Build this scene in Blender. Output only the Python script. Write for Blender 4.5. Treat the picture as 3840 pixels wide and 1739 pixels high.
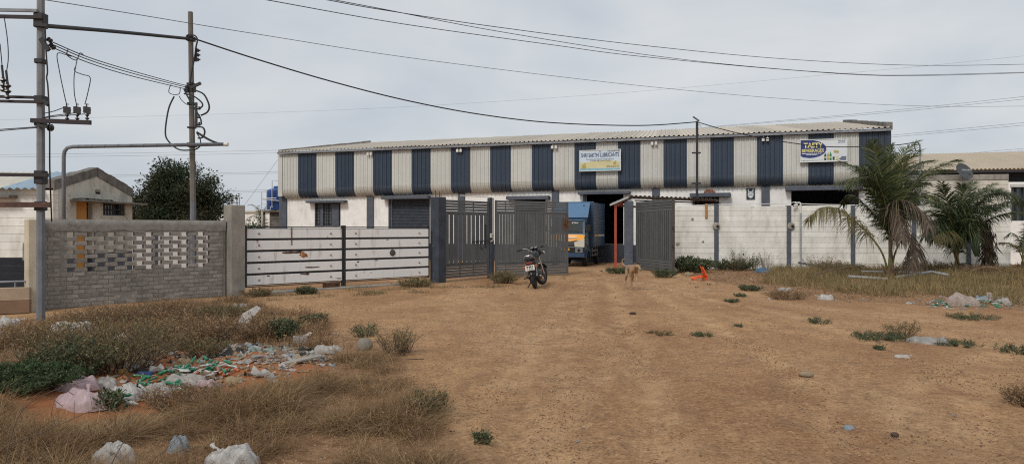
import bpy, bmesh, math, random
import numpy as np
from mathutils import Vector, Matrix, noise

random.seed(11)
rng = np.random.default_rng(11)
for o in list(bpy.data.objects):
    bpy.data.objects.remove(o)
scene = bpy.context.scene
COL = scene.collection
R = math.radians

# ------------------------------------------------------------------ camera, sky, sun, exposure
FPX, CX, HZ, EYE = 2667.0, 1920.0, 859.0, 1.6        # focal length (px of the 3840 photo), centre, horizon row, eye height
cam_d = bpy.data.cameras.new('camera')
cam_d.sensor_width = 36.0
cam_d.lens = 36.0 * FPX / 3840.0
cam_d.shift_y = -10.5 / 3840.0
cam_d.clip_start = 0.05
cam_d.clip_end = 3000
cam = bpy.data.objects.new('camera', cam_d)
cam.location = (0, 0, EYE)
cam.rotation_euler = (R(90), 0, 0)
COL.objects.link(cam)
scene.camera = cam

SUN_FROM = Vector((-0.40, -0.75, 0.80)).normalized()
world = bpy.data.worlds.new('World')
scene.world = world
world.use_nodes = True
wn, wl = world.node_tree.nodes, world.node_tree.links
wn.clear()
w_out = wn.new('ShaderNodeOutputWorld')
w_bg = wn.new('ShaderNodeBackground')
w_bg.inputs['Strength'].default_value = 0.1
w_sky = wn.new('ShaderNodeTexSky')
w_sky.sky_type = 'NISHITA'
w_sky.sun_disc = False
w_sky.sun_elevation = math.asin(SUN_FROM.z)
w_sky.sun_rotation = math.atan2(SUN_FROM.x, SUN_FROM.y)
w_sky.dust_density = 3.0
w_tc = wn.new('ShaderNodeTexCoord')
w_map = wn.new('ShaderNodeMapping')
w_map.inputs['Scale'].default_value = (1.0, 1.0, 2.6)
w_map.inputs['Rotation'].default_value = (0.15, 0.1, 0.4)
w_no = wn.new('ShaderNodeTexNoise')
w_no.inputs['Scale'].default_value = 2.6
w_no.inputs['Detail'].default_value = 5
w_no.inputs['Roughness'].default_value = 0.5
w_no.inputs['Distortion'].default_value = 0.4
w_ramp = wn.new('ShaderNodeValToRGB')
w_ramp.color_ramp.elements[0].position = 0.34
w_ramp.color_ramp.elements[1].position = 0.66
w_ramp.color_ramp.elements[0].color = (0.545, 0.592, 0.648, 1)
w_ramp.color_ramp.elements[1].color = (0.715, 0.735, 0.750, 1)
w_scl = wn.new('ShaderNodeVectorMath')
w_scl.operation = 'SCALE'
w_scl.inputs['Scale'].default_value = 8.3
w_mix = wn.new('ShaderNodeMix')
w_mix.data_type = 'RGBA'
w_mix.inputs[0].default_value = 0.92
wl.new(w_tc.outputs['Generated'], w_map.inputs['Vector'])
wl.new(w_map.outputs['Vector'], w_no.inputs['Vector'])
wl.new(w_no.outputs['Fac'], w_ramp.inputs['Fac'])
wl.new(w_ramp.outputs['Color'], w_scl.inputs[0])
wl.new(w_sky.outputs['Color'], w_mix.inputs[6])
wl.new(w_scl.outputs['Vector'], w_mix.inputs[7])
wl.new(w_mix.outputs[2], w_bg.inputs['Color'])
wl.new(w_bg.outputs['Background'], w_out.inputs['Surface'])

sun_d = bpy.data.lights.new('sun', 'SUN')
sun_d.energy = 1.5
sun_d.angle = R(14)
sun_d.color = (1.0, 0.95, 0.88)
sun = bpy.data.objects.new('sun', sun_d)
sun.location = SUN_FROM * 50
sun.rotation_euler = (-SUN_FROM).to_track_quat('-Z', 'Y').to_euler()
COL.objects.link(sun)

vs = scene.view_settings
vs.view_transform = 'Standard'
vs.look = 'None'
vs.exposure = 0.28
vs.gamma = 1.0
vs.use_curve_mapping = False
scene.cycles.max_bounces = 6
scene.cycles.use_denoising = False
scene.cycles.filter_width = 1.15
scene.cycles.transparent_max_bounces = 12

# ------------------------------------------------------------------ geometry helpers
def P(px, py, d):
    return Vector(((px - CX) / FPX * d, d, EYE - (py - HZ) / FPX * d))

def GD(py):
    return FPX * EYE / (py - HZ)

def smooth(t):
    t = min(1.0, max(0.0, t))
    return t * t * (3 - 2 * t)

def gh(x, y):
    """height of the ground"""
    if y < 2 or y > 60 or abs(x) > 45:
        return 0.0
    f = smooth((60 - y) / 20) * smooth((y - 2) / 1.5)
    h = 0.035 * noise.noise(Vector((x * 0.35, y * 0.35, 3.1))) + 0.014 * noise.noise(Vector((x * 1.3, y * 1.3, 7.7)))
    h += 0.006 * noise.noise(Vector((x * 4.1, y * 4.1, 1.7)))
    # red spoil heaps in the weeds
    for (cx, cy, r, a) in ((-4.6, 6.2, 1.0, 0.16), (-3.0, 8.3, 1.0, 0.07), (-4.8, 7.3, 0.9, 0.08), (-2.1, 7.9, 0.8, 0.05)):
        q = ((x - cx) ** 2 + (y - cy) ** 2) / (r * r)
        if q < 4:
            h += a * math.exp(-q * 1.5)
    # wheel ruts leading to the gateway
    for k, (a0, b0) in enumerate(((0.10, 0.75), (0.10, -0.65), (0.19, 1.7), (-0.02, 1.3), (0.02, 0.0))):
        c = a0 * y + b0 + 0.25 * math.sin(y * 0.33 + k)
        q = (x - c) / 0.16
        if abs(q) < 3 and y < 26:
            h += 0.016 * (math.exp(-(abs(q) - 1.3) ** 2 * 3) * 0.7 - math.exp(-q * q))
    # curved track on the near side
    rr = math.hypot(x - 9.5, y - 5.2)
    for r0 in (3.6, 4.9):
        q = (rr - r0) / 0.14
        if abs(q) < 3:
            h -= 0.016 * math.exp(-q * q) - 0.012 * math.exp(-(abs(q) - 1.5) ** 2 * 3)
    return h * f

def G(px, py):
    d = GD(py)
    x = (px - CX) / FPX * d
    return Vector((x, d, gh(x, d)))

class Frame:
    """vertical plane standing at A, local x along it, local y away behind it"""
    def __init__(self, A, B):
        self.A = Vector((A[0], A[1]))
        u = Vector((B[0] - A[0], B[1] - A[1]))
        self.L = u.length
        self.u = u.normalized()
        self.n = Vector((-self.u.y, self.u.x))
        self.ang = math.atan2(self.u.y, self.u.x)
    def hit(self, px, off=0.0):
        k = (px - CX) / FPX
        a = self.A + self.n * off
        # a + s u = d (k,1)
        d = (a.x * self.u.y - a.y * self.u.x) / (k * self.u.y - self.u.x)
        s = (d - a.y) / self.u.y if abs(self.u.y) > abs(self.u.x) * 0.5 else (d * k - a.x) / self.u.x
        return s, d
    def s(self, px, off=0.0):
        return self.hit(px, off)[0]
    def z(self, px, py, off=0.0):
        return EYE - (py - HZ) / FPX * self.hit(px, off)[1]
    def world(self, s, off, z):
        q = self.A + self.u * s + self.n * off
        return Vector((q.x, q.y, z))
    def local(self, p):
        q = Vector((p[0], p[1])) - self.A
        return q.dot(self.u), q.dot(self.n)

class MB:
    def __init__(self):
        self.v, self.f, self.m, self.cur = [], [], [], 0
    def add(self, vs_, fs_):
        b = len(self.v)
        self.v.extend([tuple(p) for p in vs_])
        self.f.extend([tuple(i + b for i in q) for q in fs_])
        self.m.extend([self.cur] * len(fs_))
        return self
    def box(self, x0, x1, y0, y1, z0, z1):
        return self.add([(x0, y0, z0), (x1, y0, z0), (x1, y1, z0), (x0, y1, z0), (x0, y0, z1), (x1, y0, z1), (x1, y1, z1), (x0, y1, z1)],
                        [(0, 3, 2, 1), (4, 5, 6, 7), (0, 1, 5, 4), (1, 2, 6, 5), (2, 3, 7, 6), (3, 0, 4, 7)])
    def cbox(self, x0, x1, y0, y1, z0, z1, c=0.01):
        """box with chamfered edges"""
        bm = bmesh.new()
        bmesh.ops.create_cube(bm, size=1.0)
        for v in bm.verts:
            v.co = ((x0 + x1) / 2 + v.co.x * (x1 - x0), (y0 + y1) / 2 + v.co.y * (y1 - y0), (z0 + z1) / 2 + v.co.z * (z1 - z0))
        bmesh.ops.bevel(bm, geom=list(bm.edges), offset=c, segments=1, affect='EDGES')
        bm.verts.index_update()
        self.add([v.co for v in bm.verts], [[v.index for v in q.verts] for q in bm.faces])
        bm.free()
        return self
    def beam(self, p, q, w, h=None, up=(0, 0, 1)):
        h = w if h is None else h
        p, q = Vector(p), Vector(q)
        t = (q - p).normalized()
        up = Vector(up)
        if abs(t.dot(up)) > 0.95:
            up = Vector((0, 1, 0))
        a = t.cross(up).normalized() * (w / 2)
        b = a.cross(t).normalized() * (h / 2)
        vs_ = [p - a - b, p + a - b, p + a + b, p - a + b, q - a - b, q + a - b, q + a + b, q - a + b]
        return self.add(vs_, [(0, 3, 2, 1), (4, 5, 6, 7), (0, 1, 5, 4), (1, 2, 6, 5), (2, 3, 7, 6), (3, 0, 4, 7)])
    def tube(self, pts, r, n=6, caps=True, closed=False):
        pts = [Vector(p) for p in pts]
        k = len(pts)
        rs = r if isinstance(r, (list, tuple)) else [r] * k
        vs_, fs_ = [], []
        prev = None
        for i, p in enumerate(pts):
            a = pts[(i - 1) % k] if closed else pts[max(i - 1, 0)]
            b = pts[(i + 1) % k] if closed else pts[min(i + 1, k - 1)]
            t = (b - a)
            t = t.normalized() if t.length > 1e-9 else Vector((0, 0, 1))
            if prev is None:
                ref = Vector((0, 0, 1)) if abs(t.z) < 0.9 else Vector((1, 0, 0))
                nx = t.cross(ref).normalized()
            else:
                nx = prev - t * prev.dot(t)
                nx = nx.normalized() if nx.length > 1e-6 else t.orthogonal().normalized()
            prev = nx
            ny = t.cross(nx)
            for j in range(n):
                a_ = 2 * math.pi * j / n
                vs_.append(p + (nx * math.cos(a_) + ny * math.sin(a_)) * rs[i])
        for i in range(k if closed else k - 1):
            i2 = (i + 1) % k
            for j in range(n):
                fs_.append((i * n + j, i * n + (j + 1) % n, i2 * n + (j + 1) % n, i2 * n + j))
        if caps and not closed:
            fs_.append(tuple(range(n - 1, -1, -1)))
            fs_.append(tuple((k - 1) * n + j for j in range(n)))
        return self.add(vs_, fs_)
    def lathe(self, prof, n=12, mtx=None, caps=True):
        vs_, fs_ = [], []
        for (r, z) in prof:
            for j in range(n):
                a_ = 2 * math.pi * j / n
                vs_.append(Vector((r * math.cos(a_), r * math.sin(a_), z)))
        k = len(prof)
        for i in range(k - 1):
            for j in range(n):
                fs_.append((i * n + j, i * n + (j + 1) % n, (i + 1) * n + (j + 1) % n, (i + 1) * n + j))
        if caps:
            fs_.append(tuple(range(n - 1, -1, -1)))
            fs_.append(tuple((k - 1) * n + j for j in range(n)))
        if mtx is not None:
            vs_ = [mtx @ v for v in vs_]
        return self.add(vs_, fs_)
    def prism(self, poly, fn):
        """poly: 2-D outline; fn(a,b,side) -> 3-D point for side 0/1"""
        k = len(poly)
        vs_ = [fn(a, b, 0) for a, b in poly] + [fn(a, b, 1) for a, b in poly]
        fs_ = [tuple(range(k)), tuple(range(2 * k - 1, k - 1, -1))]
        fs_ += [(i, k + i, k + (i + 1) % k, (i + 1) % k) for i in range(k)]
        return self.add(vs_, fs_)
    def grid(self, rows):
        nu, nv = len(rows), len(rows[0])
        vs_ = [p for r_ in rows for p in r_]
        fs_ = [(i * nv + j, i * nv + j + 1, (i + 1) * nv + j + 1, (i + 1) * nv + j) for i in range(nu - 1) for j in range(nv - 1)]
        return self.add(vs_, fs_)
    def mesh(self, name, mats, sm=False, fix=True):
        me = bpy.data.meshes.new(name)
        me.from_pydata(self.v, [], self.f)
        for mt in (mats if isinstance(mats, (list, tuple)) else [mats]):
            me.materials.append(mt)
        if any(self.m):
            me.polygons.foreach_set('material_index', self.m)
        if fix:
            bm = bmesh.new()
            bm.from_mesh(me)
            bmesh.ops.recalc_face_normals(bm, faces=bm.faces)
            bm.to_mesh(me)
            bm.free()
        if sm:
            me.polygons.foreach_set('use_smooth', [True] * len(me.polygons))
            if sm == 'auto':
                me.set_sharp_from_angle(angle=R(38))
        me.update()
        return me
    def build(self, name, mats, parent=None, sm=False, world=False, loc=None, fix=True):
        if world and parent is not None:
            inv = MW[parent.name].inverted()
            self.v = [tuple(inv @ Vector(p)) for p in self.v]
        return link(name, self.mesh(name, mats, sm, fix), parent, loc)

MW = {}
def link(name, me, parent=None, loc=None, rot=None):
    o = bpy.data.objects.new(name, me)
    COL.objects.link(o)
    if loc is not None:
        o.location = loc
    if rot is not None:
        o.rotation_euler = rot
    if parent is not None:
        o.parent = parent
        MW[o.name] = MW[parent.name] @ o.matrix_basis
    else:
        MW[o.name] = o.matrix_basis.copy()
    return o

def tag(o, label=None, cat=None, group=None, kind=None):
    if label: o['label'] = label
    if cat: o['category'] = cat
    if group: o['group'] = group
    if kind: o['kind'] = kind
    return o

def thing(name, label, cat, loc=(0, 0, 0), rot=(0, 0, 0), group=None):
    o = bpy.data.objects.new(name, None)
    o.empty_display_size = 0.2
    o.location = loc
    o.rotation_euler = rot
    COL.objects.link(o)
    MW[o.name] = Matrix.LocRotScale(Vector(loc), o.rotation_euler, None)
    return tag(o, label, cat, group, 'thing')

def fthing(name, label, cat, fr, group=None, z=0.0):
    return thing(name, label, cat, (fr.A.x, fr.A.y, z), (0, 0, fr.ang), group)

def np_mesh(name, verts, faces, mats, mi=None, smooth_=False):
    """verts (N,3), faces (M,k) with one k"""
    verts = np.asarray(verts, dtype=np.float32)
    faces = np.asarray(faces, dtype=np.int32)
    me = bpy.data.meshes.new(name)
    M, k = faces.shape
    me.vertices.add(len(verts))
    me.vertices.foreach_set('co', verts.ravel())
    me.loops.add(M * k)
    me.loops.foreach_set('vertex_index', faces.ravel())
    me.polygons.add(M)
    me.polygons.foreach_set('loop_start', np.arange(0, M * k, k, dtype=np.int32))
    for mt in (mats if isinstance(mats, (list, tuple)) else [mats]):
        me.materials.append(mt)
    if mi is not None:
        me.polygons.foreach_set('material_index', np.asarray(mi, dtype=np.int32))
    if smooth_:
        me.polygons.foreach_set('use_smooth', np.ones(M, dtype=bool))
    me.update(calc_edges=True)
    return me

def unit(a):
    return a / np.maximum(np.linalg.norm(a, axis=-1, keepdims=True), 1e-9)

def leaf_arrays(pos, dirs, length, width, fold=0.25):
    """one folded diamond (two triangles as a quad) for each leaf"""
    n = len(pos)
    dirs = unit(dirs)
    rnd = rng.normal(size=(n, 3))
    side = unit(np.cross(dirs, rnd))
    nor = np.cross(side, dirs)
    length = np.broadcast_to(np.asarray(length, dtype=float).reshape(-1, 1), (n, 1))
    width = np.broadcast_to(np.asarray(width, dtype=float).reshape(-1, 1), (n, 1))
    mid = pos + dirs * length * 0.45
    v = np.stack([pos, mid + side * width / 2 + nor * width * fold, pos + dirs * length, mid - side * width / 2 + nor * width * fold], axis=1)
    f = np.arange(n * 4).reshape(n, 4)
    return v.reshape(-1, 3), f

def blade_arrays(pos, height, width, lean, droop):
    """grass blades: strips of two quads and a tip quad (tip nearly closed)"""
    n = len(pos)
    az = rng.uniform(0, 2 * np.pi, n)
    out = np.stack([np.cos(az), np.sin(az), np.zeros(n)], 1)
    side = np.stack([-np.sin(az), np.cos(az), np.zeros(n)], 1)
    tw = rng.uniform(-0.9, 0.9, n)[:, None]
    side = unit(side + out * tw)
    up = np.array([0, 0, 1.0])
    rows = []
    for t, wf in ((0, 1.0), (0.35, 0.9), (0.7, 0.6), (1.0, 0.12)):
        c = pos + up * (height * (t - droop * t * t * 0.7))[:, None] + out * (height * (lean * t + droop * t * t))[:, None]
        rows.append(c - side * (width * wf / 2)[:, None])
        rows.append(c + side * (width * wf / 2)[:, None])
    v = np.stack(rows, 1)
    base = (np.arange(n) * 8)[:, None]
    q = np.array([[0, 1, 3, 2], [2, 3, 5, 4], [4, 5, 7, 6]])
    f = (base[:, :, None] + q[None]).reshape(-1, 4)
    return v.reshape(-1, 3), f

def inpoly(pts, poly):
    x, y = pts[:, 0], pts[:, 1]
    c = np.zeros(len(pts), bool)
    k = len(poly)
    for i in range(k):
        (x1, y1), (x2, y2) = poly[i], poly[(i + 1) % k]
        t = ((y1 > y) != (y2 > y)) & (x < (x2 - x1) * (y - y1) / (y2 - y1 + 1e-12) + x1)
        c ^= t
    return c

def gpoly(pl):
    return [tuple(((px - CX) / FPX * GD(py), GD(py))) for px, py in pl]

def catmull(pts, k=6):
    pts = [Vector(p) for p in pts]
    out = []
    for i in range(len(pts) - 1):
        p0, p1, p2, p3 = pts[max(i - 1, 0)], pts[i], pts[i + 1], pts[min(i + 2, len(pts) - 1)]
        for j in range(k):
            t = j / k
            out.append(0.5 * ((2 * p1) + (p2 - p0) * t + (2 * p0 - 5 * p1 + 4 * p2 - p3) * t * t + (3 * p1 - p0 - 3 * p2 + p3) * t ** 3))
    out.append(pts[-1])
    return out

def text_mesh(txt, x0, x1, z0, z1, y, mt, name='lettering', parent=None, offset=0.0, cond=None):
    cu = bpy.data.curves.new('t', 'FONT')
    cu.body = txt
    cu.offset = offset
    ob = bpy.data.objects.new('t', cu)
    COL.objects.link(ob)
    dg = bpy.context.evaluated_depsgraph_get()
    me = bpy.data.meshes.new_from_object(ob.evaluated_get(dg))
    co = np.empty(len(me.vertices) * 3, dtype=np.float32)
    me.vertices.foreach_get('co', co)
    co = co.reshape(-1, 3)
    lo, hi = co.min(0), co.max(0)
    s = (co - lo) / np.maximum(hi - lo, 1e-6)
    new = np.stack([x0 + s[:, 0] * (x1 - x0), np.full(len(s), y), z0 + s[:, 1] * (z1 - z0)], 1).astype(np.float32)
    me.vertices.foreach_set('co', new.ravel())
    me.materials.clear()
    me.materials.append(mt)
    me.update()
    bpy.data.objects.remove(ob)
    bpy.data.curves.remove(cu)
    return link(name, me, parent)

# ------------------------------------------------------------------ materials
MAT = {}
def new_mat(name):
    m = bpy.data.materials.new(name)
    m.use_nodes = True
    nt = m.node_tree
    b = nt.nodes['Principled BSDF']
    MAT[name] = m
    return m, nt.nodes, nt.links, b

def rgba(c):
    return (c[0], c[1], c[2], 1.0)

def mixc(ns, ls, fac, a, b, blend='MIX'):
    n = ns.new('ShaderNodeMix')
    n.data_type = 'RGBA'
    n.blend_type = blend
    n.clamp_factor = True
    for sock, val in ((0, fac), (6, a), (7, b)):
        if hasattr(val, 'default_value') and hasattr(val, 'is_output'):
            ls.new(val, n.inputs[sock])
        elif sock == 0:
            n.inputs[0].default_value = val
        else:
            n.inputs[sock].default_value = rgba(val)
    return n.outputs[2]

def noise_n(ns, ls, vec, scale, detail=4, rough=0.55, stretch=None, dist=0.0):
    if stretch is not None:
        mp = ns.new('ShaderNodeMapping')
        mp.inputs['Scale'].default_value = stretch
        ls.new(vec, mp.inputs['Vector'])
        vec = mp.outputs['Vector']
    n = ns.new('ShaderNodeTexNoise')
    n.inputs['Scale'].default_value = scale
    n.inputs['Detail'].default_value = detail
    n.inputs['Roughness'].default_value = rough
    n.inputs['Distortion'].default_value = dist
    ls.new(vec, n.inputs['Vector'])
    return n.outputs['Fac']

def ramp_n(ns, ls, fac, stops):
    n = ns.new('ShaderNodeValToRGB')
    e = n.color_ramp.elements
    while len(e) < len(stops):
        e.new(0.5)
    for k, (p, c) in enumerate(stops):
        e[k].position = p
        e[k].color = rgba(c) if isinstance(c, (tuple, list)) else (c, c, c, 1)
    ls.new(fac, n.inputs['Fac'])
    return n.outputs['Color']

def mat(name, col, rough=0.8, var=0.25, scale=3.0, metal=0.0, bump=0.15, bscale=40.0, bdist=0.01,
        grime=None, gamount=0.6, gscale=2.0, gstretch=(1, 1, 0.12), glo=0.5, ghi=0.75, objrand=0.0, spec=0.5, rustspots=None, trans=0.0, spots=None):
    m, ns, ls, b = new_mat(name)
    geo = ns.new('ShaderNodeNewGeometry')
    pos = geo.outputs['Position']
    n1 = noise_n(ns, ls, pos, scale, 6, 0.6)
    dk = tuple(c * (1 - var) for c in col)
    lt = tuple(min(1, c * (1 + var)) for c in col)
    c = mixc(ns, ls, ramp_n(ns, ls, n1, [(0.3, 0.0), (0.7, 1.0)]), dk, lt)
    if objrand:
        oi = ns.new('ShaderNodeObjectInfo')
        mr = ns.new('ShaderNodeMapRange')
        mr.inputs['To Min'].default_value = 1 - objrand
        mr.inputs['To Max'].default_value = 1 + objrand
        ls.new(oi.outputs['Random'], mr.inputs['Value'])
        vm = ns.new('ShaderNodeVectorMath')
        vm.operation = 'SCALE'
        ls.new(c, vm.inputs[0])
        ls.new(mr.outputs['Result'], vm.inputs['Scale'])
        c = vm.outputs['Vector']
    if grime is not None:
        g = noise_n(ns, ls, pos, gscale, 6, 0.65, gstretch)
        gf = ramp_n(ns, ls, g, [(glo, 0.0), (ghi, gamount)])
        c = mixc(ns, ls, gf, c, grime)
    if spots is not None:                      # blotches: (colour, scale, threshold, amount)
        sc, ss, st, sa = spots
        g = noise_n(ns, ls, pos, ss, 5, 0.7)
        c = mixc(ns, ls, ramp_n(ns, ls, g, [(st, 0.0), (st + 0.06, sa)]), c, sc)
    ls.new(c, b.inputs['Base Color'])
    b.inputs['Roughness'].default_value = rough
    b.inputs['Metallic'].default_value = metal
    b.inputs['Specular IOR Level'].default_value = spec
    if trans:
        b.inputs['Transmission Weight'].default_value = trans
    if bump:
        bp = ns.new('ShaderNodeBump')
        bp.inputs['Strength'].default_value = bump
        bp.inputs['Distance'].default_value = bdist
        ls.new(noise_n(ns, ls, pos, bscale, 5, 0.6), bp.inputs['Height'])
        ls.new(bp.outputs['Normal'], b.inputs['Normal'])
    return m

def leaf_mat(name, stops, rough=0.6, transl=0.3, patch=None):
    """colour drawn for each leaf or blade from the stops"""
    m, ns, ls, b = new_mat(name)
    geo = ns.new('ShaderNodeNewGeometry')
    c = ramp_n(ns, ls, geo.outputs['Random Per Island'], stops)
    if patch is not None:
        pn = noise_n(ns, ls, geo.outputs['Position'], patch[1], 3, 0.5)
        c = mixc(ns, ls, ramp_n(ns, ls, pn, [(0.42, 0.0), (0.62, patch[2])]), c, patch[0])
    ls.new(c, b.inputs['Base Color'])
    b.inputs['Roughness'].default_value = rough
    b.inputs['Specular IOR Level'].default_value = 0.25
    out = ns['Material Output']
    tr = ns.new('ShaderNodeBsdfTranslucent')
    ls.new(c, tr.inputs['Color'])
    mx = ns.new('ShaderNodeMixShader')
    mx.inputs[0].default_value = transl
    ls.new(b.outputs['BSDF'], mx.inputs[1])
    ls.new(tr.outputs['BSDF'], mx.inputs[2])
    ls.new(mx.outputs['Shader'], out.inputs['Surface'])
    return m

DUST = (0.30, 0.20, 0.12)
M_white_wall = mat('whitewash', (0.82, 0.81, 0.78), 0.9, 0.10, 2.2, bump=0.35, bscale=25, grime=(0.30, 0.27, 0.21), gamount=0.5, gscale=3.0, gstretch=(1, 1, 0.15), glo=0.55, ghi=0.8, spots=((0.42, 0.40, 0.36), 5.0, 0.66, 0.5))
M_block_white = mat('whitewashed_block', (0.765, 0.75, 0.70), 0.92, 0.13, 1.7, bump=0.4, bscale=22, grime=(0.32, 0.27, 0.19), gamount=0.6, gscale=2.2, gstretch=(1, 1, 0.3), glo=0.48, ghi=0.76, objrand=0.06, spots=((0.42, 0.40, 0.34), 3.0, 0.62, 0.6))
M_block_cream = mat('cream_block', (0.56, 0.49, 0.37), 0.92, 0.14, 1.7, bump=0.4, bscale=22, grime=(0.16, 0.13, 0.10), gamount=0.65, gscale=2.4, gstretch=(1, 1, 0.3), glo=0.5, ghi=0.78, objrand=0.05)
M_block_grey = mat('greyed_block', (0.60, 0.56, 0.49), 0.92, 0.14, 1.7, bump=0.4, bscale=22, grime=(0.28, 0.24, 0.18), gamount=0.6, gscale=2.4, gstretch=(1, 1, 0.3), glo=0.5, ghi=0.78, objrand=0.06)
M_mortar_w = mat('stained_joint', (0.48, 0.44, 0.37), 0.95, 0.2, 6)
M_navy_paint = mat('navy_paint', (0.036, 0.045, 0.062), 0.75, 0.30, 4, bump=0.3, bscale=30, spots=((0.10, 0.11, 0.13), 7.0, 0.62, 0.7))
M_navy_faded = mat('faded_navy_paint', (0.082, 0.094, 0.118), 0.8, 0.22, 4, bump=0.35, bscale=26, spots=((0.16, 0.18, 0.21), 5.0, 0.62, 0.7))
M_sheet_navy = mat('navy_sheet', (0.021, 0.037, 0.064), 0.5, 0.12, 0.9, bump=0.05, grime=(0.085, 0.09, 0.10), gamount=0.35, gscale=1.6, gstretch=(1, 1, 0.1), glo=0.5, ghi=0.8, objrand=0.08)
M_sheet_white = mat('offwhite_sheet', (0.535, 0.538, 0.508), 0.5, 0.06, 0.9, bump=0.05, grime=(0.30, 0.26, 0.19), gamount=0.35, gscale=1.6, gstretch=(1, 1, 0.1), glo=0.5, ghi=0.85, objrand=0.04)
M_roof = mat('tan_roof_sheet', (0.52, 0.465, 0.385), 0.6, 0.10, 1.2, bump=0.05, objrand=0.13, grime=(0.24, 0.19, 0.14), gamount=0.4, gscale=1.2, gstretch=(1, 1, 1))
M_concrete = mat('concrete', (0.285, 0.265, 0.232), 0.92, 0.25, 3.0, bump=0.5, bscale=28, grime=(0.11, 0.10, 0.09), gamount=0.6, gscale=2.5, gstretch=(1, 1, 0.25))
M_concrete_dark = mat('weathered_concrete', (0.165, 0.152, 0.135), 0.95, 0.35, 4.0, bump=0.6, bscale=24, grime=(0.035, 0.033, 0.03), gamount=0.7, gscale=3.0, gstretch=(1, 1, 0.35), spots=((0.34, 0.33, 0.31), 7.0, 0.64, 0.5))
M_brick = mat('grey_brick', (0.258, 0.236, 0.210), 0.95, 0.22, 14.0, bump=0.7, bscale=60, objrand=0.20, grime=(0.11, 0.10, 0.09), gamount=0.5, gscale=1.3, gstretch=(1, 1, 0.6))
M_mortar = mat('mortar', (0.252, 0.235, 0.210), 0.95, 0.25, 8.0, bump=0.7, bscale=45)
M_gate_grey = mat('grey_gate_paint', (0.092, 0.098, 0.102), 0.55, 0.14, 3.0, bump=0.06, grime=(0.15, 0.115, 0.08), gamount=0.35, gscale=2.2, gstretch=(1, 1, 0.2), objrand=0.10)
M_gate_brown = mat('rusty_gate_frame', (0.075, 0.062, 0.055), 0.7, 0.25, 8.0, bump=0.1)
M_black_steel = mat('black_steel', (0.022, 0.022, 0.024), 0.6, 0.25, 8, bump=0.05, spots=((0.06, 0.04, 0.03), 9.0, 0.66, 0.6))
M_black = mat('black_rubber', (0.012, 0.012, 0.013), 0.75, 0.2, 20, bump=0.05)
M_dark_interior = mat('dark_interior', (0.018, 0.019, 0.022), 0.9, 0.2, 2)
M_grey_steel = mat('galvanised_steel', (0.22, 0.23, 0.25), 0.55, 0.25, 5.0, metal=0.2, bump=0.1, spots=((0.10, 0.10, 0.11), 6, 0.6, 0.6))
M_pole = mat('pole_concrete', (0.185, 0.188, 0.195), 0.8, 0.22, 4.0, bump=0.3, grime=(0.09, 0.09, 0.095), gamount=0.6, gscale=4, gstretch=(1, 1, 0.06))
M_pole_paint = mat('pole_grey_paint', (0.155, 0.162, 0.180), 0.7, 0.22, 4.0, bump=0.2, spots=((0.36, 0.36, 0.36), 5.0, 0.63, 0.7))
M_pole_brown = mat('pole_weathered', (0.150, 0.135, 0.115), 0.85, 0.22, 4.0, bump=0.3, grime=(0.08, 0.07, 0.06), gamount=0.6, gscale=4, gstretch=(1, 1, 0.06))
M_rust = mat('rusted_angle_iron', (0.085, 0.042, 0.030), 0.85, 0.45, 7.0, bump=0.3, spots=((0.28, 0.22, 0.20), 7.0, 0.62, 0.6))
M_plum_steel = mat('dark_red_oxide', (0.030, 0.020, 0.024), 0.7, 0.3, 7.0)
M_insul = mat('brown_insulator', (0.030, 0.024, 0.024), 0.25, 0.2, 9, bump=0)
M_wire = mat('cable_black', (0.014, 0.014, 0.015), 0.6, 0.1, 5, bump=0)
M_wire_grey = mat('conductor_grey', (0.095, 0.10, 0.11), 0.5, 0.1, 5, bump=0)
M_cable_green = mat('cable_green', (0.014, 0.035, 0.030), 0.6, 0.1, 5, bump=0)
M_pvc = mat('white_pvc', (0.66, 0.66, 0.63), 0.5, 0.12, 5, bump=0, spots=((0.4, 0.37, 0.3), 4, 0.6, 0.5))
M_pvc_grey = mat('grey_pvc', (0.30, 0.31, 0.31), 0.6, 0.15, 6, bump=0)
M_tank = mat('blue_tank', (0.020, 0.070, 0.260), 0.4, 0.10, 3, bump=0)
M_blue_glass = mat('translucent_blue_sheet', (0.28, 0.38, 0.46), 0.4, 0.1, 2, bump=0)
M_cream_roof = mat('cream_roof_sheet', (0.58, 0.55, 0.47), 0.6, 0.1, 2, bump=0.05)
M_yellow_door = mat('ochre_door_paint', (0.48, 0.215, 0.035), 0.6, 0.12, 3, bump=0.05, grime=(0.2, 0.1, 0.04), gamount=0.4)
M_orange = mat('orange_plastic', (0.80, 0.115, 0.020), 0.45, 0.12, 9, bump=0)
M_red_post = mat('red_oxide_post', (0.36, 0.065, 0.032), 0.6, 0.2, 6, bump=0.1)
M_wood = mat('orange_wood', (0.40, 0.19, 0.06), 0.7, 0.2, 12, bump=0.1)
M_glass = mat('dark_glass', (0.02, 0.026, 0.03), 0.12, 0.1, 3, bump=0)
M_screen = mat('tinted_windscreen', (0.040, 0.050, 0.050), 0.5, 0.15, 4, bump=0, spec=0.12)
M_dado = mat('dark_navy_dado', (0.012, 0.014, 0.022), 0.85, 0.25, 3, bump=0.3)
M_sheet_navy_d = mat('dusty_navy_sheet', (0.028, 0.045, 0.071), 0.55, 0.15, 1.5, bump=0.05, grime=(0.10, 0.10, 0.10), gamount=0.4, gscale=1.6, gstretch=(1, 1, 0.1), glo=0.45, ghi=0.8, objrand=0.08)
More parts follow.
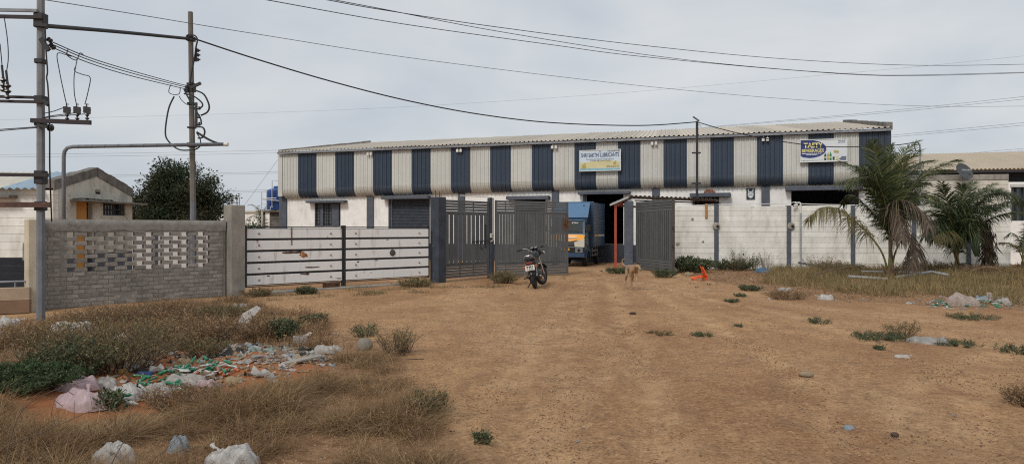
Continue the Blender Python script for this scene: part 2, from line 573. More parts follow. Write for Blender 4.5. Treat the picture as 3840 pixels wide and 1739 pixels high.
M_sheet_white_d = mat('dusty_offwhite_sheet', (0.48, 0.47, 0.425), 0.55, 0.08, 1.5, bump=0.05, grime=(0.26, 0.215, 0.15), gamount=0.45, gscale=1.6, gstretch=(1, 1, 0.1), glo=0.45, ghi=0.85, objrand=0.05)
M_peel = mat('peeling_cream_plaster', (0.56, 0.53, 0.455), 0.95, 0.10, 1.4, bump=0.5, bscale=14, grime=(0.17, 0.15, 0.125), gamount=0.75, gscale=2.4, gstretch=(1, 1, 0.35), glo=0.48, ghi=0.72, spots=((0.30, 0.275, 0.235), 2.2, 0.58, 0.7))
M_chrome = mat('chrome', (0.55, 0.55, 0.55), 0.22, 0.1, 5, metal=1.0, bump=0)
M_white_paint = mat('white_print', (0.78, 0.78, 0.78), 0.55, 0.03, 3, bump=0)
M_soil_red = (0.30, 0.115, 0.048)
# ------------------------------------------------------------------ ground
LEFT_WEEDS = [(-700, 1200), (170, 1190), (420, 1165), (900, 1118), (990, 1150), (1160, 1175), (1230, 1195), (1245, 1240), (1330, 1262), (1420, 1275), (1500, 1300), (1530, 1345), (1545, 1420), (1600, 1500), (1690, 1600), (1760, 1760), (1800, 1900), (-1500, 1900)]
RED_SOIL = [(650, 1290), (1000, 1320), (1210, 1380), (1260, 1430), (1000, 1470), (800, 1530), (500, 1560), (100, 1640), (-300, 1620), (-200, 1450), (100, 1410), (400, 1380)]
LITTER_PATCH = [(560, 1250), (900, 1290), (1180, 1310), (1230, 1370), (1010, 1420), (900, 1450), (640, 1500), (420, 1530), (400, 1400), (480, 1330)]
RIGHT_WEEDS = [(2560, 1035), (2700, 1060), (2850, 1090), (3000, 1120), (3300, 1135), (3550, 1150), (3900, 1165), (4700, 1180), (4700, 1000), (2540, 1006)]
RIGHT_DENSE = [(2850, 1060), (3020, 1085), (3300, 1115), (3600, 1120), (3900, 1150), (4500, 1160), (4500, 1008), (2900, 1008)]
lw, rs_, lp, rw, rd = map(gpoly, (LEFT_WEEDS, RED_SOIL, LITTER_PATCH, RIGHT_WEEDS, RIGHT_DENSE))

TRACKS = [
    [(2235, 1035), (2190, 1120), (2150, 1250), (2120, 1450), (2110, 1760)], [(2300, 1035), (2320, 1120), (2370, 1250), (2440, 1450), (2540, 1760)],
    [(2330, 1040), (2460, 1110), (2680, 1220), (2960, 1400), (3230, 1760)], [(2200, 1040), (2120, 1130), (2040, 1260), (1930, 1400), (1690, 1600)],
    [(2270, 1035), (2330, 1150), (2300, 1300), (2180, 1480), (2000, 1760)],
    [(3990, 1310), (3700, 1335), (3520, 1400), (3430, 1490), (3400, 1600), (3420, 1760)], [(3990, 1370), (3780, 1400), (3660, 1480), (3620, 1580), (3640, 1760)],
    [(2350, 1045), (2600, 1110), (2950, 1180), (3300, 1290), (3700, 1480)]]
def make_ground():
    def axis(lo, hi, a, b, step, grow=1.18):
        core = list(np.arange(a, b + 1e-6, step))
        up, s, x = [], step, b
        while x < hi:
            s *= grow
            x += s
            up.append(min(x, hi))
        dn, s, x = [], step, a
        while x > lo:
            s *= grow
            x -= s
            dn.append(max(x, lo))
        return np.array(dn[::-1] + core + up)
    xs = axis(-900, 900, -11, 17, 0.085)
    ys = axis(-120, 1800, 3.6, 27, 0.085)
    X, Y = np.meshgrid(xs, ys)
    Z = np.array([gh(x, y) for x, y in zip(X.ravel(), Y.ravel())])
    V = np.stack([X.ravel(), Y.ravel(), Z], 1)
    # wheel tracks: shallow dusty ruts from the gateway and a bend at the near right
    trk, trk_e = np.zeros(len(V)), np.zeros(len(V))
    for pl in TRACKS:
        q = np.array(gpoly(pl))
        q = np.array([tuple(c)[:2] for c in catmull([Vector((a, b, 0)) for a, b in q], 8)])
        dmin = np.full(len(V), 9.0)
        near = (V[:, 1] > 3) & (V[:, 1] < 30) & (np.abs(V[:, 0]) < 14)
        Vn = V[near, :2]
        dn = np.full(len(Vn), 9.0)
        for a, b in zip(q[:-1], q[1:]):
            ab = b - a
            tt = np.clip(((Vn - a) @ ab) / max(ab @ ab, 1e-9), 0, 1)
            dn = np.minimum(dn, np.linalg.norm(Vn - (a + tt[:, None] * ab), axis=1))
        dmin[near] = dn
        trk = np.maximum(trk, np.exp(-(dmin / 0.20) ** 2))
        trk_e = np.maximum(trk_e, np.exp(-((dmin - 0.33) / 0.10) ** 2))
    V[:, 2] += -0.009 * trk + 0.007 * trk_e * (1 - trk)
    nx, ny = len(xs), len(ys)
    i = np.arange(nx * ny).reshape(ny, nx)
    F = np.stack([i[:-1, :-1], i[:-1, 1:], i[1:, 1:], i[1:, :-1]], -1).reshape(-1, 4)
    me = np_mesh('ground', V, F, M_ground, smooth_=True)
    weed = (inpoly(V, lw) | inpoly(V, rw)).astype(np.float32)
    red = inpoly(V, rs_).astype(np.float32)
    def blur(a, k):
        a = a.reshape(ny, nx)
        for _ in range(k):
            p = np.pad(a, 1, mode='edge')
            a = (p[:-2, 1:-1] + p[2:, 1:-1] + p[1:-1, :-2] + p[1:-1, 2:] + 2 * a) / 6
        return a.ravel()
    for nm, arr in (('weed', blur(weed, 14)), ('red', blur(red, 16)), ('track', trk), ('trackedge', trk_e)):
        at = me.attributes.new(nm, 'FLOAT', 'POINT')
        at.data.foreach_set('value', arr.astype(np.float32))
    tag(link('ground', me), kind='structure')

def ground_mat():
    m, ns, ls, b = new_mat('bare_earth')
    geo = ns.new('ShaderNodeNewGeometry')
    pos = geo.outputs['Position']
    tan, brown, pale = (0.420, 0.262, 0.138), (0.285, 0.158, 0.080), (0.505, 0.345, 0.200)
    a = noise_n(ns, ls, pos, 0.42, 5, 0.6, (1.0, 0.6, 1), 0.5)
    c = mixc(ns, ls, ramp_n(ns, ls, a, [(0.36, 0.0), (0.62, 1.0)]), brown, tan)
    a2 = noise_n(ns, ls, pos, 0.23, 4, 0.6, (1.5, 0.5, 1), 0.8)
    c = mixc(ns, ls, ramp_n(ns, ls, a2, [(0.46, 0.0), (0.68, 0.8)]), c, pale)
    a3 = noise_n(ns, ls, pos, 2.3, 6, 0.7)
    c = mixc(ns, ls, ramp_n(ns, ls, a3, [(0.38, 0.5), (0.60, 0.0)]), c, (0.215, 0.126, 0.074))
    # fine grit
    g0 = noise_n(ns, ls, pos, 9, 5, 0.8)
    c = mixc(ns, ls, ramp_n(ns, ls, g0, [(0.36, 0.6), (0.50, 0.0)]), c, (0.170, 0.096, 0.054))
    c = mixc(ns, ls, ramp_n(ns, ls, g0, [(0.55, 0.0), (0.70, 0.45)]), c, (0.54, 0.385, 0.24))
    g = noise_n(ns, ls, pos, 30, 4, 0.8)
    c = mixc(ns, ls, ramp_n(ns, ls, g, [(0.36, 0.85), (0.48, 0.0)]), c, (0.110, 0.064, 0.040))
    c = mixc(ns, ls, ramp_n(ns, ls, g, [(0.57, 0.0), (0.70, 0.6)]), c, (0.60, 0.44, 0.29))
    vo = ns.new('ShaderNodeTexVoronoi')
    vo.inputs['Scale'].default_value = 26
    ls.new(pos, vo.inputs['Vector'])
    patch = ramp_n(ns, ls, noise_n(ns, ls, pos, 1.1, 5, 0.65), [(0.50, 0.0), (0.66, 0.8)])
    peb = ramp_n(ns, ls, vo.outputs['Distance'], [(0.16, 1.0), (0.26, 0.0)])
    mm = ns.new('ShaderNodeMath')
    mm.operation = 'MULTIPLY'
    ls.new(patch, mm.inputs[0])
    ls.new(peb, mm.inputs[1])
    c = mixc(ns, ls, mm.outputs[0], c, (0.16, 0.105, 0.075))
    at_ = ns.new('ShaderNodeAttribute'); at_.attribute_name = 'track'
    ae_ = ns.new('ShaderNodeAttribute'); ae_.attribute_name = 'trackedge'
    brk = ramp_n(ns, ls, noise_n(ns, ls, pos, 1.7, 5, 0.65), [(0.40, 0.0), (0.64, 0.5)])
    m1 = ns.new('ShaderNodeMath'); m1.operation = 'MULTIPLY'
    ls.new(at_.outputs['Fac'], m1.inputs[0]); ls.new(brk, m1.inputs[1])
    c = mixc(ns, ls, m1.outputs[0], c, (0.53, 0.365, 0.215))
    m2 = ns.new('ShaderNodeMath'); m2.operation = 'MULTIPLY'
    ls.new(ae_.outputs['Fac'], m2.inputs[0]); ls.new(ramp_n(ns, ls, noise_n(ns, ls, pos, 7.0, 5, 0.75), [(0.45, 0.0), (0.60, 0.5)]), m2.inputs[1])
    c = mixc(ns, ls, m2.outputs[0], c, (0.185, 0.108, 0.064))
    # trampled weedy soil and red spoil
    aw = ns.new('ShaderNodeAttribute'); aw.attribute_name = 'weed'
    ar = ns.new('ShaderNodeAttribute'); ar.attribute_name = 'red'
    edge = noise_n(ns, ls, pos, 3.0, 5, 0.7)
    def edged(at, lo, hi, amt):
        ad = ns.new('ShaderNodeMath'); ad.operation = 'ADD'
        sb = ns.new('ShaderNodeMath'); sb.operation = 'SUBTRACT'
        sb.inputs[1].default_value = 0.5
        ls.new(edge, sb.inputs[0])
        ls.new(at.outputs['Fac'], ad.inputs[0])
        ls.new(sb.outputs[0], ad.inputs[1])
        return ramp_n(ns, ls, ad.outputs[0], [(lo, 0.0), (hi, amt)])
    litter = mixc(ns, ls, ramp_n(ns, ls, noise_n(ns, ls, pos, 9, 5, 0.7), [(0.4, 0.0), (0.6, 1.0)]), (0.150, 0.085, 0.048), (0.300, 0.190, 0.112))
    c = mixc(ns, ls, edged(aw, 0.35, 0.65, 0.85), c, litter)
    c = mixc(ns, ls, edged(ar, 0.4, 0.65, 0.85), c, M_soil_red)
    c = mixc(ns, ls, 1.0, c, (1.0, 0.955, 0.905), 'MULTIPLY')
    sc_ = ns.new('ShaderNodeVectorMath'); sc_.operation = 'SCALE'; sc_.inputs['Scale'].default_value = 1.20
    ls.new(c, sc_.inputs[0]); c = sc_.outputs['Vector']
    ls.new(c, b.inputs['Base Color'])
    b.inputs['Roughness'].default_value = 0.97
    b.inputs['Specular IOR Level'].default_value = 0.15
    h = ns.new('ShaderNodeMath'); h.operation = 'MULTIPLY_ADD'
    ls.new(mm.outputs[0], h.inputs[0]); h.inputs[1].default_value = 0.7
    ls.new(noise_n(ns, ls, pos, 17, 7, 0.75), h.inputs[2])
    bp = ns.new('ShaderNodeBump')
    bp.inputs['Strength'].default_value = 0.9
    bp.inputs['Distance'].default_value = 0.035
    ls.new(h.outputs[0], bp.inputs['Height'])
    ls.new(bp.outputs['Normal'], b.inputs['Normal'])
    return m
M_ground = ground_mat()
make_ground()

# ------------------------------------------------------------------ warehouse
def on_ray(px, d):
    return ((px - CX) / FPX * d, d)
FW = Frame(on_ray(1050, 40.0), on_ray(3332, 30.55))
def zbot(px):
    return float(np.interp(px, [1050, 1686, 2309, 3332], [3.32, 3.46, 3.53, 3.57]))
warehouse = fthing('warehouse', 'long warehouse with navy and off-white striped metal cladding above whitewashed walls', 'warehouse', FW)
EAVE = 5.80
OFFC = -0.38
# openings in the facade: px0, px1, sill z, top row
ops_px = [(1180, 1277, 1.75, 760, 'window'), (1467, 1612, 0.85, 745, 'shutter'), (1928, 2046, 0.85, 748, 'dark'),
          (2196, 2338, 0.85, 727, 'door'), (2604, 2696, 0.85, 738, 'dark'), (2967, 3222, 0.85, 711, 'dark')]
WL = FW.L
ops = []
for (a, b, z0, py, k) in ops_px:
    ops.append((FW.s(a), FW.s(b), z0, FW.z((a + b) / 2, py), k))
mb = MB()
TH = 0.23
prev = 0.0
for (a, b, z0, z1, k) in ops:
    mb.box(prev, a, 0, TH, 0.85, 5.9)
    if z0 > 0.86:
        mb.box(a, b, 0, TH, 0.85, z0)
    mb.box(a, b, 0, TH, z1, 5.9)
    prev = b
mb.box(prev, WL, 0, TH, 0.85, 5.9)
mb.build('wall', M_white_wall, warehouse)
MB().cbox(-0.05, WL + 0.05, -0.06, TH, -0.3, 0.85, 0.015).build('plinth', M_navy_paint, warehouse)
# shell behind the facade: floor, ends, back
rl = FW.local((17.5, 38.5)); BK = 18.0
mb = MB()
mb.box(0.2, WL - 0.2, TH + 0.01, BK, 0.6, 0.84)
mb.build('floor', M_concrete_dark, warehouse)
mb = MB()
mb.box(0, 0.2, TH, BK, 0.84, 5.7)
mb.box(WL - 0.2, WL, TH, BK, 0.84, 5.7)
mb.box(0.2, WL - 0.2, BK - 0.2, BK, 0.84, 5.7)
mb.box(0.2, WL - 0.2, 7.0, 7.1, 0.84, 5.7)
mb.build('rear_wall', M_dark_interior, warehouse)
# cladding: one sheet for each stripe
edges = [1061, 1117.5, 1187, 1257, 1328, 1398, 1470, 1543, 1615, 1690, 1764, 1838, 1916, 1994, 2074, 2154, 2235, 2317, 2402, 2488, 2576, 2664, 2752, 2838, 2937, 3031, 3127, 3221, 3330]
def clad_profile(zb):
    pr = [(OFFC, EAVE - 0.06, -1, 0), (OFFC, 4.6, -1, 0), (OFFC, zb + 0.42, -1, 0)]
    for k in range(1, 8):
        a = k / 7 * R(78)
        pr.append((OFFC + 0.36 * (1 - math.cos(a)), zb + 0.42 - 0.43 * math.sin(a), -math.cos(a), -math.sin(a)))
    return pr
for i in range(len(edges) - 1):
    s0, s1 = FW.s(edges[i], OFFC), FW.s(edges[i + 1], OFFC)
    w = s1 - s0
    nr = 5
    cols = []
    for k in range(nr):
        c0 = s0 + (k + 0.5) * w / nr
        for ds, h in ((-0.5 * w / nr, 0), (-0.040, 0), (-0.022, 0.034), (0.022, 0.034), (0.040, 0)):
            if ds < -0.05 and k > 0:
                cols.append((c0 - 0.5 * w / nr + 0.02, 0.006))
            cols.append((c0 + ds, h))
    cols.append((s1 - 0.002, 0))
    zb0, zb1 = zbot(edges[i]), zbot(edges[i + 1])
    rows = []
    for j in range(10):
        row = []
        for (s, h) in cols:
            t = (s - s0) / w
            (o_, z_, nx_, nz_) = clad_profile(zb0 + (zb1 - zb0) * t)[j]
            dk = 0.004 if i % 2 else 0.0
            row.append((s, o_ + nx_ * (h + dk), z_ + nz_ * (h + dk)))
        rows.append(row)
    MB().grid(rows[:3]).build('cladding_sheet', M_sheet_navy if i % 2 else M_sheet_white, warehouse)
    top = [(x, y - 0.007, z + 0.06 + 0.02 * random.random() * 0) for x, y, z in rows[2]]
    MB().grid([top] + [[(x, y - 0.007, z) for x, y, z in r_] for r_ in rows[2:]]).build('skirt_sheet', M_sheet_navy_d if i % 2 else M_sheet_white_d, warehouse)
# edge flashings
s0 = FW.s(1052, OFFC)
MB().box(s0 - 0.16, s0 + 0.13, OFFC - 0.02, 0.3, 3.42, EAVE - 0.05).build('corner_flashing', M_sheet_white, warehouse)
s1 = FW.s(3332, OFFC)
MB().box(s1 - 0.05, s1 + 0.10, OFFC - 0.02, 0.3, 3.3, EAVE + 0.02).build('corner_flashing', M_sheet_navy, warehouse)
# columns on the facade
for (a, b, z1) in ((1050, 1077, 3.75), (1378, 1402, 3.72), (1719, 1744, 3.75), (2070, 2096, 3.78), (2446, 2474, 3.8), (2855, 2886, 3.85)):
    MB().cbox(FW.s(a), FW.s(b), -0.10, 0.12, 0.0, z1, 0.012).build('column', M_navy_faded, warehouse)
# rain canopies over the openings
for (a, b, y0, y1) in ((1145, 1288, 752, 760), (1427, 1604, 735, 746), (1897, 2056, 735, 748), (2166, 2360, 718, 728), (2586, 2740, 724, 738), (2947, 3236, 699, 713)):
    off = -0.42
    za, zc = FW.z((a + b) / 2, y0, off), FW.z((a + b) / 2, y1, off)
    MB().cbox(FW.s(a, off), FW.s(b, off), off, 0.0, min(za, zc), max(za, zc) + 0.01, 0.012).build('canopy_slab', M_navy_faded, warehouse)
# window with grille shutters
a, b, z0, z1, k = ops[0]
win = MB()
for (x0, x1, zz0, zz1) in ((a, a + 0.07, z0, z1), (b - 0.07, b, z0, z1), (a + 0.07, b - 0.07, z1 - 0.07, z1), (a + 0.07, b - 0.07, z0, z0 + 0.07), ((a + b) / 2 - 0.04, (a + b) / 2 + 0.04, z0 + 0.07, z1 - 0.07)):
    win.box(x0, x1, 0.02, 0.10, zz0, zz1)
wo = win.build('window', M_navy_paint, warehouse)
MB().box(a + 0.07, b - 0.07, 0.14, 0.15, z0 + 0.07, z1 - 0.07).build('pane', M_glass, wo)
gr = MB()
n_ = 10
for q in range(1, n_):
    x = a + 0.07 + (b - a - 0.14) * q / n_
    if q != 5:
        gr.tube([(x, 0.06, z0 + 0.07), (x, 0.06, z1 - 0.07)], 0.010, 5)
for q in range(1, 7):
    z = z0 + 0.07 + (z1 - z0 - 0.14) * q / 7
    gr.tube([(a + 0.07, 0.055, z), (b - 0.07, 0.055, z)], 0.008, 5)
for q in range(0, 9):
    for r_ in range(7):
        x = a + 0.07 + (b - a - 0.14) * (q + 0.5) / n_ + 0.02
        z = z0 + 0.07 + (z1 - z0 - 0.14) * (r_ + 0.5) / 7
        gr.tube([(x + 0.03 * math.cos(t), 0.06, z + 0.05 * math.sin(t)) for t in np.linspace(0, 6.28, 7)[:-1]], 0.006, 4, closed=True)
gr.build('grille', M_grey_steel, wo)
mb = MB()
mb.box(b - 0.52, b - 0.10, -0.03, 0.0, z0 + 0.03, z1 - 0.05)
mb.box(a + 0.38, a + 0.56, -0.03, 0.0, z0 + 0.03, z1 - 0.05)
mb.build('shutter_leaf', M_navy_faded, wo)
# roller shutter
a, b, z0, z1, k = ops[1]
rows = []
nsl = 30
for q in range(nsl + 1):
    z = z0 + (z1 - z0) * q / nsl
    for dz, dy in ((0.0, 0.12), (0.012, 0.09), ((z1 - z0) / nsl - 0.014, 0.09)):
        if q < nsl:
            rows.append([(a, dy, z + dz), (b, dy, z + dz)])
MB().grid(rows).build('roller_shutter', M_navy_paint, warehouse)
MB().box(a - 0.14, a, -0.05, 0.05, 0.86, z1 + 0.1).build('door_jamb', M_navy_paint, warehouse)
MB().box(FW.s(2187), FW.s(2197), -0.04, 0.05, 0.86, ops[3][3]).build('door_jamb', M_navy_faded, warehouse)
MB().box(FW.s(2598), FW.s(2605), -0.04, 0.05, 0.86, ops[4][3]).build('door_jamb', M_navy_faded, warehouse)
# bricks left lying on the canopy
for q in range(5):
    x = FW.s(2640, -0.2) + 0.17 * (q % 3) + 0.08 * (q // 3)
    MB().cbox(x, x + 0.16, -0.35, -0.22, FW.z(2660, 724, -0.42) + 0.02 + 0.085 * (q // 3), FW.z(2660, 724, -0.42) + 0.1 + 0.085 * (q // 3), 0.006).build('brick', mat('red_brick', (0.22, 0.10, 0.07), 0.95, 0.3, 9) if q == 0 else MAT['red_brick'], warehouse)
# roof sheets (front slope), each ~1 m
eL, eR = FW.s(1036, -0.62), FW.s(3345, -0.62)
ridL, ridLy, ridRx, ridRy = 0.0, 9.6, rl[0], rl[1]
eL_z = EAVE + 0.06
NS = 28
RZL, RZR = 7.52, 7.36
for i in range(NS):
    t0, t1 = i / NS, (i + 1) / NS
    rows = [[], [], [], []]
    nrib = 5
    for k in range(nrib):
        for (f, h) in ((0.0, 0), (0.52, 0), (0.64, 0.05), (0.86, 0.05)):
            t = t0 + (t1 - t0) * (k + f) / nrib
            for r_, q in enumerate((0.0, 0.33, 0.66, 1.0)):
                x = (eL + (eR - eL) * t) * (1 - q) + (ridL + (ridRx - ridL) * t) * q
                y = -0.62 * (1 - q) + (ridLy + (ridRy - ridLy) * t) * q
                z = eL_z * (1 - q) + (RZL + (RZR - RZL) * t) * q
                rows[r_].append((x, y, z + h + (0.012 if i % 2 else 0)))
    t = t1 + 0.0008
    for r_, q in enumerate((0.0, 0.33, 0.66, 1.0)):
        x = (eL + (eR - eL) * t) * (1 - q) + (ridL + (ridRx - ridL) * t) * q
        y = -0.62 * (1 - q) + (ridLy + (ridRy - ridLy) * t) * q
        rows[r_].append((x, y, eL_z * (1 - q) + (RZL + (RZR - RZL) * t) * q + (0.012 if i % 2 else 0)))
    MB().grid(rows).build('roof_sheet', M_roof, warehouse)
MB().add([(ridL, ridLy, RZL), (ridRx, ridRy, RZR), (WL, BK + 0.5, 5.9), (0, BK + 0.5, 5.9)], [(0, 1, 2, 3)]).build('rear_roof', M_roof, warehouse)
MB().box(eL + 0.03, eR - 0.03, -0.585, -0.50, EAVE - 0.05, EAVE + 0.055).build('eave_beam', M_grey_steel, warehouse)
# gable parapets rising above the roof ends
def rake(pa, za, pb, zb_, hgt, w, name, m):
    mb = MB()
    n = 12
    for q in range(n):
        t0, t1 = q / n, (q + 1) / n - 0.004
        p, r_ = Vector(pa).lerp(Vector(pb), t0), Vector(pa).lerp(Vector(pb), t1)
        z0, z1 = za + (zb_ - za) * t0, za + (zb_ - za) * t1
        j = 0.03 * random.random()
        mb.add([(p.x, p.y, z0), (p.x + w, p.y, z0), (p.x + w, p.y, z0 + hgt + j), (p.x, p.y, z0 + hgt + j),
                (r_.x, r_.y, z1), (r_.x + w, r_.y, z1), (r_.x + w, r_.y, z1 + hgt + j), (r_.x, r_.y, z1 + hgt + j)],
               [(0, 1, 2, 3), (4, 7, 6, 5), (0, 4, 5, 1), (1, 5, 6, 2), (2, 6, 7, 3), (3, 7, 4, 0)])
    mb.build(name, m, warehouse)
rake((FW.s(1044), 0.0), EAVE + 0.1, (0.15, 9.7), 7.52, 0.16, 0.2, 'gable_parapet', M_concrete)
rake((FW.s(3318), -0.3), EAVE + 0.02, (FW.local((17.2, 37.0))[0], FW.local((17.2, 37.0))[1]), 6.97, 0.30, 0.25, 'gable_parapet', M_concrete_dark)
# twin flood lamps under the eave
for px in (1386, 1722, 2078, 2453, 2870):
    for dx in (-0.09, 0.09):
        s = FW.s(px, -0.5) + dx
        lm = MB().cbox(s - 0.06, s + 0.06, -0.56, -0.46, EAVE - 0.30, EAVE - 0.15, 0.012)
        lm.tube([(s, -0.5, EAVE - 0.15), (s, -0.5, EAVE - 0.05)], 0.012, 5)
        lm.build('flood_lamp', M_pvc, warehouse)

# ------------------------------------------------------------------ sign boards on the cladding
def board(name, label, pxl, pxr, ytl, ybl, off, base_mat):
    fr = Frame(FW.world(FW.s(pxl, off), off, 0)[:2], FW.world(FW.s(pxr, off), off, 0)[:2])
    L = fr.L
    z0, z1 = fr.z(pxl, ybl), fr.z(pxl, ytl)
    t = thing(name, label, 'sign', (fr.A.x, fr.A.y, z0), (0, 0, fr.ang))
    H_ = z1 - z0
    MB().box(0, L, 0.0, 0.05, 0, H_).build('panel', base_mat, t)
    mb = MB()
    for (x0, x1, zz0, zz1) in ((-0.03, 0, -0.03, H_ + 0.03), (L, L + 0.03, -0.03, H_ + 0.03), (0, L, H_, H_ + 0.03), (0, L, -0.03, 0)):
        mb.box(x0, x1, -0.02, 0.06, zz0, zz1)
    mb.build('frame', M_pvc, t)
    mb = MB()
    for x in (L * 0.15, L * 0.85):
        mb.beam((x, 0.05, H_ * 0.3), (x, 0.16, H_ * 0.3), 0.03)
        mb.beam((x, 0.05, H_ * 0.8), (x, 0.16, H_ * 0.8), 0.03)
    mb.build('bracket', M_grey_steel, t)
    return t, L, H_
M_blue_ink = mat('blue_ink', (0.010, 0.045, 0.140), 0.5, 0.05, 3, bump=0)
M_grey_ink = mat('grey_ink', (0.12, 0.15, 0.21), 0.5, 0.05, 3, bump=0)
M_dark_ink = mat('dark_ink', (0.03, 0.03, 0.03), 0.5, 0.05, 3, bump=0)
M_yel_ink = mat('yellow_ink', (0.72, 0.66, 0.24), 0.5, 0.1, 3, bump=0)
M_paleyel = mat('pale_yellow_print', (0.60, 0.54, 0.30), 0.5, 0.1, 3, bump=0)
M_olive_ink = mat('olive_ink', (0.40, 0.34, 0.10), 0.5, 0.2, 9, bump=0)
M_signblue = mat('pale_blue_board', (0.56, 0.64, 0.71), 0.5, 0.05, 2, bump=0)
M_signpale = mat('pale_board', (0.62, 0.66, 0.68), 0.5, 0.05, 2, bump=0)
M_royal = mat('royal_blue_print', (0.020, 0.035, 0.16), 0.5, 0.05, 2, bump=0)
M_teal_ink = mat('teal_print', (0.22, 0.42, 0.50), 0.5, 0.2, 6, bump=0)
M_green_ink = mat('green_print', (0.02, 0.16, 0.075), 0.5, 0.2, 6, bump=0)
M_dgreen_ink = mat('dark_green_print', (0.015, 0.05, 0.03), 0.5, 0.2, 6, bump=0)

def flat(t, poly, y, m, name='print'):
    k = len(poly)
    return MB().add([(x, y, z) for x, z in poly], [tuple(range(k))]).build(name, m, t, fix=False)

def dashes(t, x0, x1, z0, z1, y, m, seed=1, name='small_print'):
    r_ = random.Random(seed)
    mb = MB()
    x = x0
    while x < x1:
        w = r_.uniform(0.03, 0.09)
        mb.add([(x, y, z0), (min(x + w, x1), y, z0), (min(x + w, x1), y, z1), (x, y, z1)], [(0, 1, 2, 3)])
        x += w + 0.018
    return mb.build(name, m, t, fix=False)

t, L, H_ = board('sign_board', 'pale lubricants sign board reading SHRI SAKTHI LUBRICANTS on the striped cladding', 2175, 2326, 566.5, 641, OFFC - 0.20, M_signblue)
flat(t, [(0.02, 0.12 * H_), (L - 0.02, 0.12 * H_), (L - 0.02, 0.40 * H_), (L * 0.7, 0.52 * H_), (L * 0.3, 0.46 * H_), (0.02, 0.40 * H_)], -0.002, M_paleyel)
flat(t, [(0.0, 0.0), (L, 0.0), (L, 0.10 * H_), (0.0, 0.115 * H_)], -0.003, M_teal_ink)
text_mesh('SHRI SAKTHI LUBRICANTS', 0.03 * L, 0.97 * L, 0.665 * H_, 0.875 * H_, -0.006, M_blue_ink, parent=t, offset=0.02)
text_mesh('Automotive and Industrial Grade Lubricants', 0.15 * L, 0.85 * L, 0.53 * H_, 0.61 * H_, -0.006, M_grey_ink, parent=t)
text_mesh('AN ISO 9001-2008 CERTIFIED COMPANY', 0.25 * L, 0.78 * L, 0.455 * H_, 0.505 * H_, -0.006, M_dark_ink, parent=t)
dashes(t, 0.69 * L, 0.98 * L, 0.92 * H_, 0.96 * H_, -0.006, M_dark_ink, 3)
dashes(t, 0.67 * L, 0.98 * L, 0.215 * H_, 0.235 * H_, -0.006, M_dark_ink, 4)
dashes(t, 0.67 * L, 0.96 * L, 0.16 * H_, 0.18 * H_, -0.006, M_dark_ink, 5)
MB().tube([(0.5 * L + 0.035 * math.cos(a_), -0.006, 0.935 * H_ + 0.035 * math.sin(a_)) for a_ in np.linspace(0, 2 * math.pi, 13)[:-1]], 0.007, 4, closed=True).build('emblem', M_grey_ink, t)
for (cx, cz, sc) in ((0.10, 0.22, 1.0), (0.87, 0.36, 0.7)):
    X_, Z_ = cx * L, cz * H_
    flat(t, [(X_ - 0.13 * sc, Z_ - 0.10 * sc), (X_ + 0.02 * sc, Z_ - 0.13 * sc), (X_ + 0.12 * sc, Z_ - 0.06 * sc), (X_ + 0.06 * sc, Z_ + 0.05 * sc), (X_ + 0.10 * sc, Z_ + 0.13 * sc), (X_ + 0.03 * sc, Z_ + 0.15 * sc), (X_ - 0.10 * sc, Z_ + 0.04 * sc)], -0.004, M_olive_ink)

t, L, H_ = board('sign_board', 'white and royal blue sign board reading TASTY BEVEERAGES high on the striped cladding', 3002, 3175, 527, 607, OFFC - 0.20, M_signpale)
ell = []
for a_ in np.linspace(-math.pi / 2, math.pi / 2 * 0.86, 20):
    ell.append((0.20 * L + 0.365 * L * math.cos(a_), 0.575 * H_ + 0.415 * H_ * math.sin(a_)))
ell = [(0.0, 0.265 * H_), (0.06 * L, 0.20 * H_)] + ell + [(0.46 * L, H_), (0.0, H_)]
ell = [(min(max(x, 0.0), L), min(z, H_)) for x, z in ell]
flat(t, ell, -0.003, M_royal)
text_mesh('TASTY', 0.07 * L, 0.49 * L, 0.635 * H_, 0.875 * H_, -0.006, M_yel_ink, parent=t, offset=0.03)
text_mesh('BEVEERAGES', 0.03 * L, 0.51 * L, 0.43 * H_, 0.585 * H_, -0.006, M_yel_ink, parent=t, offset=0.02)
dashes(t, 0.03 * L, 0.47 * L, 0.355 * H_, 0.385 * H_, -0.006, M_white_paint, 6)
dashes(t, 0.13 * L, 0.37 * L, 0.30 * H_, 0.33 * H_, -0.006, M_white_paint, 7)
dashes(t, 0.02 * L, 0.50 * L, 0.035 * H_, 0.055 * H_, -0.006, M_grey_ink, 8)
dashes(t, 0.82 * L, 0.98 * L, 0.91 * H_, 0.95 * H_, -0.006, M_grey_ink, 9)
dashes(t, 0.82 * L, 0.97 * L, 0.83 * H_, 0.87 * H_, -0.006, M_grey_ink, 10)
for (cx, m_, h1) in ((0.54, M_dgreen_ink, 0.34), (0.60, M_olive_ink, 0.36), (0.655, M_green_ink, 0.37)):
    x = cx * L
    flat(t, [(x - 0.022 * L, 0.04 * H_), (x + 0.022 * L, 0.04 * H_), (x + 0.022 * L, (h1 - 0.06) * H_), (x + 0.008 * L, h1 * H_), (x + 0.008 * L, (h1 + 0.05) * H_), (x - 0.008 * L, (h1 + 0.05) * H_), (x - 0.008 * L, h1 * H_), (x - 0.022 * L, (h1 - 0.06) * H_)], -0.005, m_)
    flat(t, [(x - 0.020 * L, 0.15 * H_), (x + 0.020 * L, 0.15 * H_), (x + 0.020 * L, 0.21 * H_), (x - 0.020 * L, 0.21 * H_)], -0.007, M_paleyel)
flat(t, [(0.70 * L, 0.04 * H_), (0.74 * L, 0.04 * H_), (0.745 * L, 0.2 * H_), (0.70 * L, 0.2 * H_)], -0.005, M_dgreen_ink)
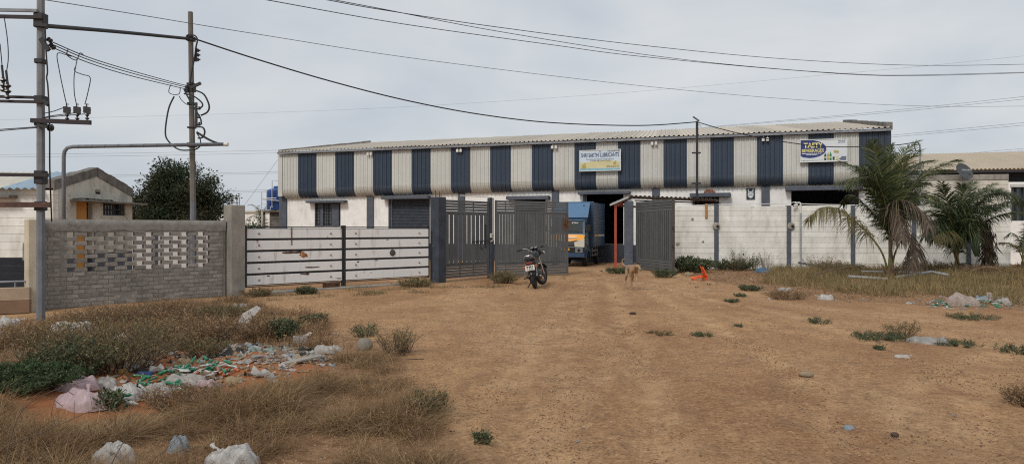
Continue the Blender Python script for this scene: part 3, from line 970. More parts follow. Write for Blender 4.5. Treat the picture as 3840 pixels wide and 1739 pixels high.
flat(t, [(0.78 * L, 0.04 * H_), (0.83 * L, 0.04 * H_), (0.825 * L, 0.23 * H_), (0.775 * L, 0.22 * H_)], -0.005, M_paleyel)
flat(t, [(0.83 * L, 0.10 * H_), (0.88 * L, 0.02 * H_), (0.99 * L, 0.02 * H_), (0.99 * L, 0.22 * H_), (0.95 * L, 0.20 * H_), (0.90 * L, 0.22 * H_), (0.88 * L, 0.16 * H_)], -0.005, M_grey_ink)
flat(t, [(0.73 * L, 0.38 * H_), (0.83 * L, 0.36 * H_), (0.83 * L, 0.47 * H_), (0.72 * L, 0.49 * H_)], -0.005, M_olive_ink)

# charm plaque with a horned face
sP = FW.s(2799, -0.03); sQ = FW.s(2831, -0.03)
zP, zQ = FW.z(2815, 748, -0.03), FW.z(2815, 705, -0.03)
pw = FW.world(sP, -0.03, zP)
t = thing('charm_plaque', 'small navy plaque with a white horned face on the whitewashed wall', 'plaque', pw, (0, 0, FW.ang))
L, H_ = sQ - sP, zQ - zP
MB().box(0, L, 0, 0.025, 0, H_).build('panel', M_navy_paint, t)
def rel(pl):
    return [(x * L, z * H_) for x, z in pl]
flat(t, rel([(0.5, 0.10), (0.72, 0.2), (0.84, 0.38), (0.82, 0.6), (0.7, 0.70), (0.3, 0.70), (0.18, 0.6), (0.16, 0.38), (0.28, 0.2)]), -0.003, M_signpale, 'face')
for sg in (0, 1):
    q = [(0.20, 0.68), (0.30, 0.72), (0.26, 0.82), (0.28, 0.93), (0.17, 0.84)]
    flat(t, rel([((1 - x) if sg else x, z) for x, z in q]), -0.003, M_signpale, 'horn')
    q = [(0.24, 0.56), (0.44, 0.53), (0.44, 0.575), (0.26, 0.60)]
    flat(t, rel([((1 - x) if sg else x, z) for x, z in q]), -0.006, M_dark_ink, 'eye')
flat(t, rel([(0.24, 0.42), (0.3, 0.35), (0.5, 0.38), (0.7, 0.35), (0.76, 0.42), (0.7, 0.39), (0.5, 0.42), (0.3, 0.39)]), -0.006, M_dark_ink, 'moustache')
# ------------------------------------------------------------------ compound boundary on the left (brick, pillar, gates)
FB = Frame(on_ray(150, 14.15), on_ray(880, 17.2))
BW = FB.s(846)
brick_wall = fthing('brick_wall', 'unplastered grey brick compound wall with rows of open lattice holes', 'wall', FB)
PIT, BL, BHh, TK = 0.0905, 0.215, 0.081, 0.115
def brick_me(name, l, seed):
    r_ = random.Random(seed)
    m = MB().cbox(0, l, 0, TK, 0, BHh, 0.006)
    m.v = [(x + r_.uniform(-.002, .002), y + r_.uniform(-.003, .003), z + r_.uniform(-.0025, .0025)) for x, y, z in m.v]
    return m.mesh(name, M_brick)
bricks = [brick_me('brick', BL, k) for k in range(4)]
lat = [brick_me('brick', 0.235, 10 + k) for k in range(3)]
half = brick_me('brick', 0.10, 20)
sl0, sl1 = FB.s(256), FB.s(780)
def put_brick(me, s, z, dy=0.0):
    o = link('brick', me, brick_wall, (s, dy + random.uniform(-0.004, 0.004), z), (0, random.uniform(-0.012, 0.012), random.uniform(-0.008, 0.008)))
    return o
PER = 0.385
nlat = round((sl1 - sl0) / PER * 2) / 2
PER = (sl1 - sl0) / nlat
hole_bricks = {(1, 6), (2, 6), (2, 7), (1, 10)}
for i in range(20):
    z = i * PIT
    def run(a, b, odd):
        s = a
        k = 0
        if odd and b - a > 0.4:
            put_brick(half, s, z); s += 0.112
        while s + 0.10 < b:
            if s + BL <= b + 0.03:
                if not ((i, k) in hole_bricks and a < 0.1):
                    put_brick(bricks[(i * 3 + k * 7) % 4], s, z)
                s += BL + 0.012
            else:
                put_brick(half, s, z); s += 0.112
            k += 1
    if 8 <= i <= 16:
        run(0.02, sl0 - 0.07, i % 2)
        odd = (i % 2)
        k = 0
        s = sl0 + (0.12 if not odd else 0.12 - PER / 2)
        while s < sl1 - 0.02:
            put_brick(lat[(i + k) % 3], s, z)
            s += PER
            k += 1
        run(sl1 + 0.05, BW, i % 2)
    else:
        run(0.02, BW, i % 2)
mb = MB()
mb.box(0.02, BW, 0.012, TK - 0.01, -0.1, 8 * PIT - 0.005)
mb.box(0.02, BW, 0.006, TK - 0.008, 17 * PIT - 0.005, 20 * PIT - 0.006)
mb.box(0.02, sl0 - 0.02, 0.012, TK - 0.01, 8 * PIT - 0.005, 17 * PIT - 0.005)
mb.box(sl1 + 0.04, BW, 0.012, TK - 0.01, 8 * PIT - 0.005, 17 * PIT - 0.005)
mb.build('mortar', M_mortar, brick_wall)
# plaster skin smeared over the top courses
rows = []
for q in range(41):
    s = 0.01 + (BW - 0.01) * q / 40
    lo = 17.3 * PIT + 0.06 * noise.noise(Vector((s * 3, 0, 5)))
    hi = 20 * PIT - 0.012 + 0.012 * noise.noise(Vector((s * 4, 2, 5)))
    rows.append([(s, -0.010, lo), (s, -0.014, (lo + hi) / 2), (s, -0.012, hi), (s, TK + 0.01, hi + 0.004)])
MB().grid(rows).build('plaster_coping', M_concrete_dark if False else M_mortar, brick_wall, sm=True)

def pillar(name, label, fr, s, w, h, m, rebar=0, rbh=0.3, cat='pillar', cap=False):
    p = fr.world(s, 0.0, 0)
    t = thing(name, label, cat, (p.x, p.y, -0.05), (0, 0, fr.ang))
    mb = MB()
    rows_n = 9
    mb.cbox(-w / 2, w / 2, -w / 2, w / 2, 0, h + 0.05, 0.018)
    mb.build('shaft', m, t)
    for k in range(rebar):
        a_ = k / rebar * 6.28 + 0.4
        x, y = 0.30 * w * math.cos(a_), 0.30 * w * math.sin(a_)
        MB().tube([(x, y, h), (x + 0.01, y, h + rbh * (0.75 + 0.3 * random.random()))], 0.007, 5).build('rebar', M_rust, t)
    if rebar:
        MB().tube([(0.33 * w * math.cos(a_), 0.33 * w * math.sin(a_), h + 0.1) for a_ in np.linspace(0, 6.28, 5)[:-1]], 0.005, 4, closed=True).build('stirrup', M_rust, t)
    return t
pillar('concrete_pillar', 'bare concrete gate pillar with rusty rebar stubs at the end of the brick wall', FB, FB.s(879), 0.37, 2.18, M_concrete, 6, 0.28)
pw = FB.world(FB.s(127), 0, 0)
pillar('plaster_column', 'stained cream plaster column behind the thick utility pole', FB, FB.s(126), 0.26, 1.80, M_block_cream)

# white steel gate, two leaves
FG = Frame(on_ray(917, 17.35), on_ray(1613, 21.1))
def rust_mat():
    m, ns, ls, b = new_mat('rusty_white_enamel')
    tc = ns.new('ShaderNodeTexCoord')
    geo = ns.new('ShaderNodeNewGeometry')
    pos = geo.outputs['Position']
    base = mixc(ns, ls, noise_n(ns, ls, pos, 3, 4), (0.75, 0.74, 0.725), (0.83, 0.82, 0.81))
    st = noise_n(ns, ls, pos, 5.0, 6, 0.7, (1, 1, 0.14))
    c = mixc(ns, ls, ramp_n(ns, ls, st, [(0.54, 0.0), (0.72, 0.85)]), base, (0.36, 0.22, 0.12))
    rn = noise_n(ns, ls, pos, 3.4, 6, 0.75)
    c = mixc(ns, ls, ramp_n(ns, ls, rn, [(0.64, 0.0), (0.67, 0.95)]), c, (0.12, 0.045, 0.02))
    ls.new(c, b.inputs['Base Color'])
    b.inputs['Roughness'].default_value = 0.55
    return m
M_enamel = rust_mat()
M_rust_patch = mat('rust_patch', (0.10, 0.040, 0.020), 0.95, 0.4, 20, bump=0.4, spots=((0.02, 0.015, 0.012), 12, 0.55, 0.9))
M_rust_orange = mat('rust_orange', (0.34, 0.135, 0.045), 0.95, 0.4, 14, bump=0.3, spots=((0.6, 0.5, 0.4), 16, 0.6, 0.8))
M_boss = mat('stained_boss', (0.34, 0.27, 0.21), 0.8, 0.4, 20, bump=0.2)
GZ0, GZ1 = 0.17, 1.70
sm_ = FG.s(1289)
def white_leaf(label, s0, s1, seed):
    p = FG.world(s0, 0, 0)
    t = thing('steel_gate_leaf', label, 'gate', (p.x, p.y, 0), (0, 0, FG.ang), 'leaves of the white rusty double gate')
    L = s1 - s0
    r_ = random.Random(seed)
    for x in (0.0, L - 0.05):
        MB().box(x, x + 0.05, -0.005, 0.045, GZ0 - (0.10 if (x > 0) == (seed == 1) else 0), GZ1).build('stile', M_black_steel, t)
    np_ = 5
    pitch = (GZ1 - 0.10 - GZ0) / np_
    for k in range(np_ + 1):
        z = GZ0 + k * pitch
        for dz in (0.0, 0.042):
            MB().box(0.05, L - 0.05, 0.0, 0.035, z + dz, z + dz + 0.024).build('rail', M_black_steel, t)
        if 0 < k < np_:
            MB().box(0.05, L - 0.05, 0.012, 0.024, z + 0.024, z + 0.042).build('rail_web', M_black_steel, t)
    for k in range(np_):
        z0 = GZ0 + k * pitch + 0.060
        z1 = GZ0 + (k + 1) * pitch + 0.004
        pn = MB().cbox(0.05, L - 0.05, -0.012, 0.012, z0, z1, 0.004).build('panel', M_enamel, t)
        for x in (0.35, L - 0.38):
            mt = Matrix.Translation((x, -0.012, (z0 + z1) / 2)) @ Matrix.Rotation(R(90), 4, 'X')
            MB().lathe([(0.030, 0.0), (0.030, 0.005), (0.014, 0.020), (0.012, 0.028), (0.003, 0.033)], 10, mt).build('boss', M_boss, pn)
    return t, L, pitch
def blotch(t, cx, cz, rx, rz, m, seed, y=-0.0145, spike=0.5):
    pl = []
    for k in range(22):
        a_ = k / 22 * 6.283
        q = 1 + spike * noise.noise(Vector((math.cos(a_) * 1.7 + seed, math.sin(a_) * 1.7, seed * 3.1))) * 1.6
        pl.append((cx + rx * q * math.cos(a_), y, cz + rz * q * math.sin(a_)))
    MB().add(pl, [tuple(range(22))]).build('rust_patch', m, t, fix=False)
t, L, pitch = white_leaf('white enamelled steel gate leaf with rust holes next to the concrete pillar', FG.s(918), sm_ - 0.012, 1)
blotch(t, L * 0.48, GZ0 + 2 * pitch + 0.265, 0.28, 0.030, M_rust_patch, 3)
blotch(t, L * 0.57, GZ0 + 2 * pitch + 0.19, 0.10, 0.075, M_rust_orange, 5, -0.016)
blotch(t, L * 0.66, GZ0 + 1 * pitch + 0.155, 0.20, 0.016, M_rust_patch, 7)
blotch(t, L * 0.60, GZ0 + 0 * pitch + 0.27, 0.12, 0.024, M_rust_patch, 9)
blotch(t, L * 0.22, GZ0 + 0 * pitch + 0.265, 0.05, 0.012, M_rust_patch, 11)
blotch(t, L * 0.95, GZ0 + 0 * pitch + 0.115, 0.09, 0.014, M_rust_patch, 12)
MB().box(L * 0.445, L * 0.455, -0.017, -0.013, GZ0 + 3 * pitch + 0.16, GZ1 - 0.05).build('stain', M_rust_patch, t)
MB().box(L - 0.60, L - 0.10, 0.0, 0.02, GZ0 - 0.13, GZ0 - 0.005).build('drop_plate', M_rust_patch, t)
t, L, pitch = white_leaf('cleaner white steel gate leaf with a round iron rosette by the navy pillar', sm_ + 0.012, FG.s(1611), 2)
mt = Matrix.Translation((L * 0.54, -0.013, GZ0 + 2 * pitch + 0.19)) @ Matrix.Rotation(R(90), 4, 'X')
ro = MB().lathe([(0.085, 0.0), (0.085, 0.010), (0.060, 0.012), (0.055, 0.022), (0.02, 0.026)], 12, mt)
for k in range(12):
    a_ = k / 12 * 6.283
    ro.lathe([(0.016, 0.0), (0.012, 0.014), (0.003, 0.018)], 6, mt @ Matrix.Translation((0.085 * math.cos(a_), 0.085 * math.sin(a_), 0)))
ro.build('rosette', M_gate_brown, t)
blotch(t, L * 0.15, GZ0 + 1 * pitch + 0.25, 0.03, 0.020, M_rust_patch, 13)
blotch(t, L * 0.48, GZ0 + 3 * pitch + 0.275, 0.04, 0.010, M_rust_patch, 15)
blotch(t, L * 0.35, GZ0 + 1 * pitch + 0.275, 0.08, 0.010, M_rust_patch, 17)
# threshold kerb under the gate
p = FG.world(0, 0, 0)
t = thing('gate_threshold', 'low concrete threshold strip running under the white double gate', 'kerb', (p.x, p.y, 0), (0, 0, FG.ang))
MB().cbox(0.2, FG.L - 0.3, -0.14, 0.10, -0.1, 0.055, 0.015).build('strip', M_concrete, t)

# navy pillars
FP = Frame(on_ray(1643, 21.3), on_ray(1840, 23.25))
pA = pillar('navy_pillar', 'stout navy painted pillar with rebar stubs beside the white gate', FP, 0.0, 0.35, 2.56, M_navy_paint, 5, 0.25)
pB = pillar('navy_pillar', 'slim navy post between the narrow grey gate and the wide grey gate', FP, FP.L, 0.17, 2.62, M_navy_paint)
M_sw = mat('switch_box', (0.55, 0.55, 0.52), 0.5, 0.1, 5, bump=0)
FR = Frame(on_ray(2358, 28.6), on_ray(2358 + 140, 28.3))
pC = pillar('navy_pillar', 'peeling navy gate pillar by the tin roofed lean-to and the open gate leaf', FR, 0.0, 0.36, 2.72, M_navy_faded)

def slat_gate(label, pa, pb, z0, z1, nv, nh, gap=0.38, dividers=(0.35, 0.68), backed=False, edge=None):
    fr = Frame(pa, pb)
    t = thing('slatted_gate_leaf', label, 'gate', (fr.A.x, fr.A.y, 0), (0, 0, fr.ang), 'grey slatted steel gate leaves')
    L = fr.L
    fw = 0.055
    for x in (0, L - fw):
        MB().box(x, x + fw, -0.02, 0.03, z0, z1).build('stile', M_gate_grey if (edge is None or x == 0) else edge, t)
    hz = 0.42 if nh >= 4 else 0.36
    bands = ((z0, z0 + hz), (z1 - hz, z1))
    for (b0, b1) in bands:
        ph = (b1 - b0) / nh
        for k in range(nh):
            MB().box(fw, L - fw, -0.012, 0.016, b0 + k * ph + 0.003, b0 + (k + 1) * ph - 0.009).build('rail', M_gate_grey, t)
        for f in dividers:
            MB().box(f * L - 0.02, f * L + 0.02, 0.016, 0.034, b0 + 0.005, b1 - 0.005).build('brace', M_gate_grey, t)
    v0, v1 = z0 + hz + 0.0, z1 - hz - 0.0
    MB().box(fw, L - fw, 0.017, 0.034, v0 - 0.02, v0 + 0.035).build('brace', M_gate_grey, t)
    MB().box(fw, L - fw, 0.017, 0.034, v1 - 0.035, v1 + 0.02).build('brace', M_gate_grey, t)
    pv = (L - 2 * fw) / nv
    for k in range(nv):
        x = fw + k * pv + pv * gap / 2
        MB().box(x, x + pv * (1 - gap), -0.010, 0.004, v0 + 0.003, v1 - 0.003).build('slat', M_gate_grey, t)
    if backed:
        MB().box(fw, L - fw, 0.036, 0.042, z0 + 0.01, z1 - 0.01).build('backing_sheet', M_gate_brown, t)
    return t, fr, L
o1 = FP.world(0.22, 0, 0); o2 = FP.world(FP.L - 0.10, 0, 0)
t, fr, L = slat_gate('narrow grey slatted steel gate between the two navy posts', o1[:2], o2[:2], 0.10, 2.50, 10, 5, 0.19, (0.36, 0.66))
MB().beam((L * 0.60, -0.03, 1.20), (L * 0.98, -0.03, 1.23), 0.03).build('bolt', M_black_steel, t)
MB().tube([(L * 0.80, -0.02, 1.22), (L * 0.80, -0.04, 1.0), (L * 0.84, -0.04, 0.95)], 0.012, 5).build('handle', M_black_steel, t)
MB().box(L * 0.90, L * 0.905 + 0.04, -0.035, -0.015, 1.0, 1.75).build('handle', M_black_steel, t)
t, fr, L = slat_gate('wide grey slatted steel gate leaf swung open behind the motorcycle', on_ray(1857, 23.3), on_ray(2130, 24.8), 0.06, 2.55, 26, 5, 0.14, (0.14, 0.70))
BIG_GATE = fr
t, fr, L = slat_gate('narrow dark grey slatted gate leaf swung open toward the dog', on_ray(2386, 28.3), on_ray(2528, 25.15), 0.06, 2.68, 18, 4, 0.28, (0.33, 0.66), True, M_gate_brown)
MB().box(L - 0.075, L + 0.02, -0.045, -0.021, 0.02, 2.68).build('edge_angle', M_gate_brown, t)
for z in (1.0, 1.65):
    MB().beam((L - 0.02, -0.05, z), (L + 0.12, -0.10, z), 0.03, 0.08).build('hinge', M_black_steel, t)

M_twine = mat('twine', (0.25, 0.18, 0.10), 0.9, 0.2, 9, bump=0)
# dried flower garland tied to the wide leaf
gp = BIG_GATE.world(BIG_GATE.L - 0.12, -0.08, 1.80)
M_garland = leaf_mat('dried_flower', [(0.0, (0.16, 0.035, 0.02)), (0.5, (0.30, 0.08, 0.03)), (0.8, (0.34, 0.20, 0.07)), (1.0, (0.20, 0.16, 0.08))])
n = 700
pos = np.array(gp) + rng.normal(size=(n, 3)) * np.array([0.07, 0.05, 0.12])
pos[:80] += np.array([0.0, 0.0, 0.18])
v, f = leaf_arrays(pos, rng.normal(size=(n, 3)), rng.uniform(0.02, 0.06, n), rng.uniform(0.004, 0.018, n))
o = thing('dried_garland', '', '', (0, 0, 0))
link('petals', np_mesh('petals', v, f, M_garland), o)['kind'] = 'stuff'
MB().tube([gp + Vector((0, 0.05, 0.15)), gp, gp + Vector((0.02, 0.0, -0.12))], 0.012, 5).build('cord', M_twine, o)
tag(o, 'dried red and straw garland tied to the top edge of the wide grey gate', 'garland')

# power conduit and switch on the slim post
pb_ = FP.world(FP.L, -0.10, 0)
t = thing('conduit', 'white conduit pipe with a small switch box running down the slim navy post', 'pipe', (pb_.x, pb_.y, 0), (0, 0, FP.ang))
MB().tube([(-1.55, 0.02, 2.64), (-0.04, 0.02, 2.63), (0.0, 0.0, 2.58), (0.0, 0.0, 1.24), (-0.12, 0.0, 1.20)], 0.016, 6).build('pipe', M_pvc, t)
MB().cbox(-0.12, -0.03, -0.02, 0.04, 1.32, 1.46, 0.008).build('switch_box', M_sw, t)
MB().box(-0.095, -0.055, -0.024, -0.021, 1.36, 1.42).build('switch', M_black, t)

# ------------------------------------------------------------------ right-hand boundary wall of whitewashed planks between pilasters
FWR = Frame(on_ray(2375, 28.35), on_ray(3790, 28.35))
white_wall = fthing('block_wall', 'long whitewashed block compound wall with navy pilasters behind the palms', 'wall', FWR)
pil = [2385, 2686, 2958, 3198, 3427, 3632]
NC, WH = 12, 2.54
ch = WH / NC
for k in range(len(pil)):
    pa_, pb2 = pil[k], (pil[k + 1] if k + 1 < len(pil) else 3790)
    s0, s1 = FWR.s(pa_) + 0.08, FWR.s(pb2) - 0.08
    if k + 1 == len(pil):
        s1 += 0.08
    for c in range(NC):
        rr_ = random.Random(k * 100 + c)
        m = MB().cbox(s0, s1, 0.0 + rr_.uniform(-0.008, 0.006), 0.15, c * ch + 0.0035, (c + 1) * ch - 0.004 + (rr_.uniform(-0.03, 0.01) if c == NC - 1 else 0), 0.006)
        m.build('block_course', M_block_white, white_wall)
    MB().box(s0, s1, 0.012, 0.14, 0.0, WH - 0.03).build('mortar', M_mortar_w, white_wall)
for k, px in enumerate(pil[1:]):
    w = 0.17
    s = FWR.s(px)
    m = MB().cbox(s - w / 2, s + w / 2, -0.05, 0.17, -0.05, WH + (0.06 if k == 0 else 0.0), 0.015)
    m.build('pilaster', M_navy_faded, white_wall)
    if k < 2:
        mt = Matrix.Translation((s - 0.02 + 0.09 * k, -0.06, 1.72)) @ Matrix.Rotation(R(90), 4, 'X')
        MB().lathe([(0.15, 0.0), (0.13, 0.02), (0.03, 0.03)], 11, mt).build('cement_patch', M_concrete, white_wall)
        mt = Matrix.Translation((s + 0.02 + 0.09 * k, -0.09, 1.72)) @ Matrix.Rotation(R(90), 4, 'X')
        MB().lathe([(0.05, 0.0), (0.05, 0.05), (0.03, 0.055)], 8, mt).build('outlet', M_black, white_wall)
for (px, py, r_) in ((2596, 822, 0.07), (2636, 906, 0.06), (2788, 953, 0.045), (2541, 914, 0.10)):
    s, z = FWR.s(px), FWR.z(px, py)
    pl = []
    for q in range(12):
        a_ = q / 12 * 6.283
        g_ = r_ * (0.8 + 0.5 * noise.noise(Vector((math.cos(a_) * 2 + px, math.sin(a_) * 2, 0))))
        pl.append((s + g_ * math.cos(a_), -0.012, z + g_ * math.sin(a_)))
    MB().add(pl + [(s, -0.03, z)], [(q, (q + 1) % 12, 12) for q in range(12)]).build('cement_patch', M_concrete if py < 950 else M_black, white_wall)
# orange batten on the wall top
s = FWR.s(2648)
MB().cbox(s - 0.045, s + 0.045, -0.05, -0.012, FWR.z(2648, 818), FWR.z(2648, 764), 0.006).build('batten', M_wood, white_wall)
# white water pipe along the wall top
pw = FWR.world(0, 0, WH)
t = thing('water_pipe', 'white plastic water pipe running along the top of the whitewashed wall', 'pipe', (pw.x, pw.y, WH), (0, 0, FWR.ang))
pts = [(FWR.s(px), 0.03, FWR.z(px, py) - WH) for px, py in ((2540, 773), (2690, 766), (2830, 765), (2960, 762), (2985, 757))]
pts2 = [(FWR.s(px), 0.03, FWR.z(px, py) - WH) for px, py in ((3000, 764), (3100, 767), (3200, 769), (3340, 771))]
MB().tube(pts, 0.016, 6).build('pipe_run', M_pvc, t)
MB().tube(pts2, 0.020, 6).build('pipe_run', M_pvc, t)
x = FWR.s(3000)
MB().tube([(FWR.s(2980), -0.03, 0.10), (x - 0.03, -0.03, 0.11), (x, -0.06, 0.08), (x, -0.06, -0.30)], 0.035, 7).build('elbow', M_pvc, t)
MB().tube([(x, -0.06, -0.30), (x, -0.06, -2.55)], 0.035, 7).build('downpipe', M_pvc_grey, t)
cp = FWR.world(FWR.s(2985), -0.12, FWR.z(2985, 772))
t = thing('security_camera', 'small white bullet camera fixed to the wall top by the pipe elbow', 'camera', cp, (0, 0, FWR.ang))
MB().tube([(-0.16, -0.06, 0.0), (0.0, 0.0, 0.03)], 0.045, 8).build('housing', M_pvc, t)
MB().tube([(-0.165, -0.062, -0.001), (-0.16, -0.06, 0.0)], 0.032, 8).build('lens', M_black, t)
MB().beam((0.0, 0.0, 0.03), (0.06, 0.11, 0.03), 0.03).build('bracket', M_pvc, t)

# ------------------------------------------------------------------ tin-roofed lean-to behind the gate pillar
lp0 = P(2308, 1010, 28.35)
t = thing('tin_canopy', 'small corrugated tin canopy on red posts beside the gateway', 'canopy', (lp0.x, lp0.y, 0))
MB().beam((0, 0, -0.05), (0, 0, 2.56), 0.09).build('post', M_red_post, t)
back = Vector((1.5, 2.6, 0))
MB().beam((back.x, back.y, -0.05), (back.x, back.y, 2.6), 0.09).build('post', M_red_post, t)
qB = P(2352, 748, 28.8) - Vector((lp0.x, lp0.y, 0))
MB().beam((-0.02, 0, 2.53), (qB.x, qB.y, 2.74), 0.08).build('beam', M_red_post, t)
MB().beam((-0.02, 0, 2.55), (back.x, back.y, 2.55), 0.08).build('beam', M_red_post, t)
o0 = Vector((lp0.x, lp0.y, 0))
cA, cB, cC, cD = P(2287, 765, 28.1) - o0, P(2356, 735, 28.45) - o0, P(2376, 744, 31.4) - o0, P(2310, 770, 31.2) - o0
def sheet(c00, c10, c11, c01, nrib, h, name, m, t, th=0.0):
    rows = [[], []]
    for k in range(nrib * 4 + 1):
        f = k / (nrib * 4)
        b_ = h if (k % 4) in (2, 3) else 0.0
        p = c00.lerp(c10, f) + Vector((0, 0, b_)); q = c01.lerp(c11, f) + Vector((0, 0, b_))
        rows[0].append(p); rows[1].append(q)
    return MB().grid(rows).build(name, m, t)
M_tin = mat('old_tin_sheet', (0.27, 0.235, 0.20), 0.7, 0.2, 3, bump=0.05, grime=(0.12, 0.06, 0.035), gamount=0.6, gstretch=(1, 1, 1))
sheet(cA, cB, cC, cD, 4, 0.03, 'roof_sheet', M_tin, t)
MB().beam(cA + Vector((0, -0.02, -0.04)), cB + Vector((0, -0.02, -0.04)), 0.02, 0.07).build('fascia', M_sheet_white, t)
eA, eB, eC, eD = P(2358, 735, 28.45) - o0, P(2688, 747, 28.6) - o0, P(2700, 757, 31.4) - o0, P(2378, 746, 31.4) - o0
ns_ = 4
for k in range(ns_):
    f0, f1 = k / ns_, (k + 1) / ns_ - 0.001
    sheet(eA.lerp(eB, f0), eA.lerp(eB, f1), eD.lerp(eC, f1), eD.lerp(eC, f0), 5, 0.045, 'roof_sheet', M_tin, t)
MB().beam(eA + Vector((0, 0.15, -0.07)), eB + Vector((0, 0.15, -0.07)), 0.05).build('purlin', M_rust, t)
MB().beam(eD + Vector((0, -0.15, -0.07)), eC + Vector((0, -0.15, -0.07)), 0.05).build('purlin', M_rust, t)
MB().beam(eC + Vector((-0.2, -0.1, -0.08)), (eC.x - 0.2, eC.y - 0.1, 0), 0.08).build('post', M_red_post, t)

# slim black lamp post
lp1 = P(2614, 859, 30.0)
t = thing('lamp_post', 'slim black steel post with a lamp head and two short cross pieces', 'lamp post', (lp1.x, lp1.y, 0))
MB().tube([(0, 0, -0.1), (0, 0, 6.15)], 0.055, 8).build('shaft', M_black_steel, t)
for py in (574, 688):
    z = EYE - (py - HZ) / FPX * 30
    MB().box(-0.24, 0.14, -0.07, -0.057, z - 0.035, z + 0.035).build('cross_piece', M_black_steel, t)
MB().beam((-0.17, 0, 6.34), (0.09, 0, 6.16), 0.14, 0.035).build('lamp_head', M_grey_steel, t)
MB().tube([(0.06, 0, 6.0), (0.15, 0, 5.97), (0.17, 0, 5.90)], 0.012, 5).build('hook', M_grey_steel, t)
# ------------------------------------------------------------------ small gabled shed on the left
XG = on_ray(200, 19.0)[0]
D1, D2 = 19.0, 22.95
house = thing('gabled_shed', 'small cream block shed with a gabled front, ochre door and grey coping', 'shed', (XG, D1, 0))
# local: x to the camera's right (gable plane x=0), y away, z up
W_ = D2 - D1
ROFF = 14.0
zE = 2.70
zA = 3.22
def gy(px):           # distance along the gable of a column of the photograph
    return XG * FPX / (px - CX) - D1
def gz(px, py):
    return EYE - (py - HZ) / FPX * (gy(px) + D1)
# gable wall with door and window openings, built in columns
yd0, yd1 = gy(286), gy(346)
yw0, yw1 = gy(386), gy(469)
zd = gz(310, 757); zw0, zw1 = gz(430, 808), gz(430, 764)
def roof_at(y):
    return zE + (zA - zE) * (1 - abs(y - W_ / 2) / (W_ / 2))
mb = MB()
def gcol(y0, y1, z0, z1f=None, z1=None):
    ys_ = sorted(set([y0, y1] + ([W_ / 2] if y0 < W_ / 2 < y1 else [])))
    for a, b in zip(ys_[:-1], ys_[1:]):
        za = roof_at(a) if z1 is None else z1
        zb2 = roof_at(b) if z1 is None else z1
        mb.add([(0, a, z0), (0, b, z0), (0, b, zb2), (0, a, za), (-0.2, a, z0), (-0.2, b, z0), (-0.2, b, zb2), (-0.2, a, za)],
               [(0, 1, 2, 3), (4, 7, 6, 5), (0, 4, 5, 1), (1, 5, 6, 2), (2, 6, 7, 3), (3, 7, 4, 0)])
gcol(0.2, yd0, 0.9); gcol(yd0, yd1, zd); gcol(yd1, yw0, 0.9); gcol(yw0, yw1, 0.9, z1=zw0); gcol(yw0, yw1, zw1); gcol(yw1, W_, 0.9)
mb.build('gable_wall', M_peel, house)
mb = MB()
mb.box(-0.2, 0.0, 0.2, yd0, 0, 0.9)
mb.box(-0.2, 0.0, yd1, W_, 0, 0.9)
mb.build('dado', M_navy_faded, house)
MB().box(-0.12, -0.07, yd0, gy(334), 0, zd).build('door', M_yellow_door, house)
MB().box(-0.20, -0.13, gy(334), yd1, 0, zd).build('door_gap', M_dark_interior, house)
wn_ = MB()
for k in range(9):
    y = yw0 + (yw1 - yw0) * k / 8
    wn_.tube([(-0.06, y, zw0), (-0.06, y, zw1)], 0.014, 5)
wn_.box(-0.09, -0.03, yw0, yw1, zw0 - 0.001, zw0 + 0.03)
wn_.box(-0.09, -0.03, yw0, yw1, (zw0 + zw1) / 2 - 0.015, (zw0 + zw1) / 2 + 0.015)
wo = wn_.build('window_grille', M_navy_paint, house)
MB().box(-0.19, -0.18, yw0, yw1, zw0, zw1).build('pane', M_glass, wo)
MB().cbox(0.0, 0.42, gy(262), W_ + 0.15, gz(380, 762), gz(380, 762) + 0.055, 0.008).build('canopy_slab', M_concrete_dark, house)
mb = MB()
for k in range(40):
    y = gy(262) + random.random() * 1.0 if k < 22 else gy(340) + random.random() * 0.7
    mb.cbox(0.05, 0.25, y, y + random.uniform(0.05, 0.14), gz(380, 762) + 0.056, gz(380, 762) + 0.06 + random.uniform(0.01, 0.05), 0.006)
mb.build('rubble', M_concrete_dark, house)['kind'] = 'stuff'
MB().box(-0.05, 0.012, gy(358), gy(375), gz(366, 727), gz(366, 712)).build('vent', M_dark_interior, house)
MB().box(0.0, 0.03, gy(358), gy(375), gz(366, 719), gz(366, 716)).build('vent_slat', M_block_cream, house)
# stepped grey block coping along the gable
for side in (0, 1):
    n = 6
    for k in range(n):
        a, b = k / n * W_ / 2, (k + 1) / n * W_ / 2 - 0.012
        if side:
            a, b = W_ - a, W_ - b
        j = random.uniform(-0.01, 0.02)
        za, zb2 = roof_at(a), roof_at(b)
        h0, h1 = -0.06, 0.20 + j
        MB().add([(-0.24, a, za + h0), (0.03, a, za + h0), (0.03, a, za + h1), (-0.24, a, za + h1), (-0.24, b, zb2 + h0), (0.03, b, zb2 + h0), (0.03, b, zb2 + h1), (-0.24, b, zb2 + h1)],
                 [(0, 1, 2, 3), (4, 7, 6, 5), (0, 4, 5, 1), (1, 5, 6, 2), (2, 6, 7, 3), (3, 7, 4, 0)]).build('coping_block', M_concrete_dark, house)
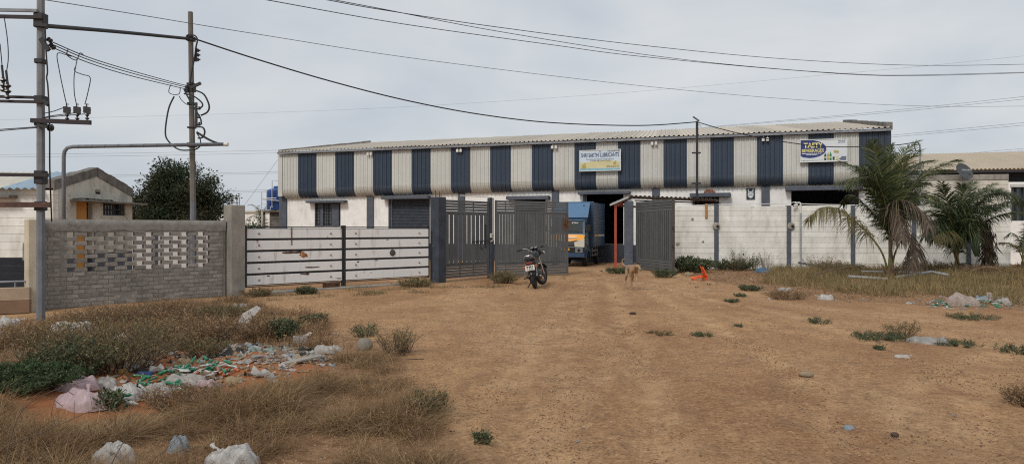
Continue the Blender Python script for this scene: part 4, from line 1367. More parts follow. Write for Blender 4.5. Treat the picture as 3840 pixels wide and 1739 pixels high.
# long side facing the road
hc = 0.21
for c in range(13):
    z0 = c * hc
    MB().cbox(-ROFF, 0.0, 0.0, 0.2, z0 + 0.003, min(z0 + hc, zE) - 0.003, 0.006).build('block_course', M_dado if c < 4 else M_block_white, house)
MB().box(-ROFF, -0.02, 0.012, 0.19, 0, zE - 0.01).build('mortar', M_mortar_w, house)
MB().box(-ROFF, -0.2, W_ - 0.2, W_, 0, zE).build('rear_wall', M_block_cream, house)
MB().box(-2.55, -1.35 - 0.2, -0.02, 0.0, 1.88, 2.22).build('shutter', M_rust, house)
MB().cbox(-2.6, -0.95, -0.34, 0.0, 2.42, 2.50, 0.01).build('canopy_slab', M_concrete_dark, house)
# roof sheets
n = 14
for k in range(n):
    x0, x1 = -0.24 - k * 1.0, -0.24 - (k + 1) * 1.0 + 0.001
    for sgn in (0, 1):
        yE, yM = (-0.28, W_ / 2) if sgn == 0 else (W_ + 0.28, W_ / 2)
        ze = zE - 0.05
        c00, c10 = Vector((x0, yE, ze)), Vector((x1, yE, ze))
        c01, c11 = Vector((x0, yM, zA + 0.04)), Vector((x1, yM, zA + 0.04))
        sheet(c00, c10, c11, c01, 5, 0.04, 'roof_sheet', M_blue_glass if k in (0,) else M_cream_roof, house)
# grey meter cabinet and thin rail in front
pm = P(101, 945, 18.4)
t = thing('meter_cabinet', 'flat grey electric cabinet against the shed wall beside the cream column', 'cabinet', (pm.x, pm.y, 0.78))
MB().cbox(-0.12, 0.10, 0, 0.5, 0.0, 0.47, 0.01).build('case', M_grey_steel, t)
MB().box(-0.10, 0.08, -0.012, 0.0, 0.03, 0.44).build('door', M_grey_steel, t)
MB().box(-0.03, 0.03, 0.2, 0.3, -0.80, 0.0).build('stand', M_grey_steel, t)
# low cream wall before the shed
FL = Frame(on_ray(-420, 12.9), on_ray(112, 13.75))
t = fthing('low_wall', 'low mud-stained cream block wall at the left edge below the shed', 'wall', FL)
M_mud = mat('mud_stained_block', (0.22, 0.135, 0.085), 0.95, 0.22, 2.5, bump=0.4, grime=(0.15, 0.085, 0.05), gamount=0.6, gscale=2, gstretch=(1, 1, 0.4), objrand=0.1)
M_mud2 = mat('stained_cream_block', (0.36, 0.275, 0.195), 0.95, 0.2, 2.5, bump=0.4, grime=(0.22, 0.13, 0.075), gamount=0.6, gscale=2, gstretch=(1, 1, 0.4))
for c in range(2):
    for k in range(2):
        MB().cbox(k * FL.L / 2, (k + 1) * FL.L / 2 - 0.004, 0, 0.16, c * 0.25 - 0.02, c * 0.25 + 0.226, 0.008).build('block', (M_mud, M_mud2)[c], t)
pp = FL.world(0, 0.3, 0.56)
t = thing('pipe_rail', 'thin pale horizontal pipe rail above the low cream wall', 'pipe', (pp.x, pp.y, 0.56), (0, 0, FL.ang))
MB().tube([(0, 0, 0), (FL.L + 0.1, 0, 0.02)], 0.022, 6).build('pipe', M_grey_steel, t)
for x in (0.3, FL.L - 0.3):
    MB().tube([(x, 0, 0), (x, 0, -0.6)], 0.018, 6).build('post', M_grey_steel, t)

# pale inner yard wall seen through the lattice and pale far shed
FI = Frame(on_ray(400, 25.5), on_ray(960, 30.0))
t = fthing('yard_wall', 'pale inner yard wall seen through the lattice holes', 'wall', FI)
mb = MB(); mb.box(0, FI.L, 0, 0.15, 0, 1.70); mb.build('panel', M_white_wall, t)
for k in range(5):
    MB().cbox(k * FI.L / 4.5 + 0.3, k * FI.L / 4.5 + 0.5, -0.03, 0.17, 0, 1.72, 0.01).build('post', M_navy_faded, t)
FD = Frame(on_ray(700, 62), on_ray(1010, 60))
t = fthing('far_shed', 'pale low far shed glimpsed between the tree and the water tank', 'shed', FD)
MB().box(0, FD.L, 0, 6, 0, 3.05).build('wall', M_white_wall, t)
MB().box(-0.2, FD.L + 0.2, -0.2, 6.2, 3.05, 3.2).build('roof', M_sheet_white, t)

# ------------------------------------------------------------------ blue water tank on its stand
tp = P(1042, 859, 42.6)
t = thing('water_tank_stand', 'block stand with a concrete slab carrying the blue water tank', 'stand', (tp.x, tp.y, 0))
mb = MB()
for c in range(13):
    mb.cbox(-0.35, 0.9, -0.4, 0.5, c * 0.2 + 0.003, c * 0.2 + 0.197, 0.008)
mb.build('block_pier', M_concrete_dark, t)
MB().box(-0.72, -0.62, -0.5, -0.4, 0, 2.6).build('post', M_concrete_dark, t)
MB().cbox(-0.85, 1.0, -0.65, 0.75, 2.6, 2.74, 0.01).build('slab', M_concrete_dark, t)
t = thing('water_tank', 'ribbed blue plastic water tank beside the striped warehouse', 'water tank', (tp.x + 0.05, tp.y, 2.745))
prof = [(0.0, 0.0), (0.68, 0.0)]
for k in range(8):
    z = 0.05 + k * 0.13
    prof += [(0.70, z), (0.70, z + 0.075), (0.675, z + 0.085), (0.675, z + 0.12)]
prof += [(0.70, 1.10), (0.62, 1.20), (0.40, 1.28), (0.28, 1.29)]
MB().lathe(prof, 28).build('body', M_tank, t, sm=False)
MB().lathe([(0.0, 1.28), (0.30, 1.28), (0.30, 1.38), (0.26, 1.42), (0.0, 1.43)], 18).build('lid', M_tank, t)
t = thing('plumbing', 'white plumbing pipes framing the blue water tank', 'pipe', (tp.x, tp.y - 0.9, 0))
def pz(px, py):
    q = P(px, py, 41.7)
    return (q.x - tp.x, 0.0, q.z)
for pl in ([(981, 850), (981, 718), (990, 718), (1002, 715)], [(1020, 775), (1020, 677), (1044, 677)], [(981, 744), (1036, 743), (1034, 748)], [(983, 846), (986, 790), (1014, 787), (1015, 775), (1023, 775)], [(985, 747), (1049, 753)], [(984, 765), (1000, 766)]):
    MB().tube([pz(*q) for q in pl], 0.026, 5).build('pipe_run', M_pvc, t)

# ------------------------------------------------------------------ broad tree behind the wall
def limb(mb, p, d, ln, r, depth, tips, seed):
    r_ = random.Random(seed)
    pts = [Vector(p)]
    rs = [r]
    d = Vector(d).normalized()
    k = 4
    for i in range(k):
        d = (d + Vector((r_.uniform(-.25, .25), r_.uniform(-.25, .25), r_.uniform(-.05, .15)))).normalized()
        pts.append(pts[-1] + d * ln / k)
        rs.append(r * (1 - 0.45 * (i + 1) / k))
    mb.tube(pts, rs, 6)
    if depth == 0:
        tips.append(pts[-1])
        return
    for i in range(3):
        a_ = r_.uniform(0, 6.28)
        nd = (d + Vector((math.cos(a_), math.sin(a_), r_.uniform(-0.1, 0.5))) * 0.9).normalized()
        limb(mb, pts[-1 if i else -2], nd, ln * 0.7, rs[-1] * 0.8, depth - 1, tips, seed * 7 + i + 1)
M_bark = mat('bark', (0.085, 0.065, 0.05), 0.95, 0.3, 9, bump=0.6)
M_tree_leaf = leaf_mat('dark_tree_leaf', [(0.0, (0.026, 0.042, 0.020)), (0.6, (0.036, 0.056, 0.026)), (1.0, (0.056, 0.072, 0.034))], transl=0.2, patch=((0.070, 0.052, 0.030), 0.5, 0.55))
tb = P(672, 859, 38.0)
t = thing('broad_tree', 'dense dark round-crowned tree rising behind the brick wall', 'tree', (tb.x, tb.y, 0))
mb = MB(); tips = []
limb(mb, (0, 0, -0.1), (0, 0, 1), 1.6, 0.16, 3, tips, 5)
mb.build('trunk', M_bark, t, sm=True)
cl = []
r_ = random.Random(8)
while len(cl) < 165:
    p = Vector((r_.uniform(-1, 1), r_.uniform(-1, 1), r_.uniform(-1, 1)))
    if 0.30 < p.length < 1.0:
        lump = 1 + 0.24 * noise.noise(p * 2.0)
        q = Vector((p.x * 2.15 * lump, p.y * 2.1 * lump, 2.75 + p.z * 2.15 * lump))
        if p.z < -0.2:
            q.x *= 1.05
        if q.z > 0.5:
            cl.append(q)
pos, dr = [], []
for c in cl:
    n = 330
    off = rng.normal(size=(n, 3)) * np.array([0.25, 0.25, 0.17])
    pos.append(np.array(c) + off)
    dr.append(off * 1.5 + rng.normal(size=(n, 3)) * 0.25 + np.array([0, 0, -0.22]))
n = 900     # stray sprays that break the outline
a_ = rng.normal(size=(n, 3)); a_ = unit(a_)
pos.append(a_ * np.array([2.42, 2.35, 2.45]) * rng.uniform(0.88, 1.06, (n, 1)) + np.array([0, 0, 2.75])); dr.append(a_ + rng.normal(size=(n, 3)) * 0.5)
pos, dr = np.concatenate(pos), np.concatenate(dr)
keep = pos[:, 2] > 0.3
pos, dr = pos[keep], dr[keep]
v, f = leaf_arrays(pos, dr, rng.uniform(0.10, 0.19, len(pos)), rng.uniform(0.045, 0.085, len(pos)))
link('crown', np_mesh('crown', v, f, M_tree_leaf), t)

# ------------------------------------------------------------------ block house and big shed on the right
FH = Frame(on_ray(3290, 31.6), on_ray(3782, 31.0))
t = fthing('block_house', 'cream block house with a grey top course behind the palms', 'house', FH)
zt = 3.72
for c in range(17):
    z0, z1 = c * 0.22, (c + 1) * 0.22
    MB().cbox(0, FH.L, 0, 0.2, z0 + 0.004, z1 - 0.004, 0.008).build('block_course', M_block_grey, t)
MB().box(0.01, FH.L - 0.01, 0.012, 3.5, 0, 3.73).build('mortar', M_mortar_w, t)
for k in range(9):
    MB().cbox(k * FH.L / 9 + 0.004, (k + 1) * FH.L / 9 - 0.004, -0.03, 0.2, 3.745, 3.745 + 0.24 + random.uniform(-.01, .01), 0.008).build('coping_block', M_concrete, t)
s = FH.s(3412); MB().box(s - 0.45, s + 0.45, -0.01, 0.01, 2.3, 3.1).build('window', M_glass, t)
MB().cbox(s - 0.7, s + 0.7, -0.35, -0.01, 3.15, 3.22, 0.01).build('canopy_slab', M_concrete_dark, t)
# annex to the right edge
FX = Frame(on_ray(3782, 32.5), on_ray(4500, 32.0))
t = fthing('annex', 'white annex with a dark barred window at the right edge', 'house', FX)
s0, s1 = FX.s(3792), FX.s(3900)
za, zb_ = FX.z(3800, 828), FX.z(3800, 700)
mb = MB()
mb.box(0, s0, 0, 0.2, 0, 3.75); mb.box(s0, s1, 0, 0.2, 0, za); mb.box(s0, s1, 0, 0.2, zb_, 3.75); mb.box(s1, FX.L, 0, 0.2, 0, 3.75)
mb.build('wall', M_white_wall, t)
mb = MB()
for k in range(5):
    x = s0 + (s1 - s0) * k / 4
    mb.box(x - 0.02, x + 0.02, 0.03, 0.07, za, zb_)
wo = mb.build('window_bars', M_navy_faded, t)
MB().box(s0, s1, 0.15, 0.16, za, zb_).build('pane', M_glass, wo)
MB().box(s0 - 0.05, FX.L, -0.06, 0.0, zb_ - 0.02, zb_ + 0.12).build('lintel', M_sheet_white, t)
FS = Frame(on_ray(3300, 41.0), on_ray(4300, 38.0))
t = fthing('big_shed', 'large shed with a ribbed tan roof and black gap under the eave at right', 'shed', FS)
ze = FS.z(3700, 638); zr = 6.6
MB().box(0, FS.L, 0, 8, 0, ze - 0.9).build('wall', M_white_wall, t)
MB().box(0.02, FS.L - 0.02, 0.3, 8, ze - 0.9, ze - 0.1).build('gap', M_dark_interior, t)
MB().box(0, FS.L, -0.35, -0.28, ze - 0.16, ze - 0.04).build('eave_beam', M_black_steel, t)
M_roof2 = mat('ribbed_tan_roof', (0.46, 0.385, 0.285), 0.6, 0.06, 1.2, bump=0.03, objrand=0.05)
n = 17
for k in range(n):
    x0, x1 = -0.3 + (FS.L + 0.6) * k / n, -0.3 + (FS.L + 0.6) * (k + 1) / n - 0.001
    sheet(Vector((x0, -0.4, ze)), Vector((x1, -0.4, ze)), Vector((x1, 8, zr)), Vector((x0, 8, zr)), 4, 0.06, 'roof_sheet', M_roof2, t)
    sheet(Vector((x0, 8.01, zr)), Vector((x1, 8.01, zr)), Vector((x1, 16, ze)), Vector((x0, 16, ze)), 1, 0.0, 'roof_sheet', M_roof2, t)
# satellite dish on the house top
dp = P(3617, 652, 30.6)
t = thing('satellite_dish', 'dark grey satellite dish standing on the block house top', 'satellite dish', (dp.x, dp.y, dp.z - 0.0))
mt = Matrix.Translation((0, 0, 0.12)) @ Matrix.Rotation(R(28), 4, 'Y') @ Matrix.Rotation(R(62), 4, 'X')
prof = [(0.02, -0.06), (0.15, -0.052), (0.27, -0.03), (0.36, 0.0), (0.37, 0.005), (0.36, 0.012), (0.27, -0.018), (0.15, -0.04), (0.02, -0.048)]
M_dish = mat('dish_grey', (0.055, 0.06, 0.066), 0.6, 0.1, 4, bump=0)
db = MB().lathe(prof, 24, mt @ Matrix.Scale(1.12, 4, (1, 0, 0)))
db.build('reflector', M_dish, t, sm='auto')
MB().tube([(0, 0.12, -0.35), (0, 0.12, 0.1), (0, 0.03, 0.14)], 0.022, 6).build('mast', M_grey_steel, t)
MB().tube([(0, -0.05, -0.18), (-0.05, -0.42, -0.05)], 0.012, 5).build('feed_arm', M_grey_steel, t)
MB().cbox(-0.09, -0.01, -0.48, -0.40, -0.08, 0.0, 0.01).build('feed_horn', M_dish, t)
lt = text_mesh('TATA SKY', -0.20, 0.20, 0.13, 0.19, -0.115, M_signpale, parent=t, offset=0.01)
# cable mast with its coiled end
hp = P(3450, 859, 29.5)
t = thing('cable_mast', 'thin bent pipe mast with a coil of cable above the palm', 'mast', (hp.x, hp.y, 0))
def hq(px, py):
    q = P(px, py, 29.5)
    return (q.x - hp.x, 0, q.z)
MB().tube([(0, 0, -0.05), hq(3451, 620), hq(3451, 560), hq(3449, 545), hq(3443, 535), hq(3434, 532)], 0.028, 6).build('pipe', M_grey_steel, t)
MB().tube([(hq(3441, 549)[0] + 0.115 * math.cos(a_), 0.03 + 0.02 * math.sin(3 * a_), hq(3441, 549)[2] + 0.19 * math.sin(a_)) for a_ in np.linspace(0, 6.28, 17)[:-1]], 0.018, 5, closed=True).build('cable_coil', M_wire, t)

# ------------------------------------------------------------------ utility poles
PD1, PD2 = 12.55, 18.5
p1 = P(153, 859, PD1)
pole1 = thing('utility_pole', 'thick grey utility pole with crossarms and fuses at the far left', 'utility pole', (p1.x, p1.y, 0), group='utility poles')
def q1(px, py, dd=0.0):
    q = P(px, py, PD1 + dd)
    return Vector((q.x - p1.x, q.y - p1.y, q.z))
def octpole(t, z0, z1, r0, r1, m, name='shaft'):
    MB().tube([(0, 0, z0), (0, 0, (z0 + z1) / 2), (0, 0, z1)], [r0, (r0 + r1) / 2, r1], 8).build(name, m, t)
zsp = q1(0, 775).z
octpole(pole1, zsp, 8.2, 0.067, 0.058, M_pole)
octpole(pole1, -0.3, zsp - 0.001, 0.070, 0.068, M_pole_paint, 'painted_base')
def bar(t, fq, a, b, w, h, m, name):
    MB().beam(fq(*a), fq(*b), w, h).build(name, m, t)
bar(pole1, q1, (-300, 33, 0.1), (140, 41, -0.09), 0.05, 0.05, M_grey_steel, 'crossarm')
bar(pole1, q1, (-300, 56, -0.1), (160, 66, -0.09), 0.06, 0.055, M_plum_steel, 'crossarm')
bar(pole1, q1, (-300, 355, 0.1), (165, 367, 0.09), 0.05, 0.045, M_plum_steel, 'crossarm')
bar(pole1, q1, (-300, 374, -0.1), (160, 383, -0.09), 0.05, 0.045, M_plum_steel, 'crossarm')
bar(pole1, q1, (117, 452, -0.10), (340, 460, -0.10), 0.06, 0.075, M_plum_steel, 'crossarm')
bar(pole1, q1, (-300, 651, -0.1), (180, 657, -0.10), 0.05, 0.06, M_plum_steel, 'crossarm')
bar(pole1, q1, (-300, 766, -0.12), (190, 768, -0.11), 0.05, 0.09, M_rust, 'crossarm')
for (y0, y1, w) in ((52, 106, 0.17), (222, 240, 0.155), (360, 390, 0.16), (460, 474, 0.155), (640, 690, 0.16), (755, 790, 0.155)):
    z0, z1 = q1(0, y1).z, q1(0, y0).z
    MB().cbox(-w / 2, w / 2, -w / 2, w / 2, z0, z1, 0.012).build('clamp', M_black_steel, pole1)
MB().beam(q1(128, 93, -0.1), q1(180, 97, -0.1), 0.05, 0.05).build('bracket', M_black_steel, pole1)
MB().beam(q1(153, 145, -0.1), q1(183, 190, -0.1), 0.05, 0.07).build('bracket', M_black_steel, pole1)
MB().beam(q1(160, 375, -0.1), q1(180, 395, -0.1), 0.05, 0.05).build('bracket', M_black_steel, pole1)
MB().beam(q1(140, 468, -0.1), q1(200, 482, -0.1), 0.05, 0.05).build('bracket', M_black_steel, pole1)
def insulator(t, p, q, r, n, m=M_insul):
    p, q = Vector(p), Vector(q)
    ax = (q - p)
    L_ = ax.length
    mt = Matrix.Translation(p) @ ax.to_track_quat('Z', 'Y').to_matrix().to_4x4()
    prof = []
    for k in range(n):
        z = L_ * k / n
        prof += [(r * 0.4, z), (r, z + L_ / n * 0.35), (r * 0.9, z + L_ / n * 0.55), (r * 0.4, z + L_ / n * 0.7)]
    prof.append((r * 0.4, L_))
    return MB().lathe(prof, 9, mt).build('insulator', m, t)
insulator(pole1, q1(178, 145, -0.15), q1(195, 158, -0.15), 0.045, 2)
insulator(pole1, q1(188, 165, -0.10), q1(205, 185, -0.10), 0.045, 3)
insulator(pole1, q1(180, 478, -0.12), q1(200, 480, -0.12), 0.065, 2)
for (px, y0, y1) in ((12, 290, 345), (28, 310, 372)):
    insulator(pole1, q1(px, y1, -0.15), q1(px, y0, -0.15), 0.06, 3)
    MB().tube([q1(px, y0, -0.15), q1(px - 5, y0 - 45, -0.15)], 0.018, 6).build('fuse_tube', M_black_steel, pole1)
for px in (252, 290, 327):
    # drop-out fuse: two stacked porcelain bodies and a tube
    MB().beam(q1(px - 6, 424, -0.12), q1(px - 6, 400, -0.12), 0.055, 0.055).build('fuse_body', M_insul, pole1)
    MB().beam(q1(px + 5, 428, -0.14), q1(px + 5, 402, -0.14), 0.05, 0.05).build('fuse_body', M_insul, pole1)
    insulator(pole1, q1(px, 450, -0.12), q1(px, 424, -0.12), 0.035, 2)
    MB().tube([q1(px - 14, 414, -0.12), q1(px + 14, 414, -0.12)], 0.010, 5).build('contact', M_black_steel, pole1)
    MB().tube([q1(px - 2, 402, -0.12), q1(px - 3, 390, -0.12), q1(px + 4, 392, -0.12)], 0.012, 5).build('terminal', M_black_steel, pole1)

p2 = P(722, 859, PD2)
pole2 = thing('utility_pole', 'weathered brown utility pole with looping cables behind the brick wall', 'utility pole', (p2.x, p2.y, 0), group='utility poles')
def q2(px, py, dd=-0.12):
    q = P(px, py, PD2 + dd)
    return Vector((q.x - p2.x, q.y - p2.y, q.z))
zs2, zt2 = q2(0, 757, 0).z, q2(0, 46, 0).z
lean = -0.055
MB().tube([(0.012, 0, zs2), (lean, 0, zt2)], [0.078, 0.064], 8).build('shaft', M_pole_brown, pole2)
MB().tube([(0.03, 0, -0.3), (0.012, 0, zs2 - 0.001)], [0.085, 0.079], 8).build('painted_base', M_pole_paint, pole2)
for (y0, y1, w) in ((138, 155, 0.19), (312, 345, 0.18), (385, 395, 0.17), (476, 482, 0.18), (536, 552, 0.20)):
    z0, z1 = q2(0, y1, 0).z, q2(0, y0, 0).z
    f = lean * (z0 - zs2) / (zt2 - zs2)
    MB().cbox(f - w / 2, f + w / 2, -w / 2, w / 2, z0, z1, 0.01).build('clamp', M_black_steel, pole2)
MB().beam(q2(735, 180), q2(735, 232), 0.05, 0.03).build('insulator_rack', M_black_steel, pole2)
for py in (190, 207, 224):
    insulator(pole2, q2(737, py), q2(751, py), 0.05, 1)
MB().beam(q2(715, 330), q2(753, 312), 0.05, 0.07).build('bracket', M_black_steel, pole2)
MB().cbox(*sum([[a, b] for a, b in zip(q2(692, 346), q2(706, 322) + Vector((0, 0.12, 0)))], []), 0.01).build('connector_block', M_black_steel, pole2)
MB().beam(q2(736, 385), q2(736, 478), 0.05, 0.05).build('cable_rack', M_black_steel, pole2)
for (y0, y1) in ((400, 412), (430, 444), (458, 472)):
    insulator(pole2, q2(744, y1), q2(748, y0), 0.055, 1)
loops = [
    ([(653, 362), (632, 410), (620, 494), (632, 530), (669, 560), (710, 563), (738, 558), (755, 540)], 0.020, M_cable_green),
    ([(735, 340), (765, 355), (784, 395), (778, 420), (754, 433)], 0.022, M_wire),
    ([(690, 352), (720, 358), (752, 380), (760, 396), (750, 406)], 0.020, M_wire),
    ([(690, 335), (705, 365), (735, 415), (752, 445), (755, 468)], 0.020, M_cable_green),
    ([(738, 496), (760, 510), (790, 527), (820, 538), (845, 543)], 0.030, M_wire),
    ([(738, 476), (760, 478), (768, 495), (760, 515), (742, 518)], 0.022, M_wire),
    ([(738, 500), (750, 520), (752, 545), (742, 556)], 0.014, M_wire),
    ([(700, 140), (705, 132), (730, 134), (740, 150), (735, 178), (730, 215), (718, 275), (712, 320)], 0.020, M_wire),
    ([(640, 318), (633, 345), (650, 355), (672, 352), (676, 330)], 0.010, M_wire),
    ([(672, 360), (680, 375), (700, 392), (712, 390)], 0.010, M_wire),
]
for pl, r_, m in loops:
    MB().tube(catmull([q2(a, b, -0.14) for a, b in pl], 5), r_, 6).build('cable_loop', m, pole2, sm=True)

# conduit pipe frame fixed to the second pole
c0 = P(239, 859, 17.7)
t = thing('conduit_pipe', 'grey taped conduit pipe rising behind the wall and bending across to the pole', 'pipe', (c0.x, c0.y, 0))
zL = EYE - (550 - HZ) / FPX * 17.7
e1 = P(848, 541, 18.35)
pts = [Vector((0, 0, -0.05)), Vector((0, 0, zL - 0.25)), Vector((0.02, 0, zL - 0.12)), Vector((0.09, 0, zL - 0.03)), Vector((0.22, 0.01, zL)), Vector((e1.x - c0.x, e1.y - c0.y, e1.z))]
MB().tube(pts, 0.046, 8).build('pipe', M_pole_paint, t, sm=True)
for k in range(12):
    f = (k + 0.5) / 12
    q = pts[4].lerp(pts[5], f)
    MB().tube([q + Vector((-0.02, 0, -0.047)), q + Vector((-0.007, -0.045, -0.02)), q + Vector((0.007, -0.045, 0.02)), q + Vector((0.02, 0, 0.047))], 0.006, 4).build('tape', M_wire_grey, t)
MB().tube([pts[5] - Vector((0.05, 0.002, 0)), pts[5] + Vector((0.05, 0.002, 0))], 0.055, 8).build('end_cap', M_pvc, t)

# ------------------------------------------------------------------ wires
def wire(label, pl, r_, m, name='power_line', group=None, k=7):
    pts = catmull([P(*q) for q in pl], k)
    base = pts[0].copy()
    o = MB()
    o.tube([q - base for q in pts], r_, 5, caps=False)
    ob = o.build(name, m, None, loc=base, sm=True)
    tag(ob, label, 'wire', group)
    return ob
def dl(pl, d0, d1):
    x0, x1 = pl[0][0], pl[-1][0]
    return [(a, b, d0 + (d1 - d0) * (a - x0) / (x1 - x0)) for a, b in pl]
G_sky = 'overhead wires crossing the sky'
wire('straight black bundled cable stretched between the two utility poles', [(160, 97, 12.5), (430, 119, 15.1), (708, 146, 18.35)], 0.040, M_wire, 'bundled_cable')
wire('thick black cable sagging from the brown pole to the slim lamp post', dl([(725, 145), (960, 222), (1239, 305), (1519, 376), (1798, 429), (2078, 461), (2400, 471), (2609, 458)], 18.35, 29.95), 0.022, M_wire, 'service_cable', k=8)
wire('black cable running from the lamp post past the beverage sign to the coiled mast', dl([(2615, 458), (2752, 496), (2959, 535), (3126, 551), (3339, 546), (3436, 533)], 29.95, 29.5), 0.020, M_wire, 'service_cable')
wire('thin line falling from the thick pole across the whole sky above the warehouse', dl([(153, -2), (500, 53), (960, 128), (1600, 226), (2400, 322), (3000, 375), (3500, 399), (3960, 397)], 12.6, 42), 0.0085, M_wire_grey, group=G_sky)
wire('lowest of the three lines entering at the top edge left of centre', dl([(880, -20), (996, 0), (1519, 92), (2078, 170), (2400, 212), (2959, 263), (3378, 285), (3960, 270)], 17, 40), 0.012, M_wire, group=G_sky)
wire('uppermost of the lines sweeping from the top edge to the right edge', dl([(1130, -16), (1223, 0), (1435, 38), (1854, 101), (2400, 170), (2959, 223), (3462, 246), (3960, 239)], 17, 40), 0.012, M_wire, group=G_sky)
wire('middle line that crosses the uppermost line near the top edge', dl([(1160, -22), (1250, 0), (1435, 35), (1854, 116), (2400, 203), (2802, 249), (3182, 277), (3434, 282), (3960, 268)], 17.5, 40.5), 0.011, M_wire, group=G_sky)
wire('faint hairline wire climbing from the left edge to the upper right edge', dl([(-60, 452), (960, 424), (1631, 395), (2400, 343), (3182, 274), (3490, 246), (3960, 198)], 75, 60), 0.007, M_wire_grey, group=G_sky)
for k, (dy, lb) in enumerate(((0, 'upper'), (10, 'lower'))):
    wire(lb + ' wire of the pair rising from behind the warehouse roof to the right edge', dl([(2300, 508 + dy * .1), (2959, 450 + dy * .4), (3350, 414 + dy * .7), (3960, 350 + dy)], 75, 60), 0.013, M_wire_grey, group=G_sky)
    wire(lb + ' wire of the pair leaving the parapet end of the warehouse', dl([(3200, 520 + dy * .7), (3339, 508 + dy * .7), (3960, 449 + dy)], 75, 65), 0.014, M_wire_grey, group=G_sky)
    wire(lb + ' wire of the pair just above the ribbed tan roof', dl([(3500, 588 + dy * .5), (3602, 578 + dy * .5), (3960, 546 + dy)], 80, 75), 0.014, M_wire_grey, group=G_sky)
    wire(lb + ' wire of the highest pair behind the conduit pipe', dl([(-60, 581 + dy * .9), (500, 574 + dy), (1080, 563 + dy)], 85, 85), 0.013, M_wire_grey, group=G_sky)
    wire(lb + ' wire of the pair passing behind the shed gable and tree', dl([(300, 659 + dy * .6), (700, 651 + dy * .6), (1080, 643 + dy * .6)], 85, 85), 0.013, M_wire_grey, group=G_sky)
    wire(lb + ' wire of the lowest pair between the tree and the water tank', dl([(750, 719 + dy * .6), (1080, 710 + dy * .6)], 85, 85), 0.014, M_wire_grey, group=G_sky)
wire('slanting guy wire from the warehouse corner down past the water tank', [(1041, 600, 41), (905, 785, 42)], 0.007, M_wire_grey, 'guy_wire')
for k, off in enumerate((0, 9, 20)):
    lb = ('upper', 'middle', 'lower')[k]
    wire(lb + ' line of the three between the thick pole insulators and the brown pole', [(200, 160 + off, 12.45), (330, 215 + off, 13.9), (480, 262 + off, 15.6), (660, 312 + off * .7, 18.2), (705, 322 + off * .7, 18.35)], 0.010, M_wire, group='lines between the two poles')
wire('jumper wire dropping to the fuse nearest the thick pole', [(268, 213, 13.0), (245, 205, 12.9), (215, 203, 12.45), (222, 262, 12.42), (240, 350, 12.42), (250, 392, 12.43)], 0.008, M_wire, 'jumper_wire', 'jumper wires')
wire('jumper wire dropping to the middle fuse', [(290, 222, 13.3), (285, 246, 12.9), (278, 290, 12.45), (279, 350, 12.42), (287, 392, 12.43)], 0.008, M_wire, 'jumper_wire', 'jumper wires')
wire('kinked jumper wire dropping to the outermost fuse', [(282, 252, 12.8), (281, 268, 12.5), (310, 280, 12.45), (338, 292, 12.42), (330, 345, 12.42), (318, 392, 12.43)], 0.008, M_wire, 'jumper_wire', 'jumper wires')
wire('square jumper bridge hanging under the pole lines', [(255, 186, 13.2), (252, 208, 13.2), (285, 226, 13.4), (300, 200, 13.6), (312, 206, 13.7)], 0.009, M_wire, 'jumper_wire', 'jumper wires')
wire('black earth cable hanging down beside the thick pole to the wall', [(168, 60, 12.45), (172, 180, 12.45), (178, 265, 12.45), (175, 292, 12.45), (180, 330, 12.45), (186, 470, 12.5), (187, 640, 12.7), (194, 830, 13.4)], 0.013, M_wire, 'earth_cable')
for k, (y0, y1, x1) in enumerate(((426, 401, 246), (442, 424, 282), (446, 428, 318))):
    wire(('nearest', 'second', 'outermost')[k] + ' fuse tail wire running back to the thick pole', [(160, y0, 12.45), (200, y0 - 8, 12.42), (x1, y1, 12.42)], 0.008, M_wire, 'fuse_tail', 'fuse tail wires')
for k, dy in enumerate((0, 8)):
    wire(('upper', 'lower')[k] + ' service wire leaving the frame beside the thick pole', [(-120, 496 + dy, 12.6), (0, 486 + dy * .6, 12.55), (140, 476 + dy * .4, 12.5)], 0.008, M_wire, 'service_wire', 'service wires at the left edge')
for k, (pl) in enumerate(([(15, 60, 12.4), (28, 150, 12.4), (31, 220, 12.4), (24, 272, 12.4)], [(0, 165, 12.4), (5, 215, 12.4), (8, 252, 12.4)])):
    wire(('longer', 'shorter')[k] + ' jumper hanging above the left-edge insulators', pl, 0.008, M_wire, 'jumper_wire', 'jumper wires')
# ------------------------------------------------------------------ delivery truck backed up to the dock
M_cab = mat('truck_blue', (0.026, 0.064, 0.130), 0.4, 0.08, 2, bump=0, grime=(0.14, 0.12, 0.10), gamount=0.25, gscale=3, gstretch=(1, 1, 0.4))
M_truck_lt = mat('truck_light_blue', (0.080, 0.165, 0.285), 0.4, 0.06, 2, bump=0)
M_truck_dk = mat('truck_side_blue', (0.034, 0.074, 0.140), 0.45, 0.15, 3, bump=0, grime=(0.13, 0.12, 0.10), gamount=0.35, gscale=2, gstretch=(1, 1, 0.3))
M_tyellow = mat('truck_yellow', (0.78, 0.34, 0.018), 0.4, 0.06, 3, bump=0)
M_lamp = mat('lamp_glass', (0.62, 0.60, 0.50), 0.15, 0.1, 12, bump=0)
M_tyre = mat('tyre', (0.018, 0.017, 0.016), 0.9, 0.2, 15, bump=0.2, spots=((0.10, 0.075, 0.05), 5, 0.6, 0.4))
M_rim = mat('wheel_rim', (0.05, 0.05, 0.05), 0.6, 0.2, 15, bump=0.1)
M_grey_trim = mat('grey_trim', (0.16, 0.17, 0.18), 0.5, 0.1, 5, bump=0)
TA = math.atan2(-FW.n.x, FW.n.y)              # local +y points at the dock
corner = Vector((3.05, 29.85, 0))
ux, uy = math.cos(TA), math.sin(TA)
tw = 1.62
t0 = corner - Vector((ux, uy, 0)) * tw        # front, image-left corner
